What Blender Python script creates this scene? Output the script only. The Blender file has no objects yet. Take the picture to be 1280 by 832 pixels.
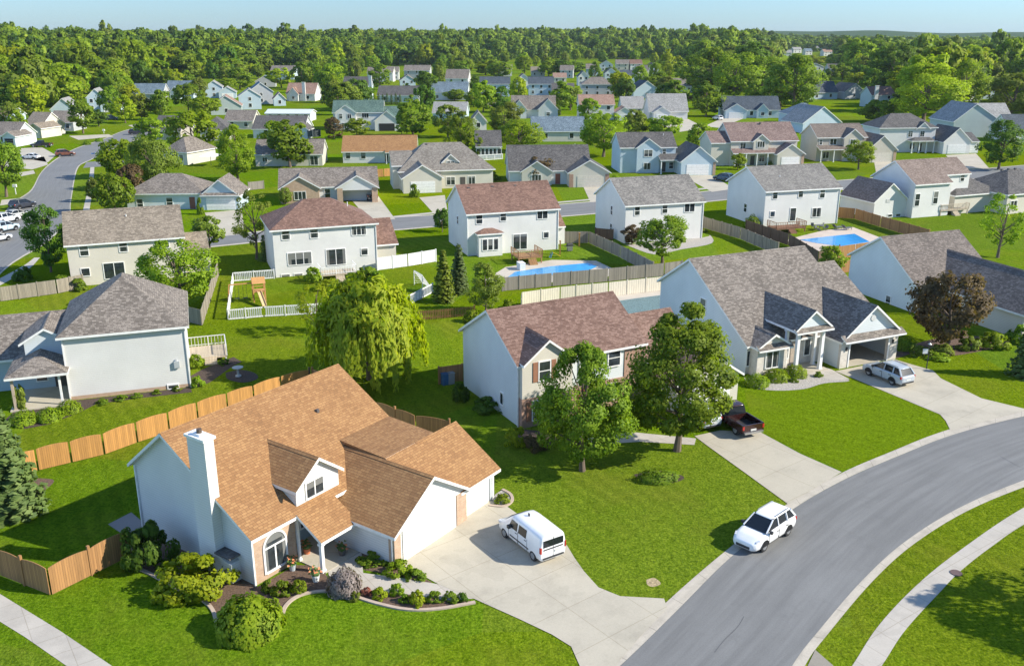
import bpy, math, random
import numpy as np
from mathutils import Vector, Matrix
from mathutils.geometry import tessellate_polygon

C = bpy.context.scene
COL = C.collection
R = math.radians

# ------------------------------------------------------------------ camera, sky, sun, exposure
FOC, CAMH, CX, CY = 1160.0, 29.5, 640.0, 416.0
PITCH = math.atan(376.3 / FOC)
cam_d = bpy.data.cameras.new('camera')
cam_d.sensor_width = 36.0
cam_d.lens = FOC / 1280.0 * 36.0
cam_d.clip_start = 0.5
cam_d.clip_end = 20000
cam = bpy.data.objects.new('camera', cam_d)
COL.objects.link(cam)
cam.location = (0, 0, CAMH)
cam.rotation_euler = (math.pi / 2 - PITCH, 0, 0)
C.camera = cam

SUN_EL, SUN_AZ = 33.0, -9.0          # azimuth counted from +X (the right of the picture) towards +Y
world = bpy.data.worlds.new('World')
C.world = world
world.use_nodes = True
wn = world.node_tree
wn.nodes.clear()
wo = wn.nodes.new('ShaderNodeOutputWorld')
wb = wn.nodes.new('ShaderNodeBackground')
ws = wn.nodes.new('ShaderNodeTexSky')
ws.sky_type = 'NISHITA'
ws.sun_disc = False
ws.sun_elevation = R(SUN_EL)
ws.sun_rotation = R(SUN_AZ - 90)
ws.altitude = 200
ws.air_density = 1.0
ws.dust_density = 0.3
ws.ozone_density = 2.5
wb.inputs[1].default_value = 0.125
wtc = wn.nodes.new('ShaderNodeTexCoord'); wsx = wn.nodes.new('ShaderNodeSeparateXYZ')
wn.links.new(wtc.outputs['Generated'], wsx.inputs[0])
wr = wn.nodes.new('ShaderNodeValToRGB')
wr.color_ramp.elements[0].position = 0.0; wr.color_ramp.elements[0].color = (.385, .56, .84, 1)
wr.color_ramp.elements[1].position = .45; wr.color_ramp.elements[1].color = (.84, .97, 1.08, 1)
wn.links.new(wsx.outputs[2], wr.inputs[0])
wm = wn.nodes.new('ShaderNodeMix'); wm.data_type = 'RGBA'; wm.blend_type = 'MULTIPLY'; wm.inputs[0].default_value = 1
wn.links.new(ws.outputs[0], wm.inputs[6]); wn.links.new(wr.outputs[0], wm.inputs[7])
wn.links.new(wm.outputs[2], wb.inputs[0])
wn.links.new(wb.outputs[0], wo.inputs[0])

sun_d = bpy.data.lights.new('sun', 'SUN')
sun_d.energy = 4.6
sun_d.angle = R(0.53)
sun_d.color = (1.0, 0.94, 0.83)
sun = bpy.data.objects.new('sun', sun_d)
COL.objects.link(sun)
_sd = Vector((math.cos(R(SUN_EL)) * math.cos(R(SUN_AZ)), math.cos(R(SUN_EL)) * math.sin(R(SUN_AZ)), math.sin(R(SUN_EL))))
sun.rotation_euler = (-_sd).to_track_quat('-Z', 'Y').to_euler()
sun.location = (200, 0, 300)

C.view_settings.view_transform = 'Standard'
C.view_settings.look = 'None'
C.view_settings.gamma = 1
C.view_settings.exposure = 0.76
C.render.engine = 'CYCLES'
C.cycles.max_bounces = 8
C.cycles.diffuse_bounces = 5
C.cycles.transparent_max_bounces = 6
C.cycles.use_denoising = True

# ------------------------------------------------------------------ survey: where a pixel of the photograph meets a plane
_c, _s = math.cos(PITCH), math.sin(PITCH)
def ray(px, py):
    u = (px - CX) / FOC; v = (py - CY) / FOC
    return (u, _c - v * _s, -_s - v * _c)
def at(px, py, z=0.0):
    d = ray(px, py); t = (z - CAMH) / d[2]
    return Vector((d[0] * t, d[1] * t, z))
def height_at(px, py, Y):
    d = ray(px, py); return CAMH + d[2] * Y / d[1]
def px_per_m(P):
    return FOC / (P[1] * _c + (CAMH - P[2]) * _s)

# ------------------------------------------------------------------ objects
def tag(o, label=None, cat=None, group=None, kind=None):
    if label: o['label'] = label
    if cat: o['category'] = cat
    if group: o['group'] = group
    if kind: o['kind'] = kind
    return o
def empty(name, loc, rz=0.0, label=None, cat=None, group=None):
    o = bpy.data.objects.new(name, None); COL.objects.link(o)
    o.empty_display_size = 0.3
    o.location = (loc[0], loc[1], loc[2] if len(loc) > 2 else 0)
    o.rotation_euler = (0, 0, rz)
    return tag(o, label, cat, group)
def link(name, me, parent=None, loc=(0, 0, 0), rz=0.0):
    o = bpy.data.objects.new(name, me); COL.objects.link(o)
    o.location = loc; o.rotation_euler = (0, 0, rz)
    if parent is not None: o.parent = parent
    return o

class MB:
    """faces collected into one mesh; uv in metres along / up each face"""
    def __init__(s):
        s.v = []; s.f = []; s.m = []; s.smooth = []
    def face(s, pts, m=0, smooth=False):
        i = len(s.v); s.v.extend([tuple(p) for p in pts])
        s.f.append(list(range(i, i + len(pts)))); s.m.append(m); s.smooth.append(smooth)
    def box(s, x0, x1, y0, y1, z0, z1, m=0, rz=0.0, about=None):
        P = [(x0, y0, z0), (x1, y0, z0), (x1, y1, z0), (x0, y1, z0), (x0, y0, z1), (x1, y0, z1), (x1, y1, z1), (x0, y1, z1)]
        if rz:
            ax, ay = about if about else ((x0 + x1) / 2, (y0 + y1) / 2)
            cc, ss = math.cos(rz), math.sin(rz)
            P = [(ax + (x - ax) * cc - (y - ay) * ss, ay + (x - ax) * ss + (y - ay) * cc, z) for x, y, z in P]
        for q in ((0, 3, 2, 1), (4, 5, 6, 7), (0, 1, 5, 4), (1, 2, 6, 5), (2, 3, 7, 6), (3, 0, 4, 7)):
            s.face([P[k] for k in q], m)
    def bar(s, a, b, w, h=None, m=0):
        h = h or w
        a = Vector(a); b = Vector(b); d = (b - a).normalized()
        up = Vector((0, 0, 1)) if abs(d.z) < .95 else Vector((1, 0, 0))
        x = d.cross(up).normalized() * w / 2; y = x.cross(d).normalized() * h / 2
        A = [a - x - y, a + x - y, a + x + y, a - x + y]; B = [b - x - y, b + x - y, b + x + y, b - x + y]
        s.face(A[::-1], m); s.face(B, m)
        for k in range(4):
            s.face([A[k], A[(k + 1) % 4], B[(k + 1) % 4], B[k]], m)
    def tube(s, pts, rads, n=8, m=0, cap=True):
        rings = []
        for k, p in enumerate(pts):
            p = Vector(p)
            d = (Vector(pts[min(k + 1, len(pts) - 1)]) - Vector(pts[max(k - 1, 0)])).normalized()
            up = Vector((0, 0, 1)) if abs(d.z) < .9 else Vector((1, 0, 0))
            x = d.cross(up).normalized(); y = x.cross(d).normalized()
            rings.append([p + (x * math.cos(2 * math.pi * i / n) + y * math.sin(2 * math.pi * i / n)) * rads[k] for i in range(n)])
        for a, b in zip(rings[:-1], rings[1:]):
            for i in range(n):
                s.face([a[i], b[i], b[(i + 1) % n], a[(i + 1) % n]], m, True)
        if cap:
            s.face(rings[0], m); s.face(rings[-1][::-1], m)
    def prism(s, prof, axis, a, b, mats=None, m=0, capm=None):
        """closed outline extruded along an axis: outline points are (u, z), u is the other horizontal axis"""
        def P(u, z, t): return (t, u, z) if axis == 'x' else (u, t, z)
        n = len(prof)
        s.face([P(u, z, a) for u, z in prof][::-1] if axis == 'x' else [P(u, z, a) for u, z in prof], capm if capm is not None else m)
        s.face([P(u, z, b) for u, z in prof] if axis == 'x' else [P(u, z, b) for u, z in prof][::-1], capm if capm is not None else m)
        for k in range(n):
            p, q = prof[k], prof[(k + 1) % n]
            F = [P(*p, a), P(*q, a), P(*q, b), P(*p, b)]
            s.face(F if axis == 'x' else F[::-1], mats[k] if mats else m)
    def mesh(s, name, mats):
        me = bpy.data.meshes.new(name)
        me.from_pydata(s.v, [], s.f)
        for mt in (mats if isinstance(mats, (list, tuple)) else [mats]): me.materials.append(mt)
        me.polygons.foreach_set('material_index', s.m)
        me.polygons.foreach_set('use_smooth', s.smooth)
        uv = me.uv_layers.new(name='uv').data
        for p in me.polygons:
            n = p.normal
            t = Vector((-n.y, n.x, 0))
            t = t.normalized() if t.length > 1e-3 else Vector((1, 0, 0))
            b = n.cross(t)
            for li in p.loop_indices:
                co = me.vertices[me.loops[li].vertex_index].co
                uv[li].uv = (co.dot(t), co.dot(b))
        me.update()
        return me
    def build(s, name, mats, parent=None, **k):
        return link(name, s.mesh(name, mats), parent, **k)

# ------------------------------------------------------------------ materials
def newmat(name):
    m = bpy.data.materials.new(name); m.use_nodes = True
    t = m.node_tree; t.nodes.clear()
    o = t.nodes.new('ShaderNodeOutputMaterial'); p = t.nodes.new('ShaderNodeBsdfPrincipled')
    t.links.new(p.outputs[0], o.inputs[0])
    return m, t, p, o
def N(t, kind, **kw):
    n = t.nodes.new(kind)
    for k, v in kw.items():
        if k.startswith('i_'):
            key = k[2:]; n.inputs[int(key) if key.isdigit() else key.replace('_', ' ')].default_value = v
        else: setattr(n, k, v)
    return n
def ramp(t, src, stops):
    r = t.nodes.new('ShaderNodeValToRGB'); t.links.new(src, r.inputs[0])
    e = r.color_ramp.elements
    e[0].position, e[0].color = stops[0][0], (*stops[0][1], 1)
    e[1].position, e[1].color = stops[-1][0], (*stops[-1][1], 1)
    for p, c in stops[1:-1]:
        q = e.new(p); q.color = (*c, 1)
    return r.outputs[0]
def mix(t, fac, a, b, blend='MIX'):
    n = t.nodes.new('ShaderNodeMix'); n.data_type = 'RGBA'; n.blend_type = blend
    for sock, val in ((n.inputs[0], fac), (n.inputs[6], a), (n.inputs[7], b)):
        if isinstance(val, (int, float)): sock.default_value = val
        elif isinstance(val, tuple): sock.default_value = (*val, 1) if len(val) == 3 else val
        else: t.links.new(val, sock)
    return n.outputs[2]
def math_n(t, op, a, b=None):
    n = t.nodes.new('ShaderNodeMath'); n.operation = op
    for k, val in enumerate((a, b)):
        if val is None: continue
        if isinstance(val, (int, float)): n.inputs[k].default_value = val
        else: t.links.new(val, n.inputs[k])
    return n.outputs[0]
def noise(t, vec, scale, detail=4, rough=.55):
    n = t.nodes.new('ShaderNodeTexNoise'); n.inputs['Scale'].default_value = scale
    n.inputs['Detail'].default_value = detail; n.inputs['Roughness'].default_value = rough
    if vec is not None: t.links.new(vec, n.inputs['Vector'])
    return n.outputs[0]
def bump(t, p, h, strength=.3, dist=.02):
    b = t.nodes.new('ShaderNodeBump'); b.inputs['Strength'].default_value = strength; b.inputs['Distance'].default_value = dist
    t.links.new(h, b.inputs['Height']); t.links.new(b.outputs[0], p.inputs['Normal'])
def coords(t, which='Object', scale=(1, 1, 1), rot=(0, 0, 0)):
    c = t.nodes.new('ShaderNodeTexCoord'); m = t.nodes.new('ShaderNodeMapping')
    m.inputs['Scale'].default_value = scale; m.inputs['Rotation'].default_value = rot
    t.links.new(c.outputs[which], m.inputs[0]); return m.outputs[0]

_mc = {}
def cached(fn):
    def g(*a):
        k = (fn.__name__,) + a
        if k not in _mc: _mc[k] = fn(*a)
        return _mc[k]
    return g
def scl(c, k): return tuple(min(1, x * k) for x in c)

@cached
def plain(name, col, rough=.6, metal=0.0):
    m, t, p, o = newmat(name)
    v = coords(t)
    n = noise(t, v, 3.0, 3)
    cc = ramp(t, n, [(.3, scl(col, .9)), (.7, scl(col, 1.08))])
    t.links.new(cc, p.inputs['Base Color']); p.inputs['Roughness'].default_value = rough; p.inputs['Metallic'].default_value = metal
    return m
@cached
def siding(col):
    m, t, p, o = newmat('lap_siding')
    uv = coords(t, 'UV')
    sx = t.nodes.new('ShaderNodeSeparateXYZ'); t.links.new(uv, sx.inputs[0])
    lap = math_n(t, 'FRACT', math_n(t, 'MULTIPLY', sx.outputs[1], 1 / .16))
    lap_shade = math_n(t, 'LESS_THAN', lap, .16)
    n = noise(t, coords(t), .35, 5)
    base = ramp(t, n, [(.25, scl(col, .88)), (.75, scl(col, 1.04))])
    t.links.new(mix(t, math_n(t, 'MULTIPLY', lap_shade, .42), base, scl(col, .5)), p.inputs['Base Color'])  # shade line under each lap, painted into the siding colour
    p.inputs['Roughness'].default_value = .55
    bump(t, p, lap, .35, .015)
    return m
@cached
def shingle(c1, c2):
    m, t, p, o = newmat('roof_shingle')
    uv = coords(t, 'UV')
    b = N(t, 'ShaderNodeTexBrick', i_Scale=1.0, i_Mortar_Size=.012, i_Mortar_Smooth=.1, i_Bias=0.0, i_Brick_Width=.34, i_Row_Height=.17)
    b.offset = .37; b.squash_frequency = 3; b.squash = .8
    b.inputs['Color1'].default_value = (0, 0, 0, 1); b.inputs['Color2'].default_value = (1, 1, 1, 1); b.inputs['Mortar'].default_value = (.1, .1, .1, 1)
    t.links.new(uv, b.inputs['Vector'])
    n = noise(t, uv, .45, 6, .6)
    n2 = noise(t, uv, 5.0, 3, .6)
    f = mix(t, .42, mix(t, .5, b.outputs[0], n2), n)
    cc = ramp(t, f, [(.22, scl(c1, .72)), (.42, c1), (.6, c2), (.82, scl(c2, 1.22))])
    cc = mix(t, math_n(t, 'MULTIPLY', b.outputs[1], .55), cc, scl(c1, .35))
    t.links.new(cc, p.inputs['Base Color']); p.inputs['Roughness'].default_value = .85
    sx = t.nodes.new('ShaderNodeSeparateXYZ'); t.links.new(uv, sx.inputs[0])
    row = math_n(t, 'SUBTRACT', 1.0, math_n(t, 'FRACT', math_n(t, 'MULTIPLY', sx.outputs[1], 1 / .17)))
    bump(t, p, mix(t, .35, row, b.outputs[0]), .7, .03)
    return m
@cached
def brick(c1, c2):
    m, t, p, o = newmat('brick_wall')
    uv = coords(t, 'UV')
    b = N(t, 'ShaderNodeTexBrick', i_Scale=1.0, i_Mortar_Size=.012, i_Brick_Width=.26, i_Row_Height=.09)
    b.inputs['Color1'].default_value = (*c1, 1); b.inputs['Color2'].default_value = (*c2, 1); b.inputs['Mortar'].default_value = (.42, .38, .33, 1)
    t.links.new(uv, b.inputs['Vector'])
    n = noise(t, uv, 2.2, 5)
    t.links.new(mix(t, .35, b.outputs[0], ramp(t, n, [(.3, scl(c1, .6)), (.7, scl(c2, 1.15))])), p.inputs['Base Color'])
    p.inputs['Roughness'].default_value = .85
    bump(t, p, b.outputs[1], -.4, .01)
    return m
@cached
def concrete(col, joints=3.0, rot=0.0):
    m, t, p, o = newmat('concrete_slab')
    v = coords(t, 'Object', (1, 1, 1), (0, 0, rot))
    n = noise(t, v, .35, 6, .65); n2 = noise(t, v, 9, 3)
    cc = ramp(t, n, [(.28, scl(col, .78)), (.5, col), (.75, scl(col, 1.1))])
    cc = mix(t, .12, cc, ramp(t, n2, [(.3, scl(col, .6)), (.7, scl(col, 1.3))]))
    if joints:
        b = N(t, 'ShaderNodeTexBrick', i_Scale=1.0, i_Mortar_Size=.022, i_Brick_Width=joints, i_Row_Height=joints)
        b.offset = 0; b.inputs['Color1'].default_value = (1, 1, 1, 1); b.inputs['Color2'].default_value = (.95, .95, .95, 1); b.inputs['Mortar'].default_value = (.76, .74, .70, 1)
        t.links.new(v, b.inputs['Vector'])
        cc = mix(t, 1.0, cc, b.outputs[0], 'MULTIPLY')
    st = noise(t, v, .12, 4, .7)
    cc = mix(t, math_n(t, 'MULTIPLY', math_n(t, 'GREATER_THAN', st, .62), .12), cc, scl(col, .5))
    t.links.new(cc, p.inputs['Base Color']); p.inputs['Roughness'].default_value = .88
    bump(t, p, n2, .15, .01)
    return m
@cached
def asphalt(col):
    m, t, p, o = newmat('asphalt')
    uv = coords(t, 'UV', (.9, .05, 1))
    v = coords(t)
    n = noise(t, v, .16, 6, .65); n2 = noise(t, v, 14, 3); n3 = noise(t, uv, 2.0, 4, .6)
    cc = ramp(t, n, [(.3, scl(col, .82)), (.55, col), (.75, scl(col, 1.15))])
    cc = mix(t, .42, cc, ramp(t, n3, [(.36, scl(col, .68)), (.64, scl(col, 1.3))]))
    bl = noise(t, v, .5, 5, .7)
    cc = mix(t, math_n(t, 'MULTIPLY', ramp(t, bl, [(.56, (0, 0, 0)), (.66, (1, 1, 1))]), .22), cc, scl(col, .62))
    cc = mix(t, .15, cc, ramp(t, n2, [(.3, scl(col, .5)), (.7, scl(col, 1.6))]))
    t.links.new(cc, p.inputs['Base Color']); p.inputs['Roughness'].default_value = .85
    bump(t, p, n2, .25, .01)
    return m
def turf(t, v, c1, c2, c3, base, yards=True):
    """blades, tufts and clover patches over a base colour"""
    vs = t.nodes.new('ShaderNodeMapping'); vs.inputs['Scale'].default_value = (1, .3, 1); vs.inputs['Rotation'].default_value = (0, 0, R(35)); t.links.new(v, vs.inputs[0])
    b = noise(t, v, .28, 6, .75); d = noise(t, vs.outputs[0], 1.5, 5, .8); e = noise(t, v, 6.0, 3, .75); g = noise(t, v, 2.4, 4, .7)
    f = noise(t, v, .10, 5, .65)
    cc = mix(t, .55, base, ramp(t, b, [(.38, scl(c1, .62)), (.5, c2), (.62, scl(c3, 1.15))]))
    cc = mix(t, .5, cc, ramp(t, d, [(.36, scl(c1, .35)), (.5, c2), (.64, scl(c3, 1.35))]))
    cc = mix(t, .45, cc, ramp(t, g, [(.36, scl(c1, .3)), (.5, c2), (.64, scl(c3, 1.4))]))
    cc = mix(t, .45, cc, ramp(t, e, [(.34, scl(c1, .2)), (.5, c2), (.66, scl(c3, 1.5))]))
    dry = ramp(t, f, [(.50, (0, 0, 0)), (.66, (1, 1, 1))])
    cc = mix(t, math_n(t, 'MULTIPLY', dry, .34), cc, (c3[0] * 1.08, c3[1] * .84, c3[2] + .012))
    if not yards: return cc, mix(t, .55, g, e)
    vo = t.nodes.new('ShaderNodeTexVoronoi'); vo.inputs['Scale'].default_value = .042; t.links.new(v, vo.inputs['Vector'])
    sc = t.nodes.new('ShaderNodeSeparateColor'); t.links.new(vo.outputs['Color'], sc.inputs[0])
    hs = t.nodes.new('ShaderNodeHueSaturation'); t.links.new(cc, hs.inputs['Color'])
    t.links.new(math_n(t, 'ADD', .485, math_n(t, 'MULTIPLY', sc.outputs[0], .03)), hs.inputs['Hue'])
    t.links.new(math_n(t, 'ADD', .92, math_n(t, 'MULTIPLY', sc.outputs[1], .22)), hs.inputs['Value'])
    t.links.new(math_n(t, 'ADD', .95, math_n(t, 'MULTIPLY', sc.outputs[2], .07)), hs.inputs['Saturation'])
    mr = t.nodes.new('ShaderNodeMapping'); mr.inputs['Rotation'].default_value = (0, 0, R(-32)); t.links.new(v, mr.inputs[0])
    sx = t.nodes.new('ShaderNodeSeparateXYZ'); t.links.new(mr.outputs[0], sx.inputs[0])
    st = math_n(t, 'SINE', math_n(t, 'MULTIPLY', math_n(t, 'ADD', sx.outputs[0], math_n(t, 'MULTIPLY', noise(t, v, .2, 3), 1.6)), 5.0))
    msk = ramp(t, noise(t, v, .05, 3), [(.42, (0, 0, 0)), (.6, (1, 1, 1))])
    k_ = math_n(t, 'MULTIPLY', math_n(t, 'MULTIPLY', math_n(t, 'ADD', math_n(t, 'MULTIPLY', st, .5), .5), msk), .26)
    return mix(t, k_, hs.outputs[0], scl(c1, .6)), mix(t, .55, g, e)
@cached
def lawn(name, c1, c2, c3):
    m, t, p, o = newmat(name)
    v = coords(t)
    a = noise(t, v, .045, 6, .6)
    cc, h = turf(t, v, c1, c2, c3, ramp(t, a, [(.35, c1), (.5, c2), (.66, c3)]))
    t.links.new(cc, p.inputs['Base Color']); p.inputs['Roughness'].default_value = .9
    p.inputs['Specular IOR Level'].default_value = 0
    bump(t, p, h, .9, .16)
    return m
@cached
def mowed(c1, c2, rot):
    m, t, p, o = newmat('mown_lawn')
    v = coords(t, 'Object', (1, 1, 1), (0, 0, rot))
    sx = t.nodes.new('ShaderNodeSeparateXYZ'); t.links.new(v, sx.inputs[0])
    wob = math_n(t, 'ADD', sx.outputs[0], math_n(t, 'MULTIPLY', noise(t, v, .3, 3), .8))
    w = math_n(t, 'ADD', math_n(t, 'MULTIPLY', math_n(t, 'SINE', math_n(t, 'MULTIPLY', wob, 5.2)), .3), .5)
    cc, h = turf(t, v, c1, mixc(c1, c2), c2, mix(t, w, c1, c2), False)
    cc = mix(t, math_n(t, 'MULTIPLY', w, .22), cc, scl(c1, .55))
    t.links.new(cc, p.inputs['Base Color']); p.inputs['Roughness'].default_value = .9
    p.inputs['Specular IOR Level'].default_value = 0
    bump(t, p, h, .8, .12)
    return m
def mixc(a, b): return tuple((x + y) / 2 for x, y in zip(a, b))
@cached
def boards(col, w=.14, var=.25):
    m, t, p, o = newmat('fence_boards')
    uv = coords(t, 'UV')
    sx = t.nodes.new('ShaderNodeSeparateXYZ'); t.links.new(uv, sx.inputs[0])
    k = math_n(t, 'MULTIPLY', sx.outputs[0], 1 / w)
    wn_ = t.nodes.new('ShaderNodeTexWhiteNoise'); wn_.noise_dimensions = '1D'; t.links.new(math_n(t, 'FLOOR', k), wn_.inputs['W'])
    n = noise(t, coords(t, 'UV', (9, .7, 1)), 1.6, 4)
    cc = ramp(t, wn_.outputs[0], [(0, scl(col, 1 - var)), (1, scl(col, 1 + var))])
    cc = mix(t, .35, cc, ramp(t, n, [(.3, scl(col, .6)), (.7, scl(col, 1.25))]))
    gap = math_n(t, 'LESS_THAN', math_n(t, 'FRACT', k), .1)
    cc = mix(t, math_n(t, 'MULTIPLY', gap, .7), cc, scl(col, .15))
    t.links.new(cc, p.inputs['Base Color']); p.inputs['Roughness'].default_value = .8
    return m
@cached
def glass(col=(.025, .032, .036)):
    m, t, p, o = newmat('window_glass')
    n = noise(t, coords(t), 1.7, 3)
    oi = t.nodes.new('ShaderNodeObjectInfo'); sx = t.nodes.new('ShaderNodeSeparateXYZ'); t.links.new(coords(t, 'Generated'), sx.inputs[0])
    r_ = oi.outputs['Random']
    blind = math_n(t, 'GREATER_THAN', sx.outputs[2], math_n(t, 'ADD', .35, math_n(t, 'MULTIPLY', r_, 1.1)))
    side = math_n(t, 'MULTIPLY', math_n(t, 'GREATER_THAN', math_n(t, 'ABSOLUTE', math_n(t, 'SUBTRACT', sx.outputs[0], .5)), .36), math_n(t, 'GREATER_THAN', math_n(t, 'FRACT', math_n(t, 'MULTIPLY', r_, 7.3)), .6))
    cc = ramp(t, n, [(.3, scl(col, .6)), (.7, scl(col, 1.5))])
    cc = mix(t, math_n(t, 'MULTIPLY', math_n(t, 'MAXIMUM', blind, side), .55), cc, (.30, .30, .28))
    t.links.new(cc, p.inputs['Base Color'])
    p.inputs['Roughness'].default_value = .07; p.inputs['Specular IOR Level'].default_value = .65
    return m
@cached
def water(col):
    m, t, p, o = newmat('pool_water')
    v = coords(t)
    n = noise(t, v, 1.2, 3)
    t.links.new(ramp(t, n, [(.3, scl(col, .85)), (.7, scl(col, 1.2))]), p.inputs['Base Color'])
    p.inputs['Roughness'].default_value = .12
    bump(t, p, noise(t, v, 4, 2), .12, .03)
    return m
@cached
def leaf(name, c1, c2, trans=.35, scale=1.6):
    m, t, p, o = newmat(name)
    g = t.nodes.new('ShaderNodeNewGeometry')
    oi = t.nodes.new('ShaderNodeObjectInfo')
    n = noise(t, coords(t, 'Object'), scale * 2.2, 3, .6)
    f = mix(t, .45, n, g.outputs['Random Per Island'])
    cc = ramp(t, f, [(.22, c1), (.78, c2)])
    hsv = t.nodes.new('ShaderNodeHueSaturation')
    t.links.new(math_n(t, 'ADD', math_n(t, 'MULTIPLY', oi.outputs['Random'], .022), .489), hsv.inputs['Hue'])
    t.links.new(math_n(t, 'ADD', math_n(t, 'MULTIPLY', oi.outputs['Random'], .34), .88), hsv.inputs['Value'])
    t.links.new(cc, hsv.inputs['Color'])
    t.links.new(hsv.outputs[0], p.inputs['Base Color']); p.inputs['Roughness'].default_value = .6
    p.inputs['Specular IOR Level'].default_value = .25
    tr = t.nodes.new('ShaderNodeBsdfTranslucent')
    t.links.new(mix(t, 1.0, hsv.outputs[0], (1.0, 1.08, .45), 'MULTIPLY'), tr.inputs[0])
    ms = t.nodes.new('ShaderNodeMixShader'); ms.inputs[0].default_value = min(.55, trans + .08)
    t.links.new(p.outputs[0], ms.inputs[1]); t.links.new(tr.outputs[0], ms.inputs[2]); t.links.new(ms.outputs[0], o.inputs[0])
    return m
@cached
def bark(col):
    m, t, p, o = newmat('bark')
    n = noise(t, coords(t, 'Object', (1, 1, .2)), 9, 4)
    t.links.new(ramp(t, n, [(.3, scl(col, .6)), (.7, scl(col, 1.3))]), p.inputs['Base Color']); p.inputs['Roughness'].default_value = .9
    bump(t, p, n, .5, .03)
    return m
@cached
def mulch(col):
    m, t, p, o = newmat('mulch')
    v = coords(t); n = noise(t, v, 7, 5, .7)
    t.links.new(ramp(t, n, [(.3, scl(col, .5)), (.7, scl(col, 1.6))]), p.inputs['Base Color']); p.inputs['Roughness'].default_value = .95
    bump(t, p, n, .8, .06)
    return m
@cached
def paint(col, rough=.25):
    m, t, p, o = newmat('car_paint')
    n = noise(t, coords(t), 2, 2)
    t.links.new(ramp(t, n, [(.3, scl(col, .95)), (.7, scl(col, 1.04))]), p.inputs['Base Color'])
    p.inputs['Roughness'].default_value = rough; p.inputs['Coat Weight'].default_value = .6; p.inputs['Coat Roughness'].default_value = .06
    return m

WHITE = (.78, .77, .74)
TRIM = plain('white_trim', (.8, .79, .76), .5)
GLASS = glass()
GLASS_B = glass((.07, .12, .14))
DARK = plain('dark_trim', (.03, .03, .03), .6)
SH_ORANGE = shingle((.29, .146, .056), (.36, .195, .078))
SH_BROWN = shingle((.155, .085, .06), (.25, .145, .105))
SH_PURPLE = shingle((.155, .086, .062), (.25, .155, .118))
SH_GREY = shingle((.145, .122, .10), (.262, .225, .188))
SH_TAN = shingle((.19, .155, .115), (.30, .25, .19))
SH_DARK = shingle((.075, .07, .066), (.14, .13, .12))
SH_BLUE = shingle((.10, .14, .17), (.19, .25, .29))
SH_NAVY = shingle((.045, .06, .075), (.085, .105, .125))
SH_GREEN = shingle((.06, .11, .09), (.12, .19, .155))
SH_PINK = shingle((.26, .155, .11), (.36, .235, .175))
SH_LIGHT = shingle((.24, .235, .22), (.36, .35, .33))
BRICK_TAN = brick((.42, .25, .15), (.50, .34, .22))
BRICK_RED = brick((.33, .16, .10), (.42, .24, .16))
BRICK_PALE = brick((.62, .56, .48), (.70, .65, .57))
CONC = concrete((.46, .415, .325), 3.2, R(-38))
WALK = concrete((.46, .42, .36), 1.5, R(-35))
@cached
def gutter_mat(col):
    m, t, p, o = newmat('gutter_concrete')
    uv = coords(t, 'UV'); sx = t.nodes.new('ShaderNodeSeparateXYZ'); t.links.new(uv, sx.inputs[0])
    v = coords(t); n = noise(t, v, .8, 5, .65); n2 = noise(t, v, 9, 3)
    cc = ramp(t, n, [(.3, scl(col, .75)), (.5, col), (.72, scl(col, 1.1))])
    cc = mix(t, .15, cc, ramp(t, n2, [(.3, scl(col, .5)), (.7, scl(col, 1.3))]))
    j = math_n(t, 'LESS_THAN', math_n(t, 'FRACT', math_n(t, 'MULTIPLY', sx.outputs[1], 1 / 3.0)), .014)
    cc = mix(t, math_n(t, 'MULTIPLY', j, .6), cc, scl(col, .3))
    sq = math_n(t, 'MULTIPLY', ramp(t, noise(t, coords(t, 'UV', (1.2, .12, 1)), 2, 4), [(.45, (0, 0, 0)), (.65, (1, 1, 1))]), .3)
    cc = mix(t, sq, cc, scl(col, .55))
    t.links.new(cc, p.inputs['Base Color']); p.inputs['Roughness'].default_value = .9
    return m
KERB = gutter_mat((.48, .43, .35))
ROAD = asphalt((.178, .178, .172))

# ------------------------------------------------------------------ houses
_wm = {}
def window_mesh(w, h, kind):
    """frame standing 5 cm off the wall, in its own plane: x along the wall, -y outwards, z up from the sill"""
    k = ('win', round(w, 2), round(h, 2), kind)
    if k in _wm: return _wm[k]
    f = MB(); g = MB(); b = .09 if kind != 'far' else .12
    f.box(-b, 0, -.06, .02, -b, h + b); f.box(w, w + b, -.06, .02, -b, h + b)
    f.box(0, w, -.06, .02, h, h + b); f.box(0, w, -.09, .02, -b, 0)
    if kind in ('double', 'slider', 'far2'): f.box(w / 2 - .04, w / 2 + .04, -.055, .02, 0, h)
    elif kind == 'hung': f.box(0, w, -.055, .02, h / 2 - .03, h / 2 + .03)
    elif kind == 'triple':
        for q in (1 / 3, 2 / 3): f.box(w * q - .04, w * q + .04, -.055, .02, 0, h)
    elif kind == 'grid':
        f.box(w / 2 - .03, w / 2 + .03, -.05, .02, 0, h)
        for q in (1 / 3, 2 / 3): f.box(0, w, -.045, .02, h * q - .015, h * q + .015)
    g.box(0, w, -.03, .015, 0, h)
    _wm[k] = (f.mesh('window', TRIM), g.mesh('pane', GLASS if kind != 'blue' else GLASS_B))
    if kind.startswith('far'):
        for (q, me) in ((g, None),):
            for ff, mm in zip(q.f, q.m): f.face([q.v[i] for i in ff], 1)
        _wm[k] = (f.mesh('window', [TRIM, GLASS]), None)
    return _wm[k]

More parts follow.
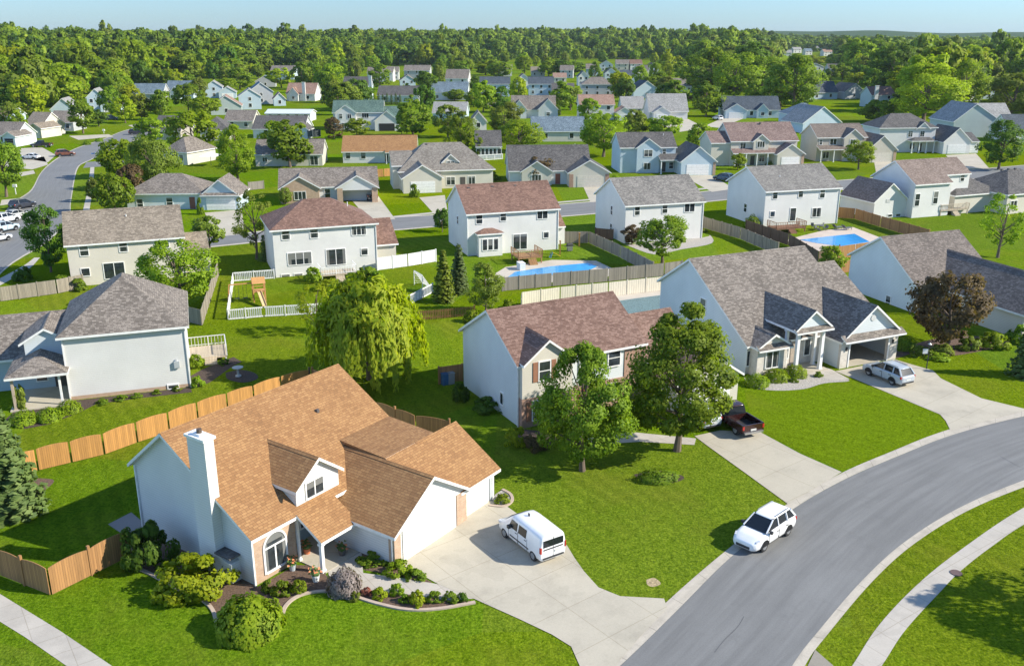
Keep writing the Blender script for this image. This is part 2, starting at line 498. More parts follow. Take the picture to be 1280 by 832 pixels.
class House:
    def __init__(s, label, O, deg, wall, roof, name='house', group=None, trim=None):
        s.root = empty(name, (O[0], O[1], 0), R(deg), label, 'house', group)
        s.O = Vector((O[0], O[1])); a = R(deg)
        s.ex = Vector((math.cos(a), math.sin(a))); s.ey = Vector((-math.sin(a), math.cos(a)))
        s.wm = [wall]; s.rm = [roof, trim or TRIM]
        s.W = MB(); s.Rf = MB(); s.T = MB(); s.chim = []
    # pixel -> point in the house's own frame
    def fy(s, px, py, y):
        d = ray(px, py); D = Vector((d[0], d[1])); t = (y + s.O.dot(s.ey)) / D.dot(s.ey)
        P = D * t; return ((P - s.O).dot(s.ex), CAMH + t * d[2])
    def fx(s, px, py, x):
        d = ray(px, py); D = Vector((d[0], d[1])); t = (x + s.O.dot(s.ex)) / D.dot(s.ex)
        P = D * t; return ((P - s.O).dot(s.ey), CAMH + t * d[2])
    def mat(s, m):
        if m is None: return 0
        if m not in s.wm: s.wm.append(m)
        return s.wm.index(m)
    def world(s, x, y, z=0):
        p = s.O + s.ex * x + s.ey * y; return Vector((p.x, p.y, z))
    def body(s, axis, a, b, prof, lo=None, hi=None, zb=0.0, front=None, mat=None, low=None, lowm=None):
        """walls under a ridge roof. axis: ridge direction; a..b along it; prof: (u,z) of eave, ridge, eave; lo/hi cut the depth"""
        (u0, z0), (ur, zr), (u1, z1) = prof
        def zz(u):
            return z0 + (zr - z0) * (u - u0) / (ur - u0) if u <= ur else zr + (z1 - zr) * (u - ur) / (u1 - ur)
        lo = u0 if lo is None else lo; hi = u1 if hi is None else hi
        pts = [(lo, zb), (hi, zb), (hi, zz(hi))] + ([(ur, zr)] if lo < ur < hi else []) + [(lo, zz(lo))]
        mm = s.mat(mat); n = len(pts)
        mats = [mm] * n
        if front is not None: mats[n - 1] = s.mat(front)
        s.W.prism(pts, axis, a, b, mats=mats, capm=mm)
    def roof(s, axis, a, b, prof, oh=.38, oe=.28, oeb=None, t=.2, m=0):
        (u0, z0), (ur, zr), (u1, z1) = prof
        k0 = (zr - z0) / (ur - u0); k1 = (zr - z1) / (u1 - ur)
        U0, Z0, U1, Z1 = u0 - oh, z0 - oh * k0, u1 + oh, z1 - oh * k1
        pts = [(U0, Z0), (ur, zr), (U1, Z1), (U1, Z1 + t), (ur, zr + t), (U0, Z0 + t)]
        b_ = b + (oe if oeb is None else oeb)
        s.Rf.prism(pts, axis, a - oe, b_, mats=[1, 1, 1, m, m, 1], capm=1)
        s.Rf.prism([(ur - .17, zr + t - .17 * k0 + .004), (ur, zr + t - .01), (ur + .17, zr + t - .17 * k1 + .004), (ur + .17, zr + t - .17 * k1 + .03), (ur, zr + t + .03), (ur - .17, zr + t - .17 * k0 + .03)], axis, a - oe + .01, b_ - .01, m=m, capm=m)
    def gable(s, axis, a, b, prof, **k):
        rk = {q: k.pop(q) for q in ('oh', 'oe', 'oeb', 't') if q in k}
        s.body(axis, a, b, prof, **k); s.roof(axis, a, b, prof, **rk)
    def hip(s, x0, x1, y0, y1, e, rise, oh=.4, zb=0, walls=True, mat=None, front=None, t=.2):
        if walls:
            mm = s.mat(mat); s.W.prism([(y0, zb), (y1, zb), (y1, e), (y0, e)], 'x', x0, x1, mats=[mm, mm, mm, s.mat(front) if front else mm], capm=mm)
        X0, X1, Y0, Y1 = x0 - oh, x1 + oh, y0 - oh, y1 + oh
        w, d = X1 - X0, Y1 - Y0; c = min(w, d) / 2
        if w >= d: ra, rb = (X0 + c, (Y0 + Y1) / 2, e + rise), (X1 - c, (Y0 + Y1) / 2, e + rise)
        else: ra, rb = ((X0 + X1) / 2, Y0 + c, e + rise), ((X0 + X1) / 2, Y1 - c, e + rise)
        q = [(X0, Y0), (X1, Y0), (X1, Y1), (X0, Y1)]
        lo = [(*p, e + .004) for p in q]; up = [(*p, e + t) for p in q]
        s.Rf.face(lo[::-1], 1)
        for k in range(4): s.Rf.face([lo[k], lo[(k + 1) % 4], up[(k + 1) % 4], up[k]], 1)
        if w >= d:
            F = ([up[0], up[1], rb, ra], [up[1], up[2], rb], [up[2], up[3], ra, rb], [up[3], up[0], ra])
        else:
            F = ([up[0], up[1], ra], [up[1], up[2], rb, ra], [up[2], up[3], rb], [up[3], up[0], ra, rb])
        for f in F:
            if (Vector(f[0]) - Vector(f[-1])).length < 1e-4: f = f[:-1]
            s.Rf.face(f, 0)
    def shed(s, x0, x1, y0, z0, y1, z1, t=.16):
        """pent roof: low edge at y0"""
        s.Rf.prism([(y0, z0), (y1, z1), (y1, z1 + t), (y0, z0 + t)], 'x', x0, x1, mats=[1, 1, 0, 1], capm=1)
    def win(s, side, c, u, z, w, h, kind='hung', parts=True):
        """side f/b: wall plane y=c, u along x (left corner); side l/r: wall plane x=c, u along y"""
        f, g = window_mesh(w, h, kind)
        if side == 'f': loc, rz = (u, c, z), 0
        elif side == 'b': loc, rz = (u + w, c, z), math.pi
        elif side == 'l': loc, rz = (c, u + w, z), -math.pi / 2
        else: loc, rz = (c, u, z), math.pi / 2
        o = link('window', f, s.root, loc, rz)
        if g is not None: link('pane', g, o)
        return o
    def winp(s, side, c, px, py, w, h, kind='hung'):
        """window centred where the photograph shows it"""
        u, z = s.fy(px, py, c) if side == 'f' else s.fx(px, py, c)
        return s.win(side, c, u - w / 2, z - h / 2, w, h, kind)
    def panel(s, name, side, c, u, z, w, h, mat, d=.05):
        m = MB(); m.box(0, w, -d, .02, 0, h, 0)
        if name == 'garage_door':
            n = max(3, round(h / .55))
            for k in range(1, n): m.box(.03, w - .03, -d - .006, -d + .001, h * k / n - .02, h * k / n + .02, 1)
        loc, rz = {'f': ((u, c, z), 0), 'b': ((u + w, c, z), math.pi), 'l': ((c, u + w, z), -math.pi / 2), 'r': ((c, u, z), math.pi / 2)}[side]
        return m.build(name, [mat, plain('panel_groove', (.55, .54, .52))], s.root, loc=loc, rz=rz)
    def column(s, x, y, z0, z1, w=.2, mat=None):
        m = MB(); m.box(x - w / 2, x + w / 2, y - w / 2, y + w / 2, z0, z1); m.box(x - w * .75, x + w * .75, y - w * .75, y + w * .75, z0, z0 + .18); m.box(x - w * .75, x + w * .75, y - w * .75, y + w * .75, z1 - .14, z1)
        m.build('column', mat or TRIM, s.root)
    def vent(s, x, y, z, w=.34):
        m = MB(); m.box(x - w / 2, x + w / 2, y - w / 2, y + w / 2, z - .2, z + .18)
        s.chim.append(('roof_vent', m, plain('vent_grey', (.10, .09, .085), .6)))
    def pipe(s, x, y, z, h=.5):
        m = MB(); m.tube([(x, y, z - .3), (x, y, z + h)], [.06, .06], 8)
        s.chim.append(('vent_pipe', m, plain('pipe_white', (.7, .7, .68), .5)))
    def down(s, x, y, z0, z1, mat=None):
        m = MB(); m.box(x - .05, x + .05, y - .04, y + .04, z0, z1); m.build('downspout', TRIM, s.root)
    def finish(s):
        s.W.build('wall', s.wm, s.root)
        r = s.Rf.build('roof', s.rm, s.root)
        if s.T.f: s.T.build('trim', TRIM, s.root)
        for n, m, mt in s.chim: m.build(n, mt, r)
        return s

DOOR = plain('garage_white', (.80, .79, .76), .45)
WD = {k: siding(c) for k, c in dict(white=(.71, .70, .67), cream=(.62, .58, .49), beige=(.58, .53, .44), taupe=(.46, .42, .36), grey=(.46, .47, .47), blue=(.50, .60, .66), pale=(.66, .70, .71), sage=(.44, .50, .47), tan=(.66, .61, .52)).items()}

def lerp_prof(u0, e0, u1, e1, rise): return [(u0, e0), ((u0 + u1) / 2, (e0 + e1) / 2 + rise), (u1, e1)]

# ---- the near house with the orange-brown roof and the three-car garage
O = at(320, 731.6)
h = House('white house with orange-brown shingle roof, tall white chimney and small dormer', O, 55, WD['white'], SH_ORANGE)
P1 = [(0, 3.1), (7.0, 7.4), (10.4, 4.7)]
h.body('x', 0, 3.1, P1, front=BRICK_TAN)
h.body('x', 3.1, 13.6, P1, lo=1.5, mat=None)
h.roof('x', 0, 13.7, P1, oh=.35, oe=.3)
h.Rf.prism([(-2.25, 1.80), (-.3, 2.985), (-.3, 3.185), (-2.25, 2.0)], 'x', 3.0, 6.0, mats=[1, 1, 0, 1], capm=1)
PW = [(5.9, 2.15), (9.25, 4.32), (12.6, 2.15)]
h.body('y', -5.1, 2.2, PW); h.roof('y', -5.1, 2.2, PW, oh=.3, oe=.35, oeb=0)
h.W.box(5.86, 6.42, -5.16, -4.7, 0, 2.12, h.mat(BRICK_TAN)); h.W.box(11.65, 12.64, -5.16, -4.7, 0, 2.12, h.mat(BRICK_TAN))
PG = [(-4.85, 2.15), (-1.5, 4.38), (1.85, 2.15)]
h.body('x', 12.0, 16.0, PG); h.roof('x', 12.1, 16.0, PG, oh=.35, oe=0, oeb=.3)
h.Rf.prism([(-4.3, 2.517), (-1.5, 4.38), (-1.5, 4.58), (-4.3, 2.717)], 'x', 9.3, 12.1, mats=[1, 1, 0, 1], capm=0)
h.Rf.prism([(-1.5, 4.40), (2.6, 4.62), (2.6, 4.80), (-1.5, 4.585)], 'x', 9.3, 14.0, mats=[1, 1, 0, 1], capm=0)
h.W.prism([(-1.0, 2), (1.5, 2), (1.5, 4.4), (-1.0, 4.35)], 'x', 11.6, 13.9)
h.panel('garage_door', 'f', -5.12, 6.6, .02, 4.9, 2.0, DOOR)
h.panel('garage_door', 'f', -4.86, 12.9, .02, 2.35, 1.98, DOOR)
h.panel('door', 'f', -4.86, 15.45, .02, .35, 1.9, plain('strip_grey', (.45, .47, .48)))
PD = [(3.45, 4.42), (5.15, 5.72), (6.85, 4.42)]
h.body('y', .12, 4.5, PD, zb=2.9); h.roof('y', .12, 4.4, PD, oh=.22, oe=.3, oeb=0)
h.win('f', .12, 4.25, 3.55, 1.3, .95, 'double')
h.panel('door', 'f', 1.5, 4.5, .05, .95, 2.0, plain('door_blue', (.30, .40, .44), .4))
h.win('f', 1.42, 4.72, .95, .5, .9, 'plain')
h.column(3.15, -2.05, 0, 1.85, .2)
h.column(3.2, -.1, 0, 2.9, .14)
m = MB(); m.box(3.12, 5.85, -2.3, 1.48, 0, .06); m.build('porch_step', CONC, h.root)
# arched front window in the brick bay
wf = MB(); wp = MB(); aw, ah = 1.5, 1.45
cx_ = aw / 2
arc = [(cx_ + cx_ * math.cos(q), ah + cx_ * math.sin(q)) for q in [math.pi * k / 16 for k in range(17)]]
arco = [(cx_ + (cx_ + .12) * math.cos(q), ah + (cx_ + .12) * math.sin(q)) for q in [math.pi * k / 16 for k in range(17)]]
for k in range(16):
    wf.face([(arc[k][0], -.07, arc[k][1]), (arco[k][0], -.07, arco[k][1]), (arco[k + 1][0], -.07, arco[k + 1][1]), (arc[k + 1][0], -.07, arc[k + 1][1])])
    wf.face([(arco[k][0], -.07, arco[k][1]), (arco[k][0], .02, arco[k][1]), (arco[k + 1][0], .02, arco[k + 1][1]), (arco[k + 1][0], -.07, arco[k + 1][1])])
wp.face([(0, -.03, 0), (aw, -.03, 0)] + [(x, -.03, z) for x, z in arc])
wf.box(-.12, 0, -.07, .02, -.1, ah); wf.box(aw, aw + .12, -.07, .02, -.1, ah); wf.box(0, aw, -.1, .02, -.12, 0)
wf.box(0, aw, -.06, .0, ah - .05, ah + .05); wf.box(cx_ - .05, cx_ + .05, -.06, 0, 0, ah - .05)
o = wf.build('window', TRIM, h.root, loc=(.78, 0, .45)); wp.build('pane', GLASS, o)
ch = MB(); ch.box(-.62, .02, 2.45, 3.95, 0, 8.35, 0); ch.box(-.72, .12, 2.35, 4.05, 8.35, 8.5, 1); ch.box(-.52, -.08, 2.9, 3.5, 8.5, 8.62, 1)
ch.tube([(-.3, 3.2, 8.6), (-.3, 3.2, 8.85)], [.15, .15], 10, 2)
o = ch.build('chimney', [WD['white'], TRIM, plain('flue', (.10, .07, .05))], h.root)
ch = MB(); ch.prism([(1.2, 0), (2.44, 0), (2.44, 1.55), (1.2, 1.2)], 'x', -.66, .0, capm=0); ch.box(-.75, .0, 1.1, 2.44, 1.56, 1.66, 1)
ch.build('chase', [WD['white'], SH_DARK], h.root)
h.down(.0 - .06, -.05, 0, 3.0); h.down(-.06, 10.36, 0, 4.6); h.down(5.84, -5.0, 0, 2.1)
h.vent(9.6, 4.6, 6.1, .2); h.finish()

# ---- purple-brown roof behind the two maples
O = at(651.3, 535.5)
h = House('pale two-storey house with purple-brown roof half hidden by two maples', O, 28, WD['pale'], SH_PURPLE)
P2 = [(.5, 5.15), (5.5, 8.05), (10.5, 5.1)]
h.body('x', 0, 11.7, P2); h.roof('x', 0, 11.7, P2)
PB = [(.06, 5.12), (2.3, 6.85), (4.6, 5.1)]
h.body('y', -.05, 3.0, PB, zb=2.45, mat=WD['cream']); h.roof('y', -.05, 4.6, PB, oh=.03, oe=.3, oeb=0)
h.W.box(0.033, 4.597, -.045, .6, 0, 2.45, h.mat(BRICK_RED)); h.W.box(4.6, 11.69, .44, .9, 0, 2.45, h.mat(BRICK_RED))
h.W.box(9.9, 11.69, .43, .9, 2.45, 4.9, h.mat(BRICK_RED))
PW = [(1.0, 3.4), (4.5, 6.1), (8.2, 3.2)]
h.body('x', 11.7, 17.2, PW, front=BRICK_RED); h.roof('x', 11.5, 17.2, PW)
PG = [(12.4, 2.5), (15.6, 4.6), (18.8, 2.5)]
h.body('y', -3.4, 3.0, PG, mat=WD['cream']); h.roof('y', -3.4, 4.0, PG, oeb=0)
h.panel('garage_door', 'f', -3.41, 13.1, .02, 4.8, 2.1, DOOR)
shut = plain('shutter_brown', (.30, .14, .08), .6)
h.win('f', -.06, 1.55, 3.75, .95, 1.5, 'hung'); h.panel('shutter', 'f', -.06, 1.0, 3.7, .4, 1.6, shut); h.panel('shutter', 'f', -.06, 2.65, 3.7, .4, 1.6, shut)
h.win('f', -.06, 1.0, .55, 1.0, 1.55, 'grid'); h.panel('shutter', 'f', -.06, .45, .5, .4, 1.65, shut); h.panel('shutter', 'f', -.06, 2.1, .5, .4, 1.65, shut)
h.panel('door', 'f', .44, 5.4, .05, .95, 2.1, plain('door_red', (.2, .06, .04)))
for u, z in ((5.6, 3.6), (8.3, 3.6), (8.0, .7)): h.win('f', .44, u, z, 1.1, 1.35, 'hung')
h.win('l', 0, 3.0, .9, .45, .95, 'plain')
h.down(-.06, .4, 0, 5.0); h.finish()

# ---- grey roof with portico and open garage
O = at(931.2, 467.5)
h = House('white house with grey-brown roof, white-columned portico and an open garage', O, 24, WD['pale'], SH_GREY)
P3 = [(0, 2.8), (9.4, 8.5), (14.4, 5.3)]
h.body('x', 0, 8.8, P3, front=BRICK_PALE); h.body('x', 8.8, 13.6, P3, lo=5.2); h.roof('x', 0, 13.6, P3)
P3b = [(0, 2.8), (7.6, 7.1), (13.5, 4.0)]
h.body('x', 13.6, 16.0, P3b, lo=5.2); h.roof('x', 13.4, 16.0, P3b)
yg, xa, xb = -2.4, 8.76, 15.65
PG = [(xa, 2.75), ((xa + xb) / 2, 5.55), (xb, 2.75)]
h.roof('y', yg, 6.3, PG, oh=.32, oe=.35, oeb=0)
pale = h.mat(BRICK_PALE)
d0, d1, dz = xa + 1.05, xb - 1.2, 2.25
h.W.face([(xa, yg, 2.72), (xb, yg, 2.72), ((xa + xb) / 2, yg, 5.54)], 0)
h.W.box(xa, d0, yg, yg + .3, 0, 2.72, pale); h.W.box(d1, xb, yg, yg + .3, 0, 2.72, pale); h.W.box(d0, d1, yg, yg + .25, dz, 2.72, pale)
h.W.box(xa, xa + .15, yg + .3, .02, 0, 2.75, 0); h.W.box(xb - .15, xb, yg + .3, 5.3, 0, 2.75, 0); h.W.box(xa + .1, xb - .1, yg + .05, 5.2, .0, .04, h.mat(CONC))
h.shed(xa - .2, xb + .2, yg - .75, 2.62, yg - .02, 3.05)
m = MB(); m.box(d0 - .14, d0, yg - .05, yg + .02, 0, dz + .14); m.box(d1, d1 + .14, yg - .05, yg + .02, 0, dz + .14); m.box(d0, d1, yg - .05, yg + .02, dz, dz + .2)
m.build('door_frame', TRIM, h.root)
h.panel('garage_door', 'f', yg + 1.2, d0 + .1, dz - .2, d1 - d0 - .2, .3, DOOR)
PB = [(.35, 2.75), (2.0, 3.75), (3.65, 2.75)]
h.body('y', -1.1, 1.0, PB, mat=BRICK_PALE); h.roof('y', -1.1, 2.6, PB, oh=.25, oe=.3, oeb=0); h.shed(.1, 3.9, -1.65, 2.5, -1.12, 2.85)
PP = [(3.75, 4.35), (5.5, 5.75), (7.25, 4.35)]
h.body('y', -2.0, 3.5, PP, zb=3.9); h.roof('y', -2.0, 5.4, PP, oh=.35, oe=.3, oeb=0); h.shed(3.4, 7.6, -2.5, 3.95, -2.02, 4.25)
for x in (4.1, 6.9): h.column(x, -1.85, 0, 3.9, .3)
for x in (3.9, 7.2): h.column(x, -.6, 0, 3.9, .26)
h.panel('door', 'f', 0, 5.0, .2, 1.0, 2.2, plain('door_beige', (.4, .33, .26)))
h.win('f', -1.11, 1.3, .75, 1.4, 1.5, 'double'); h.win('f', 0, .05, .8, .28, 1.4, 'plain'); h.win('f', 0, 3.72, .8, .3, 1.5, 'plain')
for u in (4.1, 6.6): h.win('f', 0, u, .9, .6, 1.8, 'plain')
h.winp('l', 0, 879, 382, .85, 1.35, 'hung')
m = MB(); m.tube([(xa + xb) * .5 * np.array([1, 0, 0]) + np.array([0, yg - .03, 4.5]), (xa + xb) * .5 * np.array([1, 0, 0]) + np.array([0, yg - .05, 4.5])], [.3, .3], 14)
m.build('gable_vent', plain('vent_pale', (.55, .55, .53)), h.root)
m = MB(); m.box(d0 - .55, d0 - .4, yg - .14, yg, 1.7, 2.05); m.build('wall_lamp', DARK, h.root)
m = MB(); m.box(d1 + .45, d1 + .6, yg - .14, yg, 1.7, 2.05); m.build('wall_lamp', DARK, h.root)
m = MB(); m.box(3.3, 7.6, -2.2, 0, 0, .15); m.build('porch_step', CONC, h.root)
h.finish()

# ---- the house at the right edge behind the copper tree
O = at(1148, 360, 2.9)
h = House('white house with big dark grey-brown roof at right, behind the copper-leaved tree', O, 20, WD['pale'], shingle((.12, .098, .082), (.21, .175, .148)))
P4 = [(0, 2.9), (6.4, 7.15), (11.2, 4.2)]
h.body('x', 0, 10.9, P4); h.roof('x', 0, 10.9, P4)
P4w = [(3.3, 2.75), (7.4, 5.6), (11.5, 2.75)]
h.body('y', -11, 2.0, P4w, mat=WD['cream']); h.roof('y', -11, 4.0, P4w, oeb=0)
PB = [(1.0, 2.8), (2.0, 3.6), (3.0, 2.8)]
h.roof('y', -1.0, 1.5, PB, oh=.2, oe=.2, oeb=0)
h.winp('l', 0, 1110, 378, .7, 1.5, 'hung')
h.column(1.1, -1.1, 0, 2.8, .18, plain('post_brown', (.25, .12, .08))); h.column(2.9, -1.1, 0, 2.8, .18, plain('post_brown', (.25, .12, .08)))
h.win('f', 0, .5, .8, 1.1, 1.4, 'double'); h.panel('door', 'f', 0, 2.1, .05, .9, 2.05, plain('door_red', (.2, .06, .04)))
h.panel('garage_door', 'f', -11.01, 4.6, .02, 5.2, 2.1, DOOR)
h.win('l', 3.3, -5.5, .9, .9, 1.3, 'hung')
h.finish()

# ---- hip-roofed house at the left with the blank white side
O = at(89, 500)
h = House('two-storey house with grey pyramid roof and blank white side wall at left, small deck behind', O, 19, WD['pale'], SH_GREY)
h.hip(0, 9.56, 0, 11.0, 5.45, 3.75, .42, mat=WD['white'])
h.W.box(-.02, 9.58, -.015, .3, 0, .32, h.mat(BRICK_TAN))
PL = [(4.2, 2.9), (8.5, 5.4), (12.8, 2.9)]
h.body('x', -13, 0, PL, mat=WD['blue']); h.roof('x', -13, -.0, PL, oe=.3, oeb=0)  # blue siding: the shade on the wing is put into its wall colour
h.hip(-4.2, 0, -1.2, 5.5, 2.75, 1.25, .25, walls=False)
h.W.box(-4.0, -.0, 3.6, 4.2, 0, 2.75, h.mat(WD['blue']))  # porch back wall, its shade likewise put into the blue siding
h.gable('y', 2.6, 7.5, [(-3.3, 4.6), (-1.6, 5.6), (.0, 4.6)], zb=2.7, mat=WD['pale'])
h.column(-4.0, -1.05, 0, 2.75, .2, plain('post_tan', (.45, .36, .27))); h.column(-.5, -1.05, 0, 2.75, .16)
m = MB(); m.box(-4.4, -.05, -1.3, 3.6, 0, .12); m.build('porch_step', CONC, h.root)
u, z = h.fy(221, 455, 0); m = MB(); m.box(u - .22, u + .22, -.2, -.0, z - .3, z + .3); m.tube([(u, -.1, z + .3), (u, -.1, z + .5)], [.05, .05], 6); m.build('electric_meter', plain('meter_grey', (.42, .45, .46), .4), h.root)
u, z = h.fy(217, 486, 0); h.win('f', -.02, u - .4, .06, .8, .3, 'plain')
h.win('f', 3.6, -2.9, .8, .8, 1.3, 'hung'); h.panel('door', 'f', 3.6, -1.5, .1, .9, 2.05, plain('door_dark', (.08, .07, .06)))
h.win('r', 9.56, 3, 3.4, 1.0, 1.2, 'hung'); h.win('r', 9.56, 6.5, .6, 1.8, 2.0, 'slider')
for x, y in ((4.2, 6.3), (5.2, 6.4), (6.3, 6.7)): h.vent(x, y, 8.55 - abs(x - 4.7) * .5, .26)
h.down(-.02, -.06, 0, 5.3); h.down(9.58, -.06, 0, 5.3); h.finish()

# ---- tan-sided house behind it
def two_storey(label, eL, eR, e, deg, d, rise, wall, roof, O=None, w=None, hipped=False, **k):
    O = O or at(*eL, e)
    if w is None:
        a, b = at(*eL, e), at(*eR, e); w = (b - a).length
    h = House(label, O, deg, wall, roof, **k)
    if hipped: h.hip(0, w, 0, d, e, rise, .4)
    else: h.gable('x', 0, w, lerp_prof(0, e, d, e, rise))
    h.w = w; h.d = d; h.e = e; h.rise = rise
    return h

h = two_storey('beige two-storey house with tan-grey roof at left, leafy bright tree at its right corner', (82.5, 306), (227.5, 294), 5.2, 22, 9.5, 3.0, WD['tan'], SH_TAN)
for px, py, w, hh, k in ((105, 313, .9, 1.25, 'hung'), (154, 308, .9, 1.25, 'hung'), (198, 304, .9, 1.25, 'hung'), (206, 303, .9, 1.25, 'hung'), (107, 340, .9, .9, 'plain'), (143, 338, 2.3, 1.9, 'slider')): h.winp('f', 0, px, py, w, hh, k)
h.gable('x', h.w, h.w + 3.2, [(2.0, 2.6), (5.2, 4.4), (8.4, 2.6)], oe=0)
for q in range(5): h.vent(1.2 + q * 2.7, 4.5, 8.0, .36)
h.pipe(7, 3.4, 7.3); h.down(h.w - .1, -.06, 0, 5.2); h.finish()

# ---- white hip-roofed house with the fenced play yard
h = two_storey('white two-storey house with brown hip roof behind a white vinyl fenced yard', (339, 285), (469, 278), 5.9, 21, 9.6, 3.0, WD['white'], SH_BROWN, O=at(345, 347), w=13.0, hipped=True)
for px, py, w, hh, k in ((357, 293, .95, 1.25, 'hung'), (392.5, 291, .95, 1.25, 'hung'), (448.5, 288, 1.8, 1.1, 'triple'), (374.6, 323, 2.9, 1.5, 'triple'), (420, 321, 2.4, 2.0, 'slider'), (455.5, 314.5, .8, .8, 'plain'), (357, 345, 1.0, .4, 'plain'), (373, 344, 1.0, .4, 'plain')): h.winp('f', 0, px, py, w, hh, k)
PG = [(2.5, 2.7), (6.4, 5.2), (10.6, 2.7)]
h.body('x', 13.0, 16.2, PG, mat=WD['cream']); h.roof('x', 12.6, 16.2, PG, oe=0, oeb=.3)
for q in (4.6, 6.2, 7.6): h.vent(q, 5.4, 8.6, .34)
h.pipe(10.2, 3.5, 7.9); h.down(13.02, -.06, 0, 5.8); h.finish()

# ---- white house with bay window and pool
h = two_storey('white two-storey house with reddish-brown gable roof and bay window, blue pool behind it', None, None, 5.9, 19, 10.0, 3.0, WD['white'], SH_BROWN, O=at(585, 320), w=13.3)
for px, py, w, hh, k in ((599, 274, .85, 1.2, 'hung'), (629, 270.5, .85, 1.2, 'hung'), (678, 268, 1.5, 1.15, 'double'), (650, 302, 2.0, 2.1, 'slider'), (682.5, 293.5, .75, .8, 'plain')): h.winp('f', 0, px, py, w, hh, k)
u, z = h.fy(613, 302, -1.0)
h.W.box(u - 1.7, u + 1.7, -1.1, .02, 0, 3.0, 0); h.hip(u - 1.7, u + 1.7, -1.1, 1.4, 3.0, .8, .25, walls=False)
for q in (-1.1, -.3, .5): h.win('f', -1.1, u + q - .05, .9, .62, 1.5, 'plain')
h.gable('x', 13.3, 15.6, [(3.0, 2.7), (6, 4.6), (9, 2.7)], oe=0)
for q in (1.5, 5.0, 8.4): h.vent(q, 4.4, 8.6, .36)
h.win('l', 0, 4.5, 3.6, .7, 1.1, 'hung'); h.down(-.02, -.06, 0, 5.8); h.down(13.32, -.06, 0, 5.8); h.finish()

# ---- white house with grey roof in the middle
h = two_storey('white two-storey house with mottled grey gable roof in the middle, round tree at its back', None, None, 5.6, 18, 11.0, 3.0, WD['white'], shingle((.15, .14, .125), (.27, .25, .22)), O=at(780.6, 304.5), w=12.6)
for px, py, w, hh, k in ((796.5, 263.5, .8, 1.25, 'hung'), (831, 261, .8, 1.25, 'hung'), (862, 259, 1.6, 1.3, 'double'), (851, 281, 1.2, .7, 'double'), (820, 290, 1.6, 1.9, 'slider')): h.winp('f', 0, px, py, w, hh, k)
h.win('l', 0, 4.6, 3.4, .6, 1.3, 'hung'); h.win('l', 0, 4.6, .8, .6, 1.2, 'hung')
for q in (2.2, 5.0, 7.6, 10.6): h.vent(q, 4.9, 8.2, .36)
h.vent(5.6, 3.2, 7.2, .3); h.down(12.62, -.06, 0, 5.5); h.finish()

# ---- white house with grey roof and the covered blue pool
h = two_storey('white two-storey house with plain grey roof, brown deck and blue-covered pool behind', None, None, 5.8, 17, 11.6, 2.9, WD['white'], shingle((.16, .15, .135), (.25, .235, .21)), O=at(953.6, 285), w=13.5)
for px, py, w, hh, k in ((969, 243.5, .8, 1.25, 'hung'), (1001, 241.5, .8, 1.25, 'hung'), (1028, 241, .85, 1.6, 'hung'), (965.5, 267.5, .8, .8, 'plain'), (991, 268, 1.0, 2.0, 'plain'), (1020.5, 265.5, 1.6, 1.4, 'double')): h.winp('f', 0, px, py, w, hh, k)
h.win('l', 0, 5.2, 1.6, .8, 1.3, 'hung')
for q in (2.4, 5.2, 8.0, 11): h.vent(q, 5.2, 8.3, .36)
h.pipe(4.2, 3.0, 7.2); h.down(13.52, -.06, 0, 5.7); h.finish()

# ---- white house with brown roof and low side wing at the right
h = House('white two-storey house with brown roof, lower gabled side wing and brown fence', at(1139, 272.6), 20, WD['white'], shingle((.17, .125, .10), (.26, .20, .165)))
PF = lerp_prof(0, 5.6, 10.2, 5.6, 3.1); PR = [(1.7, 6.633), (5.1, 8.7), (10.2, 5.6)]
h.body('x', 0, 7.6, PF); h.roof('x', 0, 7.6, PF, oeb=.05); h.body('x', 7.6, 13, PR); h.roof('x', 7.65, 13, PR, oe=0)
h.gable('y', 1.5, 10, [(-6.6, 2.9), (-3.4, 5.6), (0, 2.9)], oeb=0)
for px, py, w, hh, k in ((1146.5, 250, .9, 2.0, 'hung'), (1169.5, 247, .9, 2.0, 'hung')): h.winp('f', 0, px, py, w, hh, k)
for px, py, w, hh, k in ((1182, 223.5, .8, 1.2, 'hung'), (1203, 222, .8, 1.2, 'hung'), (1200, 244, .8, .8, 'plain'), (1178, 249, .9, 2.0, 'plain')): h.winp('f', 1.7, px, py, w, hh, k)
h.win('f', 1.5, -3.6, .15, .9, .4, 'plain'); h.win('f', 1.5, -1.9, .15, .9, .4, 'plain')
h.panel('gable_vent', 'f', 1.5, -4.3, 2.6, .9, .55, plain('vent_pale', (.5, .5, .48)))
for q in (4.0, 6.2, 8.2, 10.4): h.vent(q, 4.6, 8.2, .36)
h.pipe(-2.0, 5.0, 4.9); h.finish()

# ---- single-storey house at the right edge
h = two_storey('cream house with dark grey hip roof at the right edge beyond the pale young tree', None, None, 3.2, 22, 11, 3.4, WD['cream'], SH_DARK, O=at(1256, 268), w=14, hipped=True)
h.win('f', 0, .9, .9, 1.5, 1.3, 'double'); h.hip(-8, 2, 3.5, 14, 3.0, 3.2, .4)
for q in (4.0, 5.6, 7.2): h.vent(q, 5.4, 6.6, .36)
h.finish()

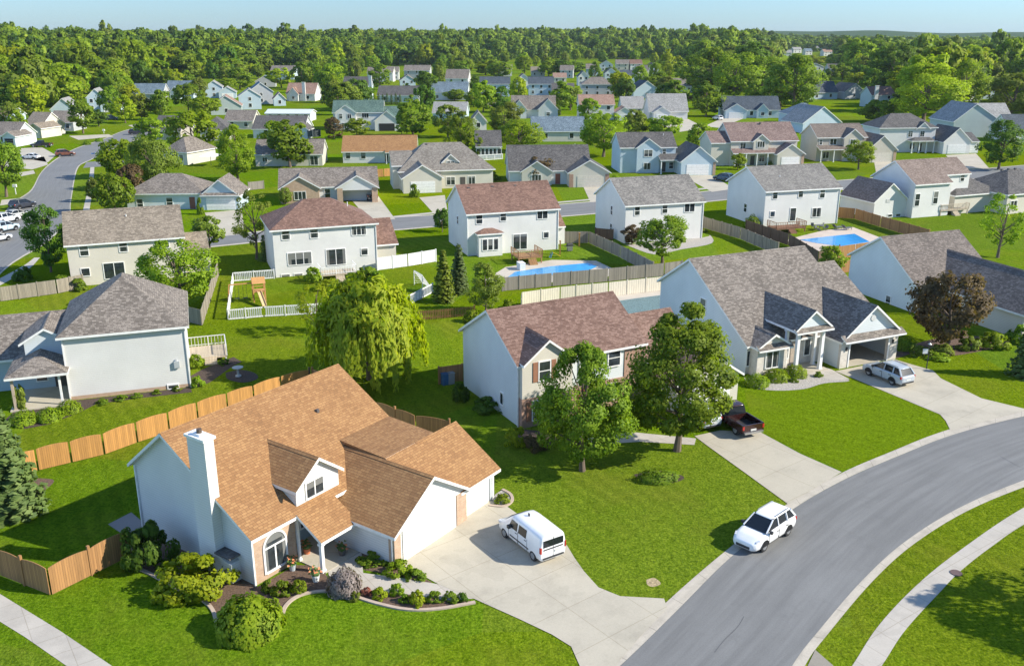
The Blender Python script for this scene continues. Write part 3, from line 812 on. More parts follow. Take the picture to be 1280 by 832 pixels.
# ---- ranch with white garage (left of centre)
h = House('grey-roofed ranch house with white gabled garage, small round tree in front of the drive', at(160, 262), 3, WD['pale'], SH_GREY)
h.hip(0, 13.2, 0, 9.5, 2.6, 3.0, .45)
h.gable('y', -1.2, 6.5, [(13.2, 2.6), (16.3, 5.1), (19.4, 2.6)], mat=WD['blue'])
h.panel('garage_door', 'f', -1.21, 13.9, .02, 4.9, 2.15, DOOR); h.shed(13.0, 19.6, -1.7, 2.45, -1.22, 2.85)
for px, py in ((175, 254.5), (212, 252.5)): h.winp('f', 0, px, py, 1.0, 1.5, 'hung')
h.panel('door', 'f', 0, 10.7, .05, .95, 2.05, plain('door_red', (.25, .09, .06))); h.finish()

# ---- brick ranch with open garage
h = House('ranch house with tan brick gables, grey roof and open garage holding dark vehicles', at(350.6, 254), 10, WD['pale'], SH_GREY)
h.gable('x', 0, 17.5, lerp_prof(.6, 2.7, 10, 2.7, 2.6))
h.body('y', -.8, 5, [(.2, 2.7), (3.6, 4.7), (7.0, 2.7)], mat=BRICK_TAN); h.roof('y', -.8, 5, [(.2, 2.7), (3.6, 4.7), (7.0, 2.7)], oeb=0)
PG = [(10.2, 2.7), (13.8, 4.8), (17.4, 2.7)]
h.roof('y', -2.0, 5, PG, oeb=0)
bt = h.mat(BRICK_TAN)
h.W.face([(10.2, -2.0, 2.68), (17.4, -2.0, 2.68), (13.8, -2.0, 4.78)], h.mat(WD['white']))
h.W.box(10.2, 11.2, -2, -1.7, 0, 2.68, bt); h.W.box(16.4, 17.4, -2, -1.7, 0, 2.68, bt); h.W.box(11.2, 16.4, -2, -1.75, 2.3, 2.68, h.mat(WD['white']))
h.W.box(10.2, 10.35, -1.7, .62, 0, 2.7, bt); h.W.box(17.25, 17.4, -1.7, .62, 0, 2.7, bt)
h.win('f', -.81, 2.6, .7, 2.0, 1.4, 'triple'); h.win('f', .6, 8.0, .7, .9, 1.5, 'hung'); h.finish()

# ---- hip house with dormer
h = House('cream house with grey-brown hip roof, gabled dormer and wide white garage door', at(502, 240), 12, WD['cream'], shingle((.17, .15, .125), (.26, .235, .20)))
h.hip(0, 18.5, 2.5, 13.5, 3.4, 5.0, .45)
h.gable('y', -2.0, 8, [(.2, 2.9), (3.9, 5.2), (7.6, 2.9)], oeb=0)
h.panel('garage_door', 'f', -2.01, 1.6, .02, 4.7, 2.2, DOOR)
h.gable('x', -1.2, 3, lerp_prof(4, 4.6, 11, 4.6, 2.2), oeb=0)
h.gable('y', 3.6, 9, [(8.6, 5.0), (10.2, 6.4), (11.8, 5.0)], zb=3.2, oh=.25, oeb=0); h.win('f', 3.6, 9.5, 4.0, 1.4, 1.2, 'double')
h.win('f', 2.5, 9.2, .7, 1.6, 1.5, 'double'); h.win('f', 2.5, 13.5, .7, 1.4, 1.5, 'double'); h.panel('door', 'f', 2.5, 11.9, .05, 1, 2.1, plain('door_dark', (.08, .07, .06)))
h.vent(6, 7.6, 8.1, .3); h.finish()

# ---- dark grey house with purple shrub
h = House('pale house with dark grey gable roof and brick-trimmed garage, dark red shrub tree in front', at(637, 231), 4, WD['pale'], SH_DARK)
h.gable('x', 0, 16.4, [(0, 2.9), (5.5, 7.1), (11, 2.9)])
h.gable('y', -1.2, 5, [(2.4, 2.8), (5.4, 4.7), (8.4, 2.8)], mat=WD['cream'], oeb=0)
h.gable('y', -4.2, 6, [(11.6, 2.9), (15.6, 5.2), (19.6, 2.9)], mat=WD['cream'], oeb=0)
h.panel('garage_door', 'f', -4.21, 13.2, .02, 4.8, 2.2, plain('garage_cream', (.62, .57, .48), .5))
h.W.box(11.58, 12.4, -4.26, -3.8, 0, 2.6, h.mat(BRICK_RED)); h.W.box(18.8, 19.62, -4.26, -3.8, 0, 2.6, h.mat(BRICK_RED))
h.win('f', -1.21, 4.4, .7, 1.9, 1.4, 'triple'); h.win('l', 0, 4.9, 3.2, 1.0, 1.6, 'hung'); h.panel('door', 'f', 0, 9.3, .05, 1.0, 2.1, plain('door_red', (.25, .09, .06)))
h.pipe(14, 6, 6.9); h.finish()

# ---- blue-white two-storey with front garage
h = House('bluish-white two-storey house with grey roof and front garage, dark blue car on its drive', at(797, 216.5), 6, WD['blue'], SH_DARK)
h.gable('x', -3.8, 8.5, [(.8, 5.5), (5.3, 8.1), (9.8, 5.5)])
h.gable('y', 0, 6, [(-.3, 5.5), (2.2, 7.3), (4.7, 5.5)], oeb=0)
h.gable('y', -4.5, 6, [(8.4, 3.0), (12.2, 6.0), (16.0, 3.0)], oeb=0); h.W.box(15.4, 16.02, -4.56, -4, 0, 2.8, h.mat(BRICK_TAN))
h.panel('garage_door', 'f', -4.51, 9.6, .02, 4.9, 2.3, DOOR)
h.shed(4.4, 9.0, -2.2, 2.9, .7, 3.9); h.column(4.7, -2.0, 0, 2.9, .2)
h.win('f', 0, 1.3, 3.6, 1.8, 1.4, 'double'); h.win('f', 0, 1.3, .8, 1.5, 1.4, 'double'); h.win('f', .8, 5.6, 3.9, .7, 1.1, 'hung'); h.win('f', .8, 7.2, .8, .9, 1.4, 'hung')
h.panel('door', 'f', .8, 5.4, .1, 1.0, 2.1, plain('door_dark', (.08, .07, .06))); h.pipe(6.5, 4.2, 7.6); h.finish()

# ---- cream house with long reddish roof
h = House('cream two-storey house with long mottled red-brown roof and porch, right of the dark blue car', at(915.6, 207.5), 8, WD['cream'], shingle((.16, .105, .09), (.26, .185, .155)))
h.gable('x', -.5, 15.5, [(.5, 5.6), (6.0, 9.1), (11.5, 5.6)])
h.gable('x', -5, -.5, [(1.0, 5.2), (5.0, 7.3), (9, 5.2)], oeb=0)
h.gable('y', -.3, 4, [(4.6, 5.6), (6.4, 7.0), (8.2, 5.6)], zb=3.6, oeb=0); h.win('f', -.31, 5.5, 4.2, 1.7, 1.3, 'triple')
h.shed(-.6, 10.2, -1.6, 2.9, .6, 3.8)
for x in (0, 2.6, 5.2, 7.8): h.column(x, -1.4, 0, 2.9, .2)
h.gable('y', -3.0, 5, [(9.4, 2.9), (12.6, 5.0), (15.8, 2.9)], oeb=0); h.panel('garage_door', 'f', -3.01, 10.4, .02, 4.3, 2.2, DOOR); h.W.box(15.2, 15.85, -3.06, -2.5, 0, 2.7, h.mat(BRICK_TAN))
h.win('f', .5, 1.7, 3.9, 1.3, 1.3, 'double'); h.win('f', .5, 1.7, .8, 1.3, 1.4, 'double'); h.win('f', .5, 6.5, .8, 1.3, 1.4, 'double'); h.panel('door', 'f', .5, 4.4, .1, 1.0, 2.1, plain('door_dark', (.08, .07, .06)))
h.vent(8, 5.2, 9.1, .4); h.finish()

# ---- taupe two-storey
h = House('taupe two-storey house with brown roof and gabled garage, round lollipop tree on its lawn', at(1022, 202), 8, WD['taupe'], shingle((.14, .11, .09), (.21, .17, .14)))
h.gable('x', -.3, 12.0, [(.5, 5.6), (5.0, 8.2), (9.5, 5.6)])
h.gable('y', -.4, 4, [(6.0, 5.6), (8.3, 7.4), (10.6, 5.6)], oeb=0, mat=WD['beige'])
h.gable('y', -3.5, 6, [(10.6, 3.0), (14.2, 6.1), (17.8, 3.0)], oeb=0, mat=WD['beige']); h.panel('garage_door', 'f', -3.51, 11.9, .02, 4.6, 2.2, plain('garage_cream', (.62, .57, .48), .5))
h.W.box(17.1, 17.83, -3.56, -3, 0, 2.8, h.mat(BRICK_TAN)); h.shed(-.5, 7, -1.7, 2.8, .5, 3.6); h.column(0, -1.5, 0, 2.8, .18); h.column(3.2, -1.5, 0, 2.8, .18)
h.win('f', .5, 2.9, 3.9, 1.6, 1.3, 'double'); h.win('f', -.41, 7.5, 3.7, 1.3, 1.4, 'double'); h.win('f', .5, .3, 3.9, .6, 1.2, 'hung'); h.win('f', .5, 1.4, .7, 1.5, 1.5, 'double'); h.finish()

# ---- white hip house with little columned porch
h = House('white two-storey house with dark hip roof, small columned porch and two white garage doors', at(1130, 190.5), 6, WD['white'], SH_DARK)
h.hip(-7.0, 8.0, .3, 10, 6.0, 3.4, .45)
h.gable('y', 0, 3.5, [(2.8, 6.0), (4.4, 7.4), (6.0, 6.0)], zb=5.9, oeb=0)
h.gable('y', -4.2, 6, [(8.0, 3.1), (11.6, 6.3), (15.2, 3.1)], oeb=0); h.gable('x', 15.2, 18.2, [(-3.0, 2.9), (1, 4.6), (5, 2.9)], oe=0)
h.panel('garage_door', 'f', -4.21, 9.2, .02, 4.8, 2.3, DOOR); h.panel('garage_door', 'f', -3.01, 15.6, .02, 2.3, 2.2, DOOR)
h.hip(.8, 7.0, -2.0, .3, 2.9, 1.0, .3, walls=False)
for x in (1.0, 2.9, 4.8, 6.8): h.column(x, -1.8, 0, 2.9, .22)
for u, z in ((.7, 3.9), (3.9, 3.9)): h.win('f', .3, u, z, 1.1, 1.4, 'grid')
h.win('f', .3, 1.5, .8, 1.2, 1.5, 'double'); h.panel('door', 'f', .3, 3.7, .1, 1.0, 2.1, plain('door_dark', (.08, .07, .06))); h.finish()

# ---- big pale grey roof at right
h = House('greenish-white house with big plain light grey roof at right, above the tall dark tree', at(1196, 172), 4, WD['sage'], SH_LIGHT)
h.gable('y', 0, 14, [(-1.5, 4.6), (4.6, 9.4), (12.5, 4.6)])
h.gable('x', 5, 18, lerp_prof(2, 4.4, 14, 4.4, 4.6), oe=0); h.finish()

# ---- orange ranch, grey ranch, green roof
h = House('white ranch house with bright orange roof, dark conifer and green-roofed house behind', at(429, 204), 4, WD['white'], SH_ORANGE)
h.gable('x', 0, 17.2, lerp_prof(0, 2.7, 10, 2.7, 3.0))
for px, py in ((435, 194), (454, 194)): h.winp('f', 0, px, py, 1.1, 1.6, 'hung')
h.win('f', 0, 9.8, .2, 1.8, 2.0, 'slider'); h.shed(10, 15.5, -2.4, 2.5, -.1, 2.9); h.column(10.3, -2.2, 0, 2.5, .15); h.column(15.2, -2.2, 0, 2.5, .15); h.finish()
h = House('low cream ranch house with grey-brown roof behind two bright green trees', at(320, 208), 4, WD['cream'], SH_GREY)
h.gable('x', 0, 15.2, lerp_prof(0, 2.7, 9.5, 2.7, 2.7)); h.win('f', 0, 1.6, 1.0, 1.1, 1.0, 'double'); h.win('f', 0, 12.4, .2, 1.8, 2.0, 'slider'); h.finish()
h = House('white house with sea-green roof, two front gables and open dark garage', at(417, 163), 4, WD['white'], SH_GREEN)
h.gable('x', 0, 15.5, [(1, 5.4), (6, 8.6), (11, 5.4)]); h.gable('x', 15.5, 20.5, [(1, 4.4), (5, 6.8), (9, 4.4)], oe=0)
h.gable('y', -.6, 6, [(.8, 5.4), (4.0, 7.6), (7.2, 5.4)], oeb=0); h.gable('y', -3.4, 6, [(13.2, 3.1), (16.9, 6.0), (20.6, 3.1)], oeb=0)
h.panel('garage_shade_panel', 'f', -3.41, 14.5, .02, 4.8, 2.3, plain('opening_shade', (.02, .02, .022), .8))  # dark sheet on the wall, painted as the shade inside the open garage
h.win('f', -.61, 2.0, 3.7, 1.0, 1.4, 'hung'); h.win('f', -.61, 4.6, 3.7, 1.2, 1.4, 'double'); h.win('f', 1, 9.0, 3.7, 2.0, 1.4, 'triple'); h.win('f', -.61, 2.6, .6, 2.4, 1.7, 'triple'); h.finish()

# ---- the smaller houses further back
def far_house(label, xl, xr, ye, e, deg, d, rise, ridge, wall, roof, nw=2, gar=None, gabs=(), chim=None, hipped=False):
    """xl..xr, ye: where the front eave runs in the photograph; e: its height above the ground"""
    Pp = at(xl, ye, e); w = (xr - xl) / px_per_m(Pp) / max(.6, math.cos(R(deg)))
    h = House(label, Pp, deg, WD[wall], roof)
    if hipped: h.hip(0, w, 0, d, e, rise, .4)
    elif ridge == 'x': h.gable('x', 0, w, lerp_prof(0, e, d, e, rise), oe=.35)
    else: h.gable('y', 0, d, lerp_prof(0, e, w, e, rise), oe=.35)
    rows = [(.9, 1.4)] + ([(3.5, 1.3)] if e > 4.4 else [])
    for z, hh in rows:
        for k in range(nw):
            h.win('f', 0, w * (k + .5) / nw - .55, z, 1.1, hh, 'far')
    for g0, g1, ge, gr in gabs:                   # front gables, given by pixel columns
        a = (g0 - xl) / (xr - xl) * w; b = (g1 - xl) / (xr - xl) * w
        pr = lerp_prof(a, ge, b, ge, gr)
        h.gable('y', -1.6, d * .45, pr, oeb=0)
        if ge > 2.4: h.win('f', -1.61, (a + b) / 2 - .6, ge - 1.1 if ge > 4 else 1.0, 1.2, 1.2, 'far')
    if gar:
        a = (gar[0] - xl) / (xr - xl) * w; b = (gar[1] - xl) / (xr - xl) * w
        h.gable('y', -3.4, d * .5, lerp_prof(a, 2.8, b, 2.8, (b - a) * .3), oeb=0)
        h.panel('garage_door', 'f', -3.41, a + (b - a) * .16, .02, (b - a) * .68, 2.2, DOOR if len(gar) < 3 else plain('opening_shade', (.02, .02, .022), .8))  # open garages get a dark sheet painted as the shade inside
    if chim is not None:
        x = (chim - xl) / (xr - xl) * w; m = MB(); m.box(x - .7, x + .7, -.75, .02, 0, e + rise + .6); m.box(x - .8, x + .8, -.85, .1, e + rise + .6, e + rise + .75)
        m.build('chimney', WD['white'], h.root)
    h.finish(); return h

WHITE_ROOF = plain('white_metal_roof', (.62, .66, .68), .4)
FAR = [
 ('pale house with grey roof and dark open garage beside the black pickup', -14, 22, 169, 2.7, -6, 9, 3.0, 'x', 'pale', SH_GREY, 1, (14, 30, 1)),
 ('tan-roofed house with a white front gable behind the black pickup', 30, 54, 158, 2.9, -14, 10, 3.6, 'x', 'cream', SH_TAN, 1, (48, 65)),
 ('low house with long grey-brown roof left of the dense round street tree', 62, 91, 153, 2.7, 0, 9, 3.0, 'x', 'grey', SH_GREY),
 ('light blue gabled house with a pale roof against the wood at left', 63, 92, 137, 3.0, 12, 11, 3.6, 'y', 'blue', SH_LIGHT, 1),
 ('tall bluish-white gabled house at the edge of the wood, half hidden by a tree', 108, 128, 122, 5.4, 14, 12, 3.0, 'y', 'blue', SH_LIGHT, 2, (124, 146)),
 ('low house with blue-grey roof, first of the two by the wood at the street end', 165, 203, 117, 2.8, 0, 10, 4.0, 'x', 'grey', SH_BLUE),
 ('dark blue-grey roofed house with small white entrance gable by the wood', 206, 242, 115, 3.0, -4, 11, 4.6, 'x', 'blue', SH_BLUE, 1, None, ((214, 227, 3.0, 2.4),)),
 ('cream house partly cut by the left edge, just below the wood', -8, 15, 118, 5.0, 10, 9, 2.6, 'y', 'cream', SH_GREY),
 ('house with faded pink roof cut by the left edge', -12, 13, 145, 2.8, -5, 9, 2.6, 'x', 'blue', SH_PINK),
 ('dark-roofed house nearly hidden behind the street-corner trees', 193, 226, 163, 2.7, -4, 9, 3.6, 'x', 'taupe', SH_DARK),
 ('grey hip-roofed house beside a white patio umbrella', 204, 238, 190, 2.7, -22, 10, 3.2, 'x', 'cream', SH_GREY, 2, None, (), None, True),
 ('sage green gabled house with pink roof slope, leftmost of the row of close gables', 263, 299, 133, 3.2, 14, 10, 3.6, 'y', 'sage', SH_PINK, 1),
 ('light blue house with white side wall, between the pink-roofed and grey-blue gables', 298, 324, 121, 5.0, 16, 10, 2.8, 'y', 'blue', SH_LIGHT, 1),
 ('tall grey-blue gabled house with pale side wall behind the light blue one', 311, 339, 115, 5.2, 18, 12, 3.6, 'y', 'grey', SH_BLUE, 1),
 ('small house with red-pink roof tucked behind the tall grey-blue gable', 342, 356, 124, 2.8, 16, 9, 2.4, 'y', 'blue', SH_PINK, 1),
 ('white house with salmon-orange roof and a slim white chimney near the wood', 358, 394, 117, 3.2, -6, 10, 4.2, 'x', 'white', SH_PINK, 2, None, ((362, 374, 3.2, 2.6),), 381),
 ('low blue-grey house behind the row of gables', 319, 343, 102, 3.0, 10, 10, 3.2, 'y', 'grey', SH_BLUE, 1),
 ('pale house with grey roof by the wood, pale tree before it', 338, 367, 89, 5.2, -4, 10, 3.2, 'x', 'blue', SH_GREY),
 ('house with blue left gable and white front standing alone below the wood', 256, 276, 109, 5.0, 14, 10, 2.6, 'y', 'blue', SH_LIGHT, 1, (272, 292)),
 ('long low white building with a flat whitish roof beside the open lawn', 332, 388, 142, 2.6, -3, 8, 1.0, 'x', 'white', WHITE_ROOF, 5),
 ('low beige house with taupe roof in front of the sage gable', 281, 316, 151, 2.7, -2, 9, 2.8, 'x', 'beige', SH_GREY, 2),
 ('long low house with charcoal roof and a small pale gable, trampoline at its right', 316, 380, 161, 2.7, -3, 10, 3.2, 'x', 'pale', SH_DARK, 2, None, ((368, 387, 2.7, 1.9),)),
 ('house with dark hip roof mostly hidden by two leafy trees left of the charcoal roof', 250, 285, 164, 2.7, 6, 10, 3.6, 'x', 'cream', SH_DARK, 2, None, (), None, True),
 ('big white two-storey house with dark roof and white end chimney below the wood', 428, 460, 109, 5.8, -6, 10, 4.2, 'x', 'blue', SH_DARK, 2, None, (), 464),  # front siding blue: shade on a white wall put into its colour
 ('white house with grey roof split by a tall green tree at the wood', 459, 491, 91, 5.4, -2, 10, 3.0, 'x', 'white', SH_GREY, 3),
 ('pale blue gabled house with brown roof and white side', 500, 519, 101, 4.8, 8, 11, 2.8, 'y', 'blue', SH_BROWN, 2),
 ('grey two-storey house with brown-grey roof against the wood, behind the pale blue gable', 505, 537, 88, 5.2, -3, 10, 3.0, 'x', 'grey', SH_GREY, 3),
 ('long low house with charcoal roof behind a clipped dark hedge', 472, 523, 119, 3.0, -4, 10, 3.6, 'x', 'pale', SH_DARK, 3),
 ('house with broad steel-blue roof and a round dark tree before it', 539, 584, 115, 3.6, -3, 11, 4.0, 'x', 'pale', SH_BLUE, 3),
 ('white-ended house with pinkish-grey roof at the wood edge', 557, 585, 98, 5.4, -5, 11, 4.4, 'x', 'white', SH_GREY, 2),
 ('light blue two-storey house with slate roof and back deck above a green lawn', 600, 637, 105, 5.8, 0, 9, 3.0, 'x', 'blue', SH_NAVY, 3, None, ((628, 637, 2.6, 1.2),)),
 ('house with pale blue-grey roof behind two round green trees', 541, 582, 141, 2.9, -4, 10, 3.2, 'x', 'blue', SH_LIGHT, 2),
 ('small white gabled garage house between two round trees', 588, 608, 152, 2.7, 4, 9, 2.8, 'y', 'white', SH_GREY, 1),
 ('white house with brown-grey roof and two white front gables', 640, 694, 137, 3.0, 0, 11, 4.4, 'x', 'white', SH_GREY, 2, None, ((640, 658, 3.2, 3.0), (673, 697, 3.2, 3.4))),
 ('cream house with long pale blue-grey roof, bright green bush tree at its right', 666, 731, 164, 2.9, 2, 10, 3.4, 'x', 'cream', SH_BLUE, 2),
 ('white gabled house with arched window left of the teal-roofed one', 647, 662, 99, 5.2, 4, 10, 2.6, 'y', 'white', SH_BROWN, 1, (664, 672)),
 ('white two-storey house with teal-grey roof', 661, 692, 105, 5.4, 0, 9, 3.0, 'x', 'blue', SH_NAVY, 3),
 ('low house with dark grey roof right of the teal-roofed one', 690, 717, 113, 2.8, -2, 9, 3.0, 'x', 'blue', SH_DARK),
 ('small white house peeping out of trees at the far wood', 626, 640, 86, 5.0, 0, 8, 2.4, 'x', 'white', SH_GREY),
 ('small tan-roofed house at the far wood', 664, 681, 90, 3.0, 0, 9, 3.2, 'x', 'cream', SH_TAN),
 ('low house with orange-beige roof beside the dark far trees', 692, 708, 97, 3.0, 0, 9, 2.4, 'x', 'tan', SH_PINK),
 ('white house with dark roof and windowed sunroom facing a railed deck', 596, 626, 183, 2.9, 4, 9, 3.2, 'x', 'white', SH_DARK, 6),
 ('grey two-storey house with brown-grey hip roof among the far roofs', 727, 767, 106, 5.4, 0, 10, 3.4, 'x', 'grey', SH_GREY, 3, None, (), None, True),
 ('white house with dusty pink-brown roof and small garage gable', 725, 768, 131, 5.2, 2, 10, 3.0, 'x', 'white', SH_PINK, 3, (770, 789)),
 ('house with light grey roof and two white garage doors facing the viewer', 812, 860, 139, 3.0, 2, 12, 5.4, 'x', 'white', SH_LIGHT, 0, (815, 836)),
 ('low pale house joined in line left of the double white garage', 778, 806, 135, 2.9, 2, 10, 3.6, 'x', 'pale', SH_LIGHT),
 ('large blue gabled house with navy roof behind a small round tree', 792, 826, 114, 3.2, 10, 12, 4.4, 'y', 'blue', SH_NAVY, 1, (828, 842)),
 ('white house with grey roof in the shade of the big tree group', 842, 868, 108, 3.0, 0, 10, 3.6, 'x', 'pale', SH_GREY),
 ('ranch house with navy roof and white gabled garage, white car on its drive', 905, 974, 137, 2.9, -2, 11, 4.2, 'x', 'blue', SH_NAVY, 3, (905, 931), ((945, 959, 2.9, 2.0),)),
 ('grey gabled house with navy roof below the yellow bush', 1008, 1031, 84, 5.0, 8, 11, 2.6, 'y', 'grey', SH_NAVY, 2),
 ('house with wide navy roof left of the grey gables', 1013, 1050, 116, 3.0, 12, 11, 4.6, 'x', 'blue', SH_NAVY, 2),
 ('grey house with dark roof and slanting gable left of the tall pale chimney', 1056, 1084, 115, 3.2, 20, 11, 3.6, 'y', 'grey', SH_DARK, 1),
 ('blue-white house with a tall pale chimney and brown roof below the round dark tree', 1090, 1120, 119, 5.0, 6, 10, 3.0, 'x', 'blue', SH_BROWN, 2, None, (), 1095),
 ('low house with steel-blue hip roof behind the reddish roof', 988, 1034, 144, 3.0, 4, 11, 3.6, 'x', 'blue', SH_BLUE, 2, None, (), None, True),
 ('pale house with wide light grey gable roof behind the taupe house', 1004, 1056, 154, 3.0, 16, 12, 4.6, 'y', 'blue', SH_LIGHT, 1),
 ('blue-fronted house with dark brown roof deep among the trees at right', 1219, 1246, 110, 5.0, 6, 10, 3.0, 'x', 'blue', SH_DARK, 2),
 ('small white gabled house behind the big light grey roof', 1207, 1228, 125, 4.6, 14, 10, 2.8, 'y', 'white', SH_LIGHT, 1),
 ('white house with navy roof at the right edge beside the big light grey roof', 1262, 1292, 163, 3.2, 4, 10, 3.8, 'x', 'white', SH_NAVY, 2),
]
for a in FAR: far_house(*a)
FAR2 = [  # little roofs close together at the far edge of the estate
 (733, 748, 86, SH_GREY, 'blue', 'small blue-grey house, lowest left of the cluster of far roofs'), (750, 766, 81, SH_DARK, 'white', 'small white house with charcoal roof at the left of the far cluster'),
 (756, 772, 92, SH_GREY, 'pale', 'small pale house with grey roof in the middle of the far cluster'), (770, 786, 80, SH_GREY, 'beige', 'small beige house with grey roof at the top of the far cluster'),
 (776, 794, 95, SH_NAVY, 'blue', 'small blue gabled house with navy roof at the front of the far cluster'), (788, 803, 80, SH_BROWN, 'white', 'small white house with brown roof at the top right of the far cluster'),
 (797, 812, 88, SH_DARK, 'cream', 'small cream house with dark roof at the right of the far cluster'), (723, 736, 96, SH_NAVY, 'white', 'small white house with navy roof left of the grey hip-roofed house'),
 (700, 716, 88, SH_GREY, 'grey', 'small grey house by the far wood left of the cluster of roofs'), (810, 824, 84, SH_BROWN, 'blue', 'small blue house with brown roof, rightmost of the far cluster'),
 (980, 990, 66, SH_LIGHT, 'white', 'tiny white house far off, leftmost of the distant white group'), (992, 1003, 62, SH_LIGHT, 'white', 'tiny white house far off with pale roof, second of the distant white group'),
 (1007, 1016, 64, SH_BLUE, 'white', 'tiny white house with blue-grey roof in the distant white group'), (1019, 1032, 60, SH_LIGHT, 'pale', 'tiny pale house at the top right of the distant white group'),
 (996, 1008, 73, SH_BLUE, 'blue', 'tiny blue house in front of the distant white group'), (1030, 1042, 65, SH_PINK, 'white', 'tiny white house with pinkish roof at the right of the distant white group'),
 (1036, 1053, 86, SH_DARK, 'grey', 'small grey house with dark roof right of the yellow bush'), (1058, 1075, 82, SH_GREY, 'pale', 'small pale house with grey roof left of the round dark tree'),
 (484, 498, 90, SH_GREY, 'white', 'small white house at the far wood right of the tall green tree'), (948, 957, 78, SH_LIGHT, 'white', 'tiny white house showing between the big trees')]
for xl, xr, ye, rf, wl, lb in FAR2:
    far_house(lb, xl, xr, ye, 5.0, random.Random(xl).uniform(-12, 14), 9, 3.0, 'x' if xl % 3 else 'y', wl, rf, 2)

# ------------------------------------------------------------------ ground, roads, drives, beds
def sstep(a, b, x):
    t = max(0.0, min(1.0, (x - a) / (b - a))); return t * t * (3 - 2 * t)
front_px = [(-60, 138), (0, 136), (60, 138), (100, 123), (150, 110), (205, 103), (255, 98), (300, 97), (340, 88), (380, 91), (430, 87), (460, 83), (500, 81), (560, 82), (600, 78), (640, 74), (700, 74), (760, 73), (830, 74), (880, 92), (940, 92), (970, 80), (978, 66), (1000, 63), (1042, 66), (1050, 82), (1066, 96), (1090, 110), (1128, 122), (1150, 140), (1215, 122), (1250, 116), (1290, 142), (1350, 146)]
FD = [(math.atan2(q.x, q.y), math.hypot(q.x, q.y)) for q in [at(*p_) for p_ in front_px]]
def front_dist(x, y):
    az = math.atan2(x, y)
    for (a0, d0), (a1, d1) in zip(FD[:-1], FD[1:]):
        if a0 <= az <= a1: return d0 + (d1 - d0) * (az - a0) / (a1 - a0 + 1e-9)
    return FD[0][1] if az < FD[0][0] else FD[-1][1]
def ground_z(x, y):
    if y < 150: return 0.0
    d = math.hypot(x, y); az = x / y
    fd = front_dist(x, y)
    k = 1.0 - .7 * sstep(.2, .42, az)
    z = 11.0 * k * sstep(fd - 10, fd + 380, d) + 3 * sstep(-.12, .0, az) * (1 - sstep(.1, .3, az)) * sstep(fd, fd + 500, d)
    z -= 20 * sstep(2300, 3200, d)
    z += 44 * sstep(3300, 4800, d) * (.55 + .45 * sstep(-.1, .4, az)) * (1 + .12 * math.sin(az * 23) + .08 * math.sin(az * 51 + 1))
    return z
LAWN = lawn('lawn', (0.0648, 0.1278, 0.0027), (0.1098, 0.1845, 0.0036), (0.1845, 0.2385, 0.0090))
FARGREEN = lawn('far_woodland', (.02, .05, .012), (.035, .075, .016), (.05, .095, .02))
azs = [-180 + 10 * k for k in range(14)] + [-40 + k for k in range(81)] + [50 + 10 * k for k in range(14)]
dsr = [30, 70, 120, 200, 300, 400, 440, 480, 520, 560, 600, 650, 700, 760, 820, 900, 980, 1060, 1150, 1250, 1350, 1450, 1600, 1750, 1900, 2100, 2300, 2500, 2700, 2900, 3200, 3500, 3800, 4100, 4400, 4800, 5400, 7000]
gm = MB()
def gpt(a, d): x, y = d * math.sin(R(a)), d * math.cos(R(a)); return (x, y, ground_z(x, y))
for i in range(len(azs) - 1):
    gm.face([(0, 0, 0), gpt(azs[i + 1], 30), gpt(azs[i], 30)], 0, True)
    for j in range(len(dsr) - 1):
        q = [(azs[i], dsr[j]), (azs[i + 1], dsr[j]), (azs[i + 1], dsr[j + 1]), (azs[i], dsr[j + 1])]
        m_ = gpt((azs[i] + azs[i + 1]) / 2, (dsr[j] + dsr[j + 1]) / 2)
        far = abs(azs[i]) > 42 and dsr[j] > 1000 or abs(azs[i]) <= 42 and math.hypot(m_[0], m_[1]) > front_dist(m_[0], m_[1]) + 25
        gm.face([gpt(*p) for p in q], 1 if far else 0, True)
g = gm.build('ground', [LAWN, FARGREEN]); tag(g, kind='structure')

def spline(pts, n=8):
    P = [Vector(p) for p in pts]; P = [P[0] * 2 - P[1]] + P + [P[-1] * 2 - P[-2]]
    out = []
    for i in range(1, len(P) - 2):
        for k in range(n):
            t = k / n; a, b, c, d = P[i - 1:i + 3]
            out.append(.5 * ((2 * b) + (c - a) * t + (2 * a - 5 * b + 4 * c - d) * t * t + (3 * b - a - 3 * c + d) * t ** 3))
    out.append(P[-2]); return out
def pix(pts): return [at(x, y) for x, y in pts]
def resample(P, n):
    L = [0]
    for a, b in zip(P[:-1], P[1:]): L.append(L[-1] + (b - a).length)
    out = []; j = 0
    for k in range(n):
        s = L[-1] * k / (n - 1)
        while j < len(L) - 2 and L[j + 1] < s: j += 1
        t = (s - L[j]) / max(1e-9, L[j + 1] - L[j]); out.append(P[j].lerp(P[j + 1], t))
    return out
def ribbon(name, A, B, z, mat, kind='structure', n=60):
    A = resample(spline(A), n); B = resample(spline(B), n)
    me = bpy.data.meshes.new(name)
    vs = []; uv = []; L = 0
    for k in range(n):
        if k: L += ((A[k] + B[k]) / 2 - (A[k - 1] + B[k - 1]) / 2).length
        vs += [(A[k].x, A[k].y, z), (B[k].x, B[k].y, z)]; uv += [(0, L), ((A[k] - B[k]).length, L)]
    fs = [(2 * k, 2 * k + 1, 2 * k + 3, 2 * k + 2) for k in range(n - 1)]
    me.from_pydata(vs, [], fs); me.materials.append(mat)
    l = me.uv_layers.new(name='uv').data
    for p in me.polygons:
        for li in p.loop_indices: l[li].uv = uv[me.loops[li].vertex_index]
        if p.normal.z < 0: p.flip()
    me.update()
    return tag(link(name, me), kind=kind)
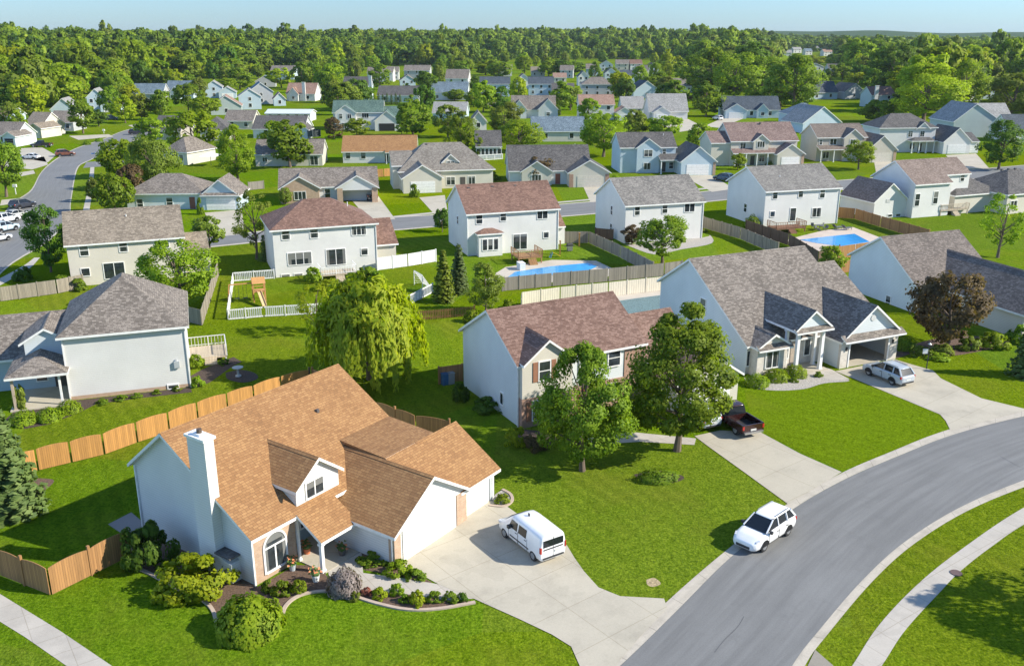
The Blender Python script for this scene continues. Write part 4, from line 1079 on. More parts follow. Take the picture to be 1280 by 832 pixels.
def patch(name, P, z, mat, smooth=0, kind='structure'):
    if smooth: P = spline(P + [P[0]], smooth)[:-1]
    P = [Vector((p.x, p.y, 0)) for p in P]
    tri = tessellate_polygon([P])
    me = bpy.data.meshes.new(name)
    me.from_pydata([(p.x, p.y, z) for p in P], [], [tuple(t) for t in tri]); me.materials.append(mat)
    for p in me.polygons:
        if p.normal.z < 0: p.flip()
    me.update()
    return tag(link(name, me), kind=kind)
def offset(P, d):
    out = []
    for k, p in enumerate(P):
        t = (P[min(k + 1, len(P) - 1)] - P[max(k - 1, 0)]).normalized(); out.append(p + Vector((-t.y, t.x, 0)) * d)
    return out
def edging(name, P, w, hgt, mat, sm=6):
    """a low raised strip along a path"""
    P = spline(P, sm) if sm else P
    m = MB(); A = offset(P, w / 2); B = offset(P, -w / 2)
    for k in range(len(P) - 1):
        a, b, c, d = A[k], A[k + 1], B[k + 1], B[k]
        m.face([(d.x, d.y, hgt), (c.x, c.y, hgt), (b.x, b.y, hgt), (a.x, a.y, hgt)])
        m.face([(a.x, a.y, 0), (a.x, a.y, hgt), (b.x, b.y, hgt), (b.x, b.y, 0)]); m.face([(d.x, d.y, 0), (c.x, c.y, 0), (c.x, c.y, hgt), (d.x, d.y, hgt)])
    return tag(m.build(name, mat), kind='structure')

# the street in front
eL = pix([(690, 905), (775, 832), (845, 764), (916, 694), (996, 633), (1060, 597), (1120, 571), (1195, 542), (1290, 518), (1400, 497)])
eR = pix([(935, 930), (990, 832), (1025, 786), (1078, 725), (1131, 677), (1200, 634), (1283, 599), (1400, 560)])
oL = pix([(672, 900), (755, 832), (827, 758), (905, 690), (985, 629), (1050, 592), (1110, 566), (1185, 537), (1280, 513), (1400, 489)])
oR = pix([(960, 930), (1006, 832), (1035, 792), (1090, 727), (1142, 680), (1210, 638), (1290, 605), (1400, 568)])
ribbon('road', eL, eR, .012, ROAD, n=90)
ribbon('gutter', oL, eL, .02, KERB, n=90); ribbon('gutter', eR, oR, .02, KERB, n=90)
swL = pix([(1015, 905), (1065, 832), (1099, 780.5), (1147, 730), (1200, 687.5), (1280, 634), (1380, 585)])
swR = pix([(1050, 905), (1102, 832), (1131, 788), (1174, 740.6), (1200, 714), (1238, 684), (1290, 650), (1400, 598)])
ribbon('sidewalk', swL, swR, .016, WALK, n=70)
patch('ramp', pix([(1000, 852), (1019, 812), (1042, 832), (1030, 850)]), .026, KERB)
m = MB(); c_ = at(1195, 716); m.tube([(c_.x, c_.y, 0), (c_.x, c_.y, .05)], [.33, .33], 20)
tag(m.build('manhole_cover', plain('cast_iron', (.14, .09, .08), .6)), 'round brown iron cover set beside the curving sidewalk', 'manhole cover')
crk = MB()
for a in (((930, 770), (922, 783), (905, 800), (893, 815)), ((1250, 570), (1268, 580), (1276, 584))):
    P = spline(pix(a), 5)
    A, B = offset(P, .016), offset(P, -.016)
    for k in range(len(P) - 1): crk.face([(B[k].x, B[k].y, .017), (B[k + 1].x, B[k + 1].y, .017), (A[k + 1].x, A[k + 1].y, .017), (A[k].x, A[k].y, .017)])
tag(crk.build('road_crack', plain('tar', (.09, .09, .09))), kind='structure')
# drives
patch('driveway', pix([(496, 703), (535, 674), (574, 648), (592, 636), (611, 620), (634, 633), (660, 652), (690, 668), (709, 682), (718, 697), (730, 714), (748, 734), (775, 745), (830, 748), (834, 760), (798, 798), (764, 838), (729, 842), (714, 808), (690, 793), (650, 774), (592, 748), (548, 730), (515, 712)]), .03, CONC)
patch('driveway', pix([(900, 538), (950, 540), (1000, 567), (1052, 590), (1020, 609), (985, 630), (930, 590), (884, 557), (868, 545)]), .03, CONC)
patch('driveway', pix([(1044, 464), (1118, 449), (1141, 456), (1166, 463), (1176, 473), (1227, 498), (1285, 512), (1240, 524), (1188, 538), (1182, 526), (1175, 518), (1069, 474)]), .03, CONC)
patch('path', pix([(404, 690), (428, 680), (452, 690), (454, 716), (500, 722), (548, 730), (592, 748), (560, 750), (505, 742), (455, 737), (412, 722)]), .024, WALK)
patch('path', pix([(1010, 452), (1040, 462), (1062, 474), (1040, 475), (1012, 468), (998, 461)]), .024, WALK)
patch('sidewalk', pix([(-40, 715), (0, 742), (75, 788), (152, 840), (95, 840), (30, 795), (-40, 752)]), .016, WALK)
patch('path', pix([(735, 548), (790, 540), (870, 548), (868, 556), (800, 552), (740, 556)]), .024, WALK)
patch('bare_soil', pix([(808, 724), (818, 722), (826, 729), (816, 733), (809, 730)]), .008, mulch((.36, .28, .16)), 5)
patch('mown_lawn', pix([(930, 485), (960, 488), (1000, 487), (1040, 480), (1068, 475), (1175, 518), (1186, 537), (1110, 565), (1052, 588), (1000, 564), (950, 538), (938, 520)]), .006, mowed((.088, .158, .004), (.155, .222, .008), R(-57)))
# planting beds
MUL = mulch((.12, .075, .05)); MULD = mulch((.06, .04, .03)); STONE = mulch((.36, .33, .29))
ED = plain('edging_stone', (.46, .36, .28), .85)
e1 = pix([(152, 703), (185, 716), (218, 734), (240, 744), (257, 753), (266, 763), (270, 775), (277, 797), (297, 807), (327, 801), (349, 782), (357, 758), (376, 744), (405, 739), (431, 742), (470, 754), (509, 762), (548, 761), (594, 753)])
edging('edging', e1, .2, .09, ED)
patch('garden_bed', pix([(155, 700), (218, 731), (257, 750), (272, 774), (280, 795), (297, 804), (327, 798), (347, 780), (355, 756), (376, 742), (405, 737), (431, 740), (470, 752), (509, 760), (548, 759), (592, 751), (560, 748), (505, 741), (455, 736), (410, 722), (400, 706), (370, 706), (322, 733), (270, 703), (180, 655)]), .01, MUL)
patch('garden_bed', pix([(449, 690), (490, 705), (505, 711), (540, 727), (535, 731), (500, 720), (455, 712)]), .012, MUL)
e2 = pix([(612, 632), (630, 633), (640, 626), (638, 618), (628, 612)])
edging('edging', e2, .2, .09, ED); patch('garden_bed', pix([(612, 631), (630, 632), (639, 626), (637, 618), (628, 612), (619, 618)]), .034, STONE)
patch('garden_bed', pix([(930, 472), (960, 470), (1000, 460), (1040, 470), (1062, 476), (1030, 479), (1005, 486), (970, 488), (940, 484)]), .014, STONE, 4)
patch('garden_bed', pix([(1120, 448), (1143, 441), (1165, 448), (1180, 446), (1204, 443), (1240, 436), (1262, 430), (1258, 420), (1180, 420), (1120, 436)]), .014, MUL)
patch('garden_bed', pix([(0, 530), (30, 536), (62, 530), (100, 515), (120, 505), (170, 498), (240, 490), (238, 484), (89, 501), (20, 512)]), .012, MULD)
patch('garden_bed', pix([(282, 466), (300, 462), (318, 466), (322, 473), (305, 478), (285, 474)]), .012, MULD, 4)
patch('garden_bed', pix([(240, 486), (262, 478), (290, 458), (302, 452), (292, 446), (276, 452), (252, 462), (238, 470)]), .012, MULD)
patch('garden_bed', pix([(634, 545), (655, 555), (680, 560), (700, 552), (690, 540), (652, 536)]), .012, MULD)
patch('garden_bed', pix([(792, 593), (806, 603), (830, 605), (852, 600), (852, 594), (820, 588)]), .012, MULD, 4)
patch('garden_bed', pix([(782, 306), (818, 318), (850, 312), (890, 304), (886, 293), (878, 297)]), .012, STONE, 4)
patch('garden_bed', pix([(0, 640), (30, 630), (66, 604), (58, 598), (20, 600), (-20, 620)]), .012, MUL, 4)
patch('patio', pix([(135, 655), (164, 640), (182, 655), (160, 672)]), .014, concrete((.25, .22, .2), 0, 0))
# streets further back
lsL = pix([(-60, 330), (0, 272), (20, 252), (40, 238), (52, 216), (70, 200), (95, 186), (130, 174), (158, 163), (200, 154), (240, 150)])
lsR = pix([(-30, 372), (12, 330), (60, 300), (85, 270), (88, 250), (96, 210), (112, 200), (145, 184), (175, 173), (205, 163), (245, 157)])
ribbon('road', lsL, lsR, .012, ROAD)
ribbon('gutter', [p + (p - q).normalized() * .9 for p, q in zip(lsL, lsR)], lsL, .016, KERB); ribbon('gutter', lsR, [q + (q - p).normalized() * .9 for p, q in zip(lsL, lsR)], .016, KERB)
ribbon('sidewalk', pix([(100, 290), (104, 262), (110, 235), (113, 209)]), pix([(108, 290), (112, 262), (116, 235), (118, 209)]), .016, WALK, n=12)
ribbon('sidewalk', pix([(-8, 352), (28, 333), (43, 322)]), pix([(-2, 358), (36, 336), (50, 322)]), .016, WALK, n=12)
ribbon('road', pix([(108, 203), (130, 201), (160, 201)]), pix([(104, 210), (130, 208), (160, 207)]), .016, ROAD, n=8)
csT = pix([(230, 300), (300, 293), (400, 281), (480, 273), (560, 268), (640, 261), (735, 253), (800, 247), (890, 239), (980, 231), (1100, 222), (1290, 206)])
csB = pix([(230, 311), (300, 304), (400, 293), (490, 287), (562, 281), (640, 275), (738, 267), (800, 261), (890, 251), (980, 243), (1100, 233), (1290, 217)])
ribbon('road', csT, csB, .012, ROAD)
ribbon('gutter', [p + (p - q).normalized() * .8 for p, q in zip(csT, csB)], csT, .016, KERB); ribbon('gutter', csB, [q + (q - p).normalized() * .8 for p, q in zip(csT, csB)], .016, KERB)
ribbon('sidewalk', pix([(485, 271), (545, 265), (640, 257), (735, 249), (890, 234)]), pix([(486, 273), (547, 266.6), (640, 258.6), (736, 250.6), (892, 235.6)]), .018, WALK, n=20)
for P in ([(256, 266), (302, 262), (306, 290), (268, 296)], [(436, 246), (472, 244), (494, 274), (462, 276)], [(524, 247), (556, 244), (560, 268), (545, 270)], [(728, 231), (760, 228), (752, 252), (738, 253)], [(853, 220), (889, 219), (918, 236), (890, 240)], [(980, 208), (1008, 208), (1030, 226), (1004, 228)], [(1092, 198), (1112, 196), (1120, 220), (1096, 222)], [(1182, 194), (1220, 192), (1236, 210), (1200, 212)],
          [(20, 186), (52, 184), (70, 194), (60, 203), (30, 198)], [(10, 199), (55, 196), (60, 206), (40, 212), (5, 208)], [(86, 170), (136, 168), (142, 171), (98, 175)], [(10, 218), (42, 213), (44, 217), (8, 224)], [(2, 250), (22, 248), (20, 254), (0, 257)], [(815, 150), (860, 149), (874, 156), (880, 160), (850, 165), (836, 160)], [(903, 148), (930, 148), (900, 160), (880, 158)], [(160, 157), (200, 150), (205, 153), (172, 161)]):
    patch('driveway', pix(P), .02, CONC)

# ------------------------------------------------------------------ fences
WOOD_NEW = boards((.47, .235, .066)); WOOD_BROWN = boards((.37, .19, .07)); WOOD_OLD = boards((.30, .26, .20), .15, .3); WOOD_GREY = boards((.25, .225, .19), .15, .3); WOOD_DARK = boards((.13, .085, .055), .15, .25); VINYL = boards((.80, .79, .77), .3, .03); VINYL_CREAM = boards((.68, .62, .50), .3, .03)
def fence(label, P, hgt, mat, style='flat', bay=2.4, postm=None, name='wooden_fence', rise=.11, group=None):
    P = [Vector((p[0], p[1], 0)) for p in P]
    root = empty(name, P[0], 0, label, 'fence', group)
    postm = postm or mat
    pm = MB(); ph = hgt + (.08 if style != 'scallop' else .12)
    pm.box(-.07, .07, -.07, .07, 0, ph); pmesh = pm.mesh('post', postm)
    first = True; pan = MB()
    for a, b in zip(P[:-1], P[1:]):
        d = b - a; L = d.length; t = d / L; nrm = Vector((-t.y, t.x, 0)); nb = max(1, round(L / bay)); rz = math.atan2(t.y, t.x)
        for k in range(nb):
            p = a + t * (L * k / nb); q = a + t * (L * (k + 1) / nb); pan = MB()
            if k or first: link('post', pmesh, root, tuple(p - P[0]), rz)
            p = p + t * .07; q = q - t * .07
            def O(v, dz, s): w = v - P[0] + nrm * s; return (w.x, w.y, dz)
            if style == 'scallop':
                n = 10
                for i in range(n):
                    u, v = i / n, (i + 1) / n
                    zu = hgt - rise + rise * math.sin(math.pi * u) ** .7; zv = hgt - rise + rise * math.sin(math.pi * v) ** .7
                    A, B = p.lerp(q, u), p.lerp(q, v)
                    pan.face([O(A, .05, -.02), O(B, .05, -.02), O(B, zv, -.02), O(A, zu, -.02)]); pan.face([O(B, .05, .02), O(A, .05, .02), O(A, zu, .02), O(B, zv, .02)])
                    pan.face([O(A, zu, -.02), O(B, zv, -.02), O(B, zv, .02), O(A, zu, .02)])
                pan.face([O(p, .05, .02), O(p, .05, -.02), O(p, hgt - rise, -.02), O(p, hgt - rise, .02)]); pan.face([O(q, .05, -.02), O(q, .05, .02), O(q, hgt - rise, .02), O(q, hgt - rise, -.02)])
            elif style == 'picket':
                for z in (.25, hgt - .2): pan.bar(O(p, z, .03), O(q, z, .03), .04, .09)
                n = max(4, round((q - p).length / .19))
                for i in range(n + 1):
                    c = p.lerp(q, i / n); pan.bar(O(c, .05, -.02), O(c, hgt, -.02), .03, .09)
            elif style == 'rails':
                for z in (.12, hgt - .05): pan.bar(O(p, z, 0), O(q, z, 0), .05, .14)
                n = max(4, round((q - p).length / .22))
                for i in range(1, n): c = p.lerp(q, i / n); pan.bar(O(c, .15, 0), O(c, hgt - .1, 0), .03, .12)
            else:
                F = [O(p, .05, -.02), O(q, .05, -.02), O(q, hgt, -.02), O(p, hgt, -.02)]; G = [O(p, .05, .02), O(q, .05, .02), O(q, hgt, .02), O(p, hgt, .02)]
                pan.face(F); pan.face(G[::-1]); pan.face([F[3], F[2], G[2], G[3]]); pan.face([F[0], F[3], G[3], G[0]]); pan.face([F[1], G[1], G[2], F[2]]); pan.face([F[0], G[0], G[1], F[1]])
                for z in (.4, hgt - .35): pan.bar(O(p, z, .05), O(q, z, .05), .05, .09)
            pan.build('panel', mat, root)
        first = False
    link('post', pmesh, root, tuple(P[-1] - P[0]), rz)
    return root
fence('new orange-brown wooden fence with arched panels and dark posts behind the orange-roofed house', pix([(0, 604), (48, 588), (90, 578), (131, 568), (172, 553), (212, 540), (248, 527), (285, 515), (318, 505), (352, 493), (388, 484)]), 1.75, WOOD_NEW, 'scallop', 2.6, WOOD_DARK)
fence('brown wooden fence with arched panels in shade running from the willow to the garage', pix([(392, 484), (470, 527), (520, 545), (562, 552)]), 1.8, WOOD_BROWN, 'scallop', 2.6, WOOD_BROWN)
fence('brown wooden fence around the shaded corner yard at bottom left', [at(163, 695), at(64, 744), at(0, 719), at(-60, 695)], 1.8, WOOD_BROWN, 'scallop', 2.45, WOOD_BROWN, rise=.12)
fence('white vinyl fence around the yard with the wooden play set', pix([(343, 348), (292, 352), (285, 400), (330, 396), (384, 393), (440, 388), (512, 381), (541, 366)]), 1.15, VINYL, 'rails', 2.4, VINYL, 'vinyl_fence')
fence('white vinyl fence with a gate at the right of the hip-roofed house', pix([(472, 338), (510, 333), (545, 327)]), 1.7, VINYL, 'flat', 2.4, VINYL, 'vinyl_fence')
fence('weathered wooden fence turning a corner under the bright green tree', pix([(205, 395), (253, 407), (273, 345)]), 1.75, WOOD_OLD, 'flat', 2.4)
fence('weathered fence with buttressed boards at the left edge below the street', pix([(-20, 380), (0, 377), (72, 367), (105, 360)]), 1.7, WOOD_OLD, 'flat', 1.8)
fence('short brown picket fence right of the willow', pix([(520, 401), (556, 398), (593, 394)]), 1.1, WOOD_BROWN, 'picket', 2.6)
fence('long weathered grey fence behind the open blue pool', pix([(628, 364), (690, 358), (760, 352), (830, 345), (852, 342)]), 1.7, WOOD_GREY, 'flat', 2.3)
fence('cream vinyl fence behind the purple-brown roof', pix([(652, 394), (652, 384), (700, 377), (760, 371), (830, 363)]), 1.75, VINYL_CREAM, 'flat', 2.4, VINYL_CREAM, 'vinyl_fence')
fence('weathered brown fence along the side of the pool yard left of the round green tree', pix([(706, 304), (736, 304), (775, 322), (816, 344)]), 1.75, WOOD_OLD, 'flat', 2.4)
fence('grey wooden fence between the two grey-roofed white houses', pix([(879, 285), (925, 299), (972, 319)]), 1.8, WOOD_OLD, 'flat', 2.4)
fence('dark wooden fence in front of the covered blue pool', pix([(932, 289), (985, 307), (1022, 330), (1048, 322)]), 1.75, WOOD_DARK, 'flat', 2.4)  # panels in the darkest of the board colours
fence('sunlit brown fence closing the right end of the blue pool yard', pix([(1047, 324), (1068, 321), (1090, 318)]), 1.8, WOOD_BROWN, 'flat', 2.4)
fence('dark brown fence along the left of the brown-roofed white house', pix([(1044, 272), (1068, 274), (1100, 284), (1160, 302)]), 1.8, WOOD_BROWN, 'flat', 2.4)
fence('short brown fence behind the small round tree between the two grey roofs', pix([(1034, 345), (1050, 342), (1068, 339)]), 1.7, WOOD_BROWN, 'flat', 2.0)
fence('orange-brown fence behind the brick ranch house', pix([(460, 222), (480, 221), (502, 219)]), 1.7, WOOD_NEW, 'flat', 2.4)
fence('low grey fence at the left of the brick ranch', pix([(311, 238), (330, 236)]), 1.6, WOOD_GREY, 'flat', 2.4)
fence('dark fence between the pool yard and the middle grey-roofed house', pix([(744, 298), (766, 300)]), 1.6, WOOD_DARK, 'flat', 2.2)
fence('grey fence behind the light blue two-storey house', pix([(594, 134), (622, 133)]), 1.7, WOOD_GREY, 'flat', 3)
fence('white railing around the deck of the sunroom house', pix([(598, 201), (628, 199)]), 1.3, VINYL, 'rails', 2.4, VINYL, 'vinyl_fence')
fence('weathered fence behind the willow at the house side, holding stored bits', pix([(549, 480), (578, 476)]), 1.6, WOOD_BROWN, 'flat', 2.4)

# ------------------------------------------------------------------ pools, decks, yard things
POOL = water((.03, .30, .62))
patch('patio', pix([(606, 350), (632, 334), (690, 325), (745, 326), (766, 336), (760, 346), (700, 352), (640, 358)]), .03, concrete((.52, .46, .37), 0, 0))
patch('pool', pix([(634, 347), (644, 340), (690, 333), (735, 329), (747, 333), (735, 339), (690, 344), (640, 351)]), .05, POOL)
patch('patio', pix([(982, 300), (1030, 288), (1066, 284), (1100, 297), (1094, 306), (1050, 316), (1000, 312)]), .03, concrete((.55, .46, .38), 0, 0))
cov = patch('pool_cover', pix([(1000, 300), (1034, 296), (1068, 292.5), (1087, 302.5), (1050, 308), (1020, 304)]), .06, water((.02, .27, .62)), kind=None)
m_ = cov.modifiers.new('t', 'SOLIDIFY'); m_.thickness = .05
tag(cov, 'bright blue cover stretched over the pool behind the dark wooden fence', 'pool cover')
patch('patio', pix([(758, 380), (764, 369), (830, 363), (840, 372), (838, 395), (790, 402)]), .03, concrete((.5, .45, .38), 0, 0))
cov = patch('pool_cover', pix([(764, 378), (790, 374), (828, 369), (832, 390), (790, 397)]), .06, mulch((.13, .20, .20)), kind=None)
m_ = cov.modifiers.new('t', 'SOLIDIFY'); m_.thickness = .05
tag(cov, 'grey-green winter cover over the pool between the purple and grey roofs', 'pool cover')

def deck(label, corner, w, d, rz, z, floorm, railm, rails='flr', rh=.95):
    root = empty('wooden_deck', corner, rz, label, 'deck')
    m = MB(); m.box(0, w, 0, d, z - .15, z); m.build('floor', floorm, root)
    for x, y in ((.1, .1), (w - .1, .1), (.1, d - .1), (w - .1, d - .1)):
        m = MB(); m.box(x - .07, x + .07, y - .07, y + .07, 0, z - .15); m.build('leg', railm, root)
    for s, a, b in (('f', (0, 0), (w, 0)), ('l', (0, 0), (0, d)), ('r', (w, 0), (w, d)), ('b', (0, d), (w, d))):
        if s not in rails: continue
        m = MB(); a = Vector((*a, 0)); b = Vector((*b, 0))
        m.bar((a.x, a.y, z + rh), (b.x, b.y, z + rh), .09, .06); m.bar((a.x, a.y, z + .15), (b.x, b.y, z + .15), .05, .05)
        n = max(4, int((b - a).length / .3))
        for k in range(n + 1):
            c = a.lerp(b, k / n); t = .09 if k % 6 == 0 or k == n else .04
            m.bar((c.x, c.y, z), (c.x, c.y, z + rh), t)
        m.build('railing', railm, root)
    m = MB()
    for k in range(3): m.box(w * .4, w * .4 + 1.1, -.3 * (k + 1), -.3 * k, 0, max(.05, z * (1 - (k + 1) / 4)))
    m.build('step', floorm, root)
    return root
PALEDECK = boards((.5, .42, .31), .14, .15); GREYRAIL = plain('rail_grey', (.62, .62, .6), .6)
deck('small pale deck with grey railing behind the white-sided house at left', at(237, 455), 3.4, 3.6, R(19), .5, PALEDECK, GREYRAIL, 'rb')
deck('raised grey deck with white railing behind the hip-roofed white house', at(402, 352), 4.4, 2.4, R(21), .8, PALEDECK, TRIM)
deck('brown wooden deck with stairs beside the open blue pool', at(648, 331), 3.4, 3.0, R(19), .9, boards((.34, .19, .08)), plain('rail_brown', (.32, .17, .08), .7))
deck('dark brown deck crowded with railings behind the covered blue pool', at(970, 292), 5.2, 2.6, R(17), .7, boards((.22, .11, .06)), plain('rail_dark', (.22, .10, .05), .7))
deck('pale deck with brick-coloured skirt at the brown-roofed white house', at(1175, 270), 6.0, 3.0, R(20), .9, PALEDECK, plain('rail_tan', (.5, .42, .32), .7))

# play set with slide
c_ = at(318, 378); root = empty('play_set', c_, R(20), 'wooden play set with a yellow slide and swing in the white fenced yard', 'play set')
PW_ = plain('play_wood', (.50, .26, .09), .7)
m = MB()
for x in (.0, 1.3):
    for y in (0, 1.3): m.bar((x, y, 0), (x, y, 2.2), .12)
m.box(0, 1.3, 0, 1.3, 1.15, 1.25); m.bar((0, 0, 1.9), (1.3, 0, 1.9), .08); m.bar((0, 1.3, 1.9), (1.3, 1.3, 1.9), .08); m.build('tower', PW_, root)
m = MB(); m.face([(-.1, -.15, 2.2), (1.4, -.15, 2.2), (1.4, .65, 2.8), (-.1, .65, 2.8)]); m.face([(-.1, 1.45, 2.2), (-.1, .65, 2.8), (1.4, .65, 2.8), (1.4, 1.45, 2.2)]); m.build('roof', PW_, root)
m = MB(); m.bar((.65, -.05, 1.2), (.9, -2.6, .2), .5, .06); m.bar((.42, -.05, 1.3), (.67, -2.6, .3), .05, .16); m.bar((.88, -.05, 1.3), (1.13, -2.6, .3), .05, .16); m.build('slide', plain('slide_yellow', (.70, .50, .26), .4), root)
m = MB(); m.bar((0, .65, 2.15), (-2.6, .65, 2.15), .12); m.bar((-2.6, .65, 2.15), (-2.8, -.3, 0), .1); m.bar((-2.6, .65, 2.15), (-2.8, 1.6, 0), .1); m.build('swing_beam', PW_, root)
for x in (-.9, -1.8):
    m = MB(); m.bar((x - .2, .65, 2.1), (x - .2, .65, .5), .03); m.bar((x + .2, .65, 2.1), (x + .2, .65, .5), .03); m.box(x - .25, x + .25, .5, .8, .46, .5); m.build('swing', DARK, root)
# soccer goal
c_ = at(518, 356); root = empty('soccer_goal', c_, R(-62), 'small white netted soccer goal standing in the fenced lawn', 'soccer goal')
m = MB()
m.bar((0, 0, 0), (0, 0, 1.8), .07); m.bar((2.6, 0, 0), (2.6, 0, 1.8), .07); m.bar((0, 0, 1.8), (2.6, 0, 1.8), .07); m.bar((0, 0, 1.8), (0, 1.2, 0), .05); m.bar((2.6, 0, 1.8), (2.6, 1.2, 0), .05); m.bar((0, 1.2, 0), (2.6, 1.2, 0), .05); m.build('frame', TRIM, root)
m = MB()
for k in range(14): x = 2.6 * k / 13; m.bar((x, 0, 1.8), (x, 1.2, 0), .025)
for k in range(1, 8): z = 1.8 * k / 8; y = 1.2 * (1 - k / 8); m.bar((0, y, z), (2.6, y, z), .025)
for k in range(1, 8):
    z = 1.8 * k / 8; y = 1.2 * (1 - k / 8)
    for x in (0, 2.6): m.bar((x, 0, z), (x, y, z), .025)
m.build('net', TRIM, root)
# bird bath
c_ = at(298, 470); root = empty('bird_bath', c_, 0, 'small pale stone bird bath in a dark mulch bed behind the arched fence', 'bird bath')
SG = plain('stone_grey', (.45, .46, .45), .8)
m = MB(); m.tube([(0, 0, 0), (0, 0, .1), (0, 0, .15), (0, 0, .7)], [.28, .26, .1, .09], 12); m.build('pedestal', SG, root)
m = MB(); m.tube([(0, 0, .7), (0, 0, .8), (0, 0, .86)], [.12, .45, .5], 16); m.build('bowl', SG, root)
# lamp post with sign at the grey house's drive
c_ = at(1158, 461); root = empty('lamp_post', c_, 0, 'black garden lamp post with a small white sign beside the driveway', 'lamp post')
m = MB(); m.tube([(0, 0, 0), (0, 0, 2.1)], [.05, .04], 8); m.box(-.12, .12, -.12, .12, 2.1, 2.4); m.build('post', DARK, root)
m = MB(); m.face([(-.15, -.15, 2.4), (.15, -.15, 2.4), (.15, .15, 2.4), (-.15, .15, 2.4)]); m.tube([(0, 0, 2.4), (0, 0, 2.55)], [.17, .02], 8); m.build('lantern', plain('lamp_glass', (.5, .5, .46), .3), root)
m = MB(); m.box(-.55, -.1, -.02, .02, 1.5, 1.95); m.build('sign_board', TRIM, root)
# mailboxes, street signs
for (px, py, lb, cat, nm, col, hh) in ((130, 167, 'white mailbox at the end of the curved street drive', 'mailbox', 'mailbox', (.75, .75, .72), 1.3), (20, 243, 'white board on a post beside the street at left edge', 'sign', 'yard_sign', (.75, .75, .73), 1.9)):
    c_ = at(px, py); root = empty(nm, c_, 0, lb, cat)
    m = MB(); m.box(-.06, .06, -.06, .06, 0, hh - .3); m.build('post', TRIM, root); m = MB(); m.box(-.35, .35, -.18, .18, hh - .5, hh); m.build('box' if nm == 'mailbox' else 'board', plain('board_white', col), root)
c_ = at(121, 206); root = empty('street_sign', c_, R(20), 'thin street name sign with blue blades at the corner of the left street', 'street sign')
m = MB(); m.tube([(0, 0, 0), (0, 0, 2.8)], [.035, .03], 6); m.build('post', plain('galvanised', (.45, .46, .47), .4), root); m = MB(); m.box(-.9, -.1, -.02, .02, 2.5, 2.75); m.box(-.02, .02, -.5, .5, 2.78, 3.0); m.build('blade', plain('sign_blue', (.08, .18, .40), .4), root)
# trampoline and umbrella
c_ = at(393, 174); root = empty('trampoline', c_, 0, 'dark netted trampoline beside the long charcoal roof', 'trampoline')
m = MB(); pts = [(1.9 * math.cos(q), 1.9 * math.sin(q)) for q in [math.pi * 2 * k / 16 for k in range(17)]]
for (x, y), (x2, y2) in zip(pts[:-1], pts[1:]): m.face([(x, y, .85), (x2, y2, .85), (x2, y2, 2.6), (x, y, 2.6)])
m.build('net', plain('net_dark', (.04, .05, .05), .8), root); m = MB(); m.tube([(0, 0, .8), (0, 0, .9)], [1.9, 1.9], 16); m.build('mat', DARK, root)
for x, y in pts[:16:4]:
    m = MB(); m.bar((x, y, 0), (x, y, 2.7), .06); m.build('leg', plain('galvanised', (.45, .46, .47), .4), root)
c_ = at(264, 207); root = empty('patio_umbrella', c_, 0, 'white square patio umbrella beside the grey hip roof', 'umbrella')
m = MB(); m.bar((0, 0, 0), (0, 0, 2.5), .08); m.build('pole', DARK, root); m = MB()
q = [(-2, -2), (2, -2), (2, 2), (-2, 2)]
for k in range(4): m.face([(*q[k], 2.3), (*q[(k + 1) % 4], 2.3), (0, 0, 3.1)]); m.face([(*q[(k + 1) % 4], 2.28), (*q[k], 2.28), (0, 0, 3.08)])
m.build('canopy', TRIM, root)
# patio chairs by the covered blue pool
LC = plain('chair_grey', (.12, .13, .14), .6)
for px, py, lb in ((1046, 287, 'dark sun lounger on the pool patio, nearer the white house'), (1058, 288, 'dark sun lounger on the pool patio, nearer the lawn')):
    root = empty('sun_lounger', at(px, py, .03), R(30), lb, 'lounger', 'loungers on the pool patio')
    m = MB(); m.box(0, 1.3, 0, .65, .28, .36); m.build('seat', LC, root); m = MB(); m.bar((0, .325, .34), (-.55, .325, .85), .65, .07); m.build('backrest', LC, root)
    for x in (.1, 1.2):
        for y in (.05, .6): m = MB(); m.box(x - .03, x + .03, y - .03, y + .03, 0, .28); m.build('leg', LC, root)
def chair(label, P, rz, group, mat):
    root = empty('patio_chair', P, rz, label, 'chair', group)
    m = MB(); m.box(-.25, .25, -.25, .25, .40, .45); m.build('seat', mat, root); m = MB(); m.bar((0, .24, .45), (0, .32, .92), .5, .04); m.build('backrest', mat, root)
    for x in (-.22, .22):
        for y in (-.22, .22): m = MB(); m.box(x - .02, x + .02, y - .02, y + .02, 0, .4); m.build('leg', mat, root)
def table(label, P, mat, r=.6):
    root = empty('patio_table', P, 0, label, 'table')
    m = MB(); m.tube([(0, 0, .69), (0, 0, .73)], [r, r], 16); m.build('tabletop', mat, root); m = MB(); m.tube([(0, 0, 0), (0, 0, .04), (0, 0, .06), (0, 0, .69)], [.3, .3, .05, .05], 10); m.build('pedestal', mat, root)
def grill(label, P, rz):
    root = empty('grill', P, rz, label, 'grill')
    m = MB(); m.prism([(-.28, .8), (.28, .8), (.28, 1.0), (.12, 1.15), (-.12, 1.15), (-.28, 1.0)], 'x', -.4, .4); m.build('hood', DARK, root)
    m = MB(); m.box(-.36, .36, -.24, .24, .1, .8); m.build('cabinet', plain('grill_steel', (.3, .3, .31), .35, .6), root); m = MB(); m.box(-.75, -.4, -.22, .22, .78, .82); m.box(.4, .75, -.22, .22, .78, .82); m.build('side_shelf', DARK, root)
c_ = at(1024, 287, .03); table('dark round patio table beside the brown deck at the covered blue pool', c_, LC)
for k in range(4):
    a = R(45 + 90 * k); chair('dark patio chair around the round table by the covered blue pool', (c_.x + .95 * math.cos(a), c_.y + .95 * math.sin(a), .03), a - math.pi / 2, 'chairs around the poolside table', LC)
grill('black barbecue grill on the lawn edge right of the open blue pool', at(712, 314), R(20))
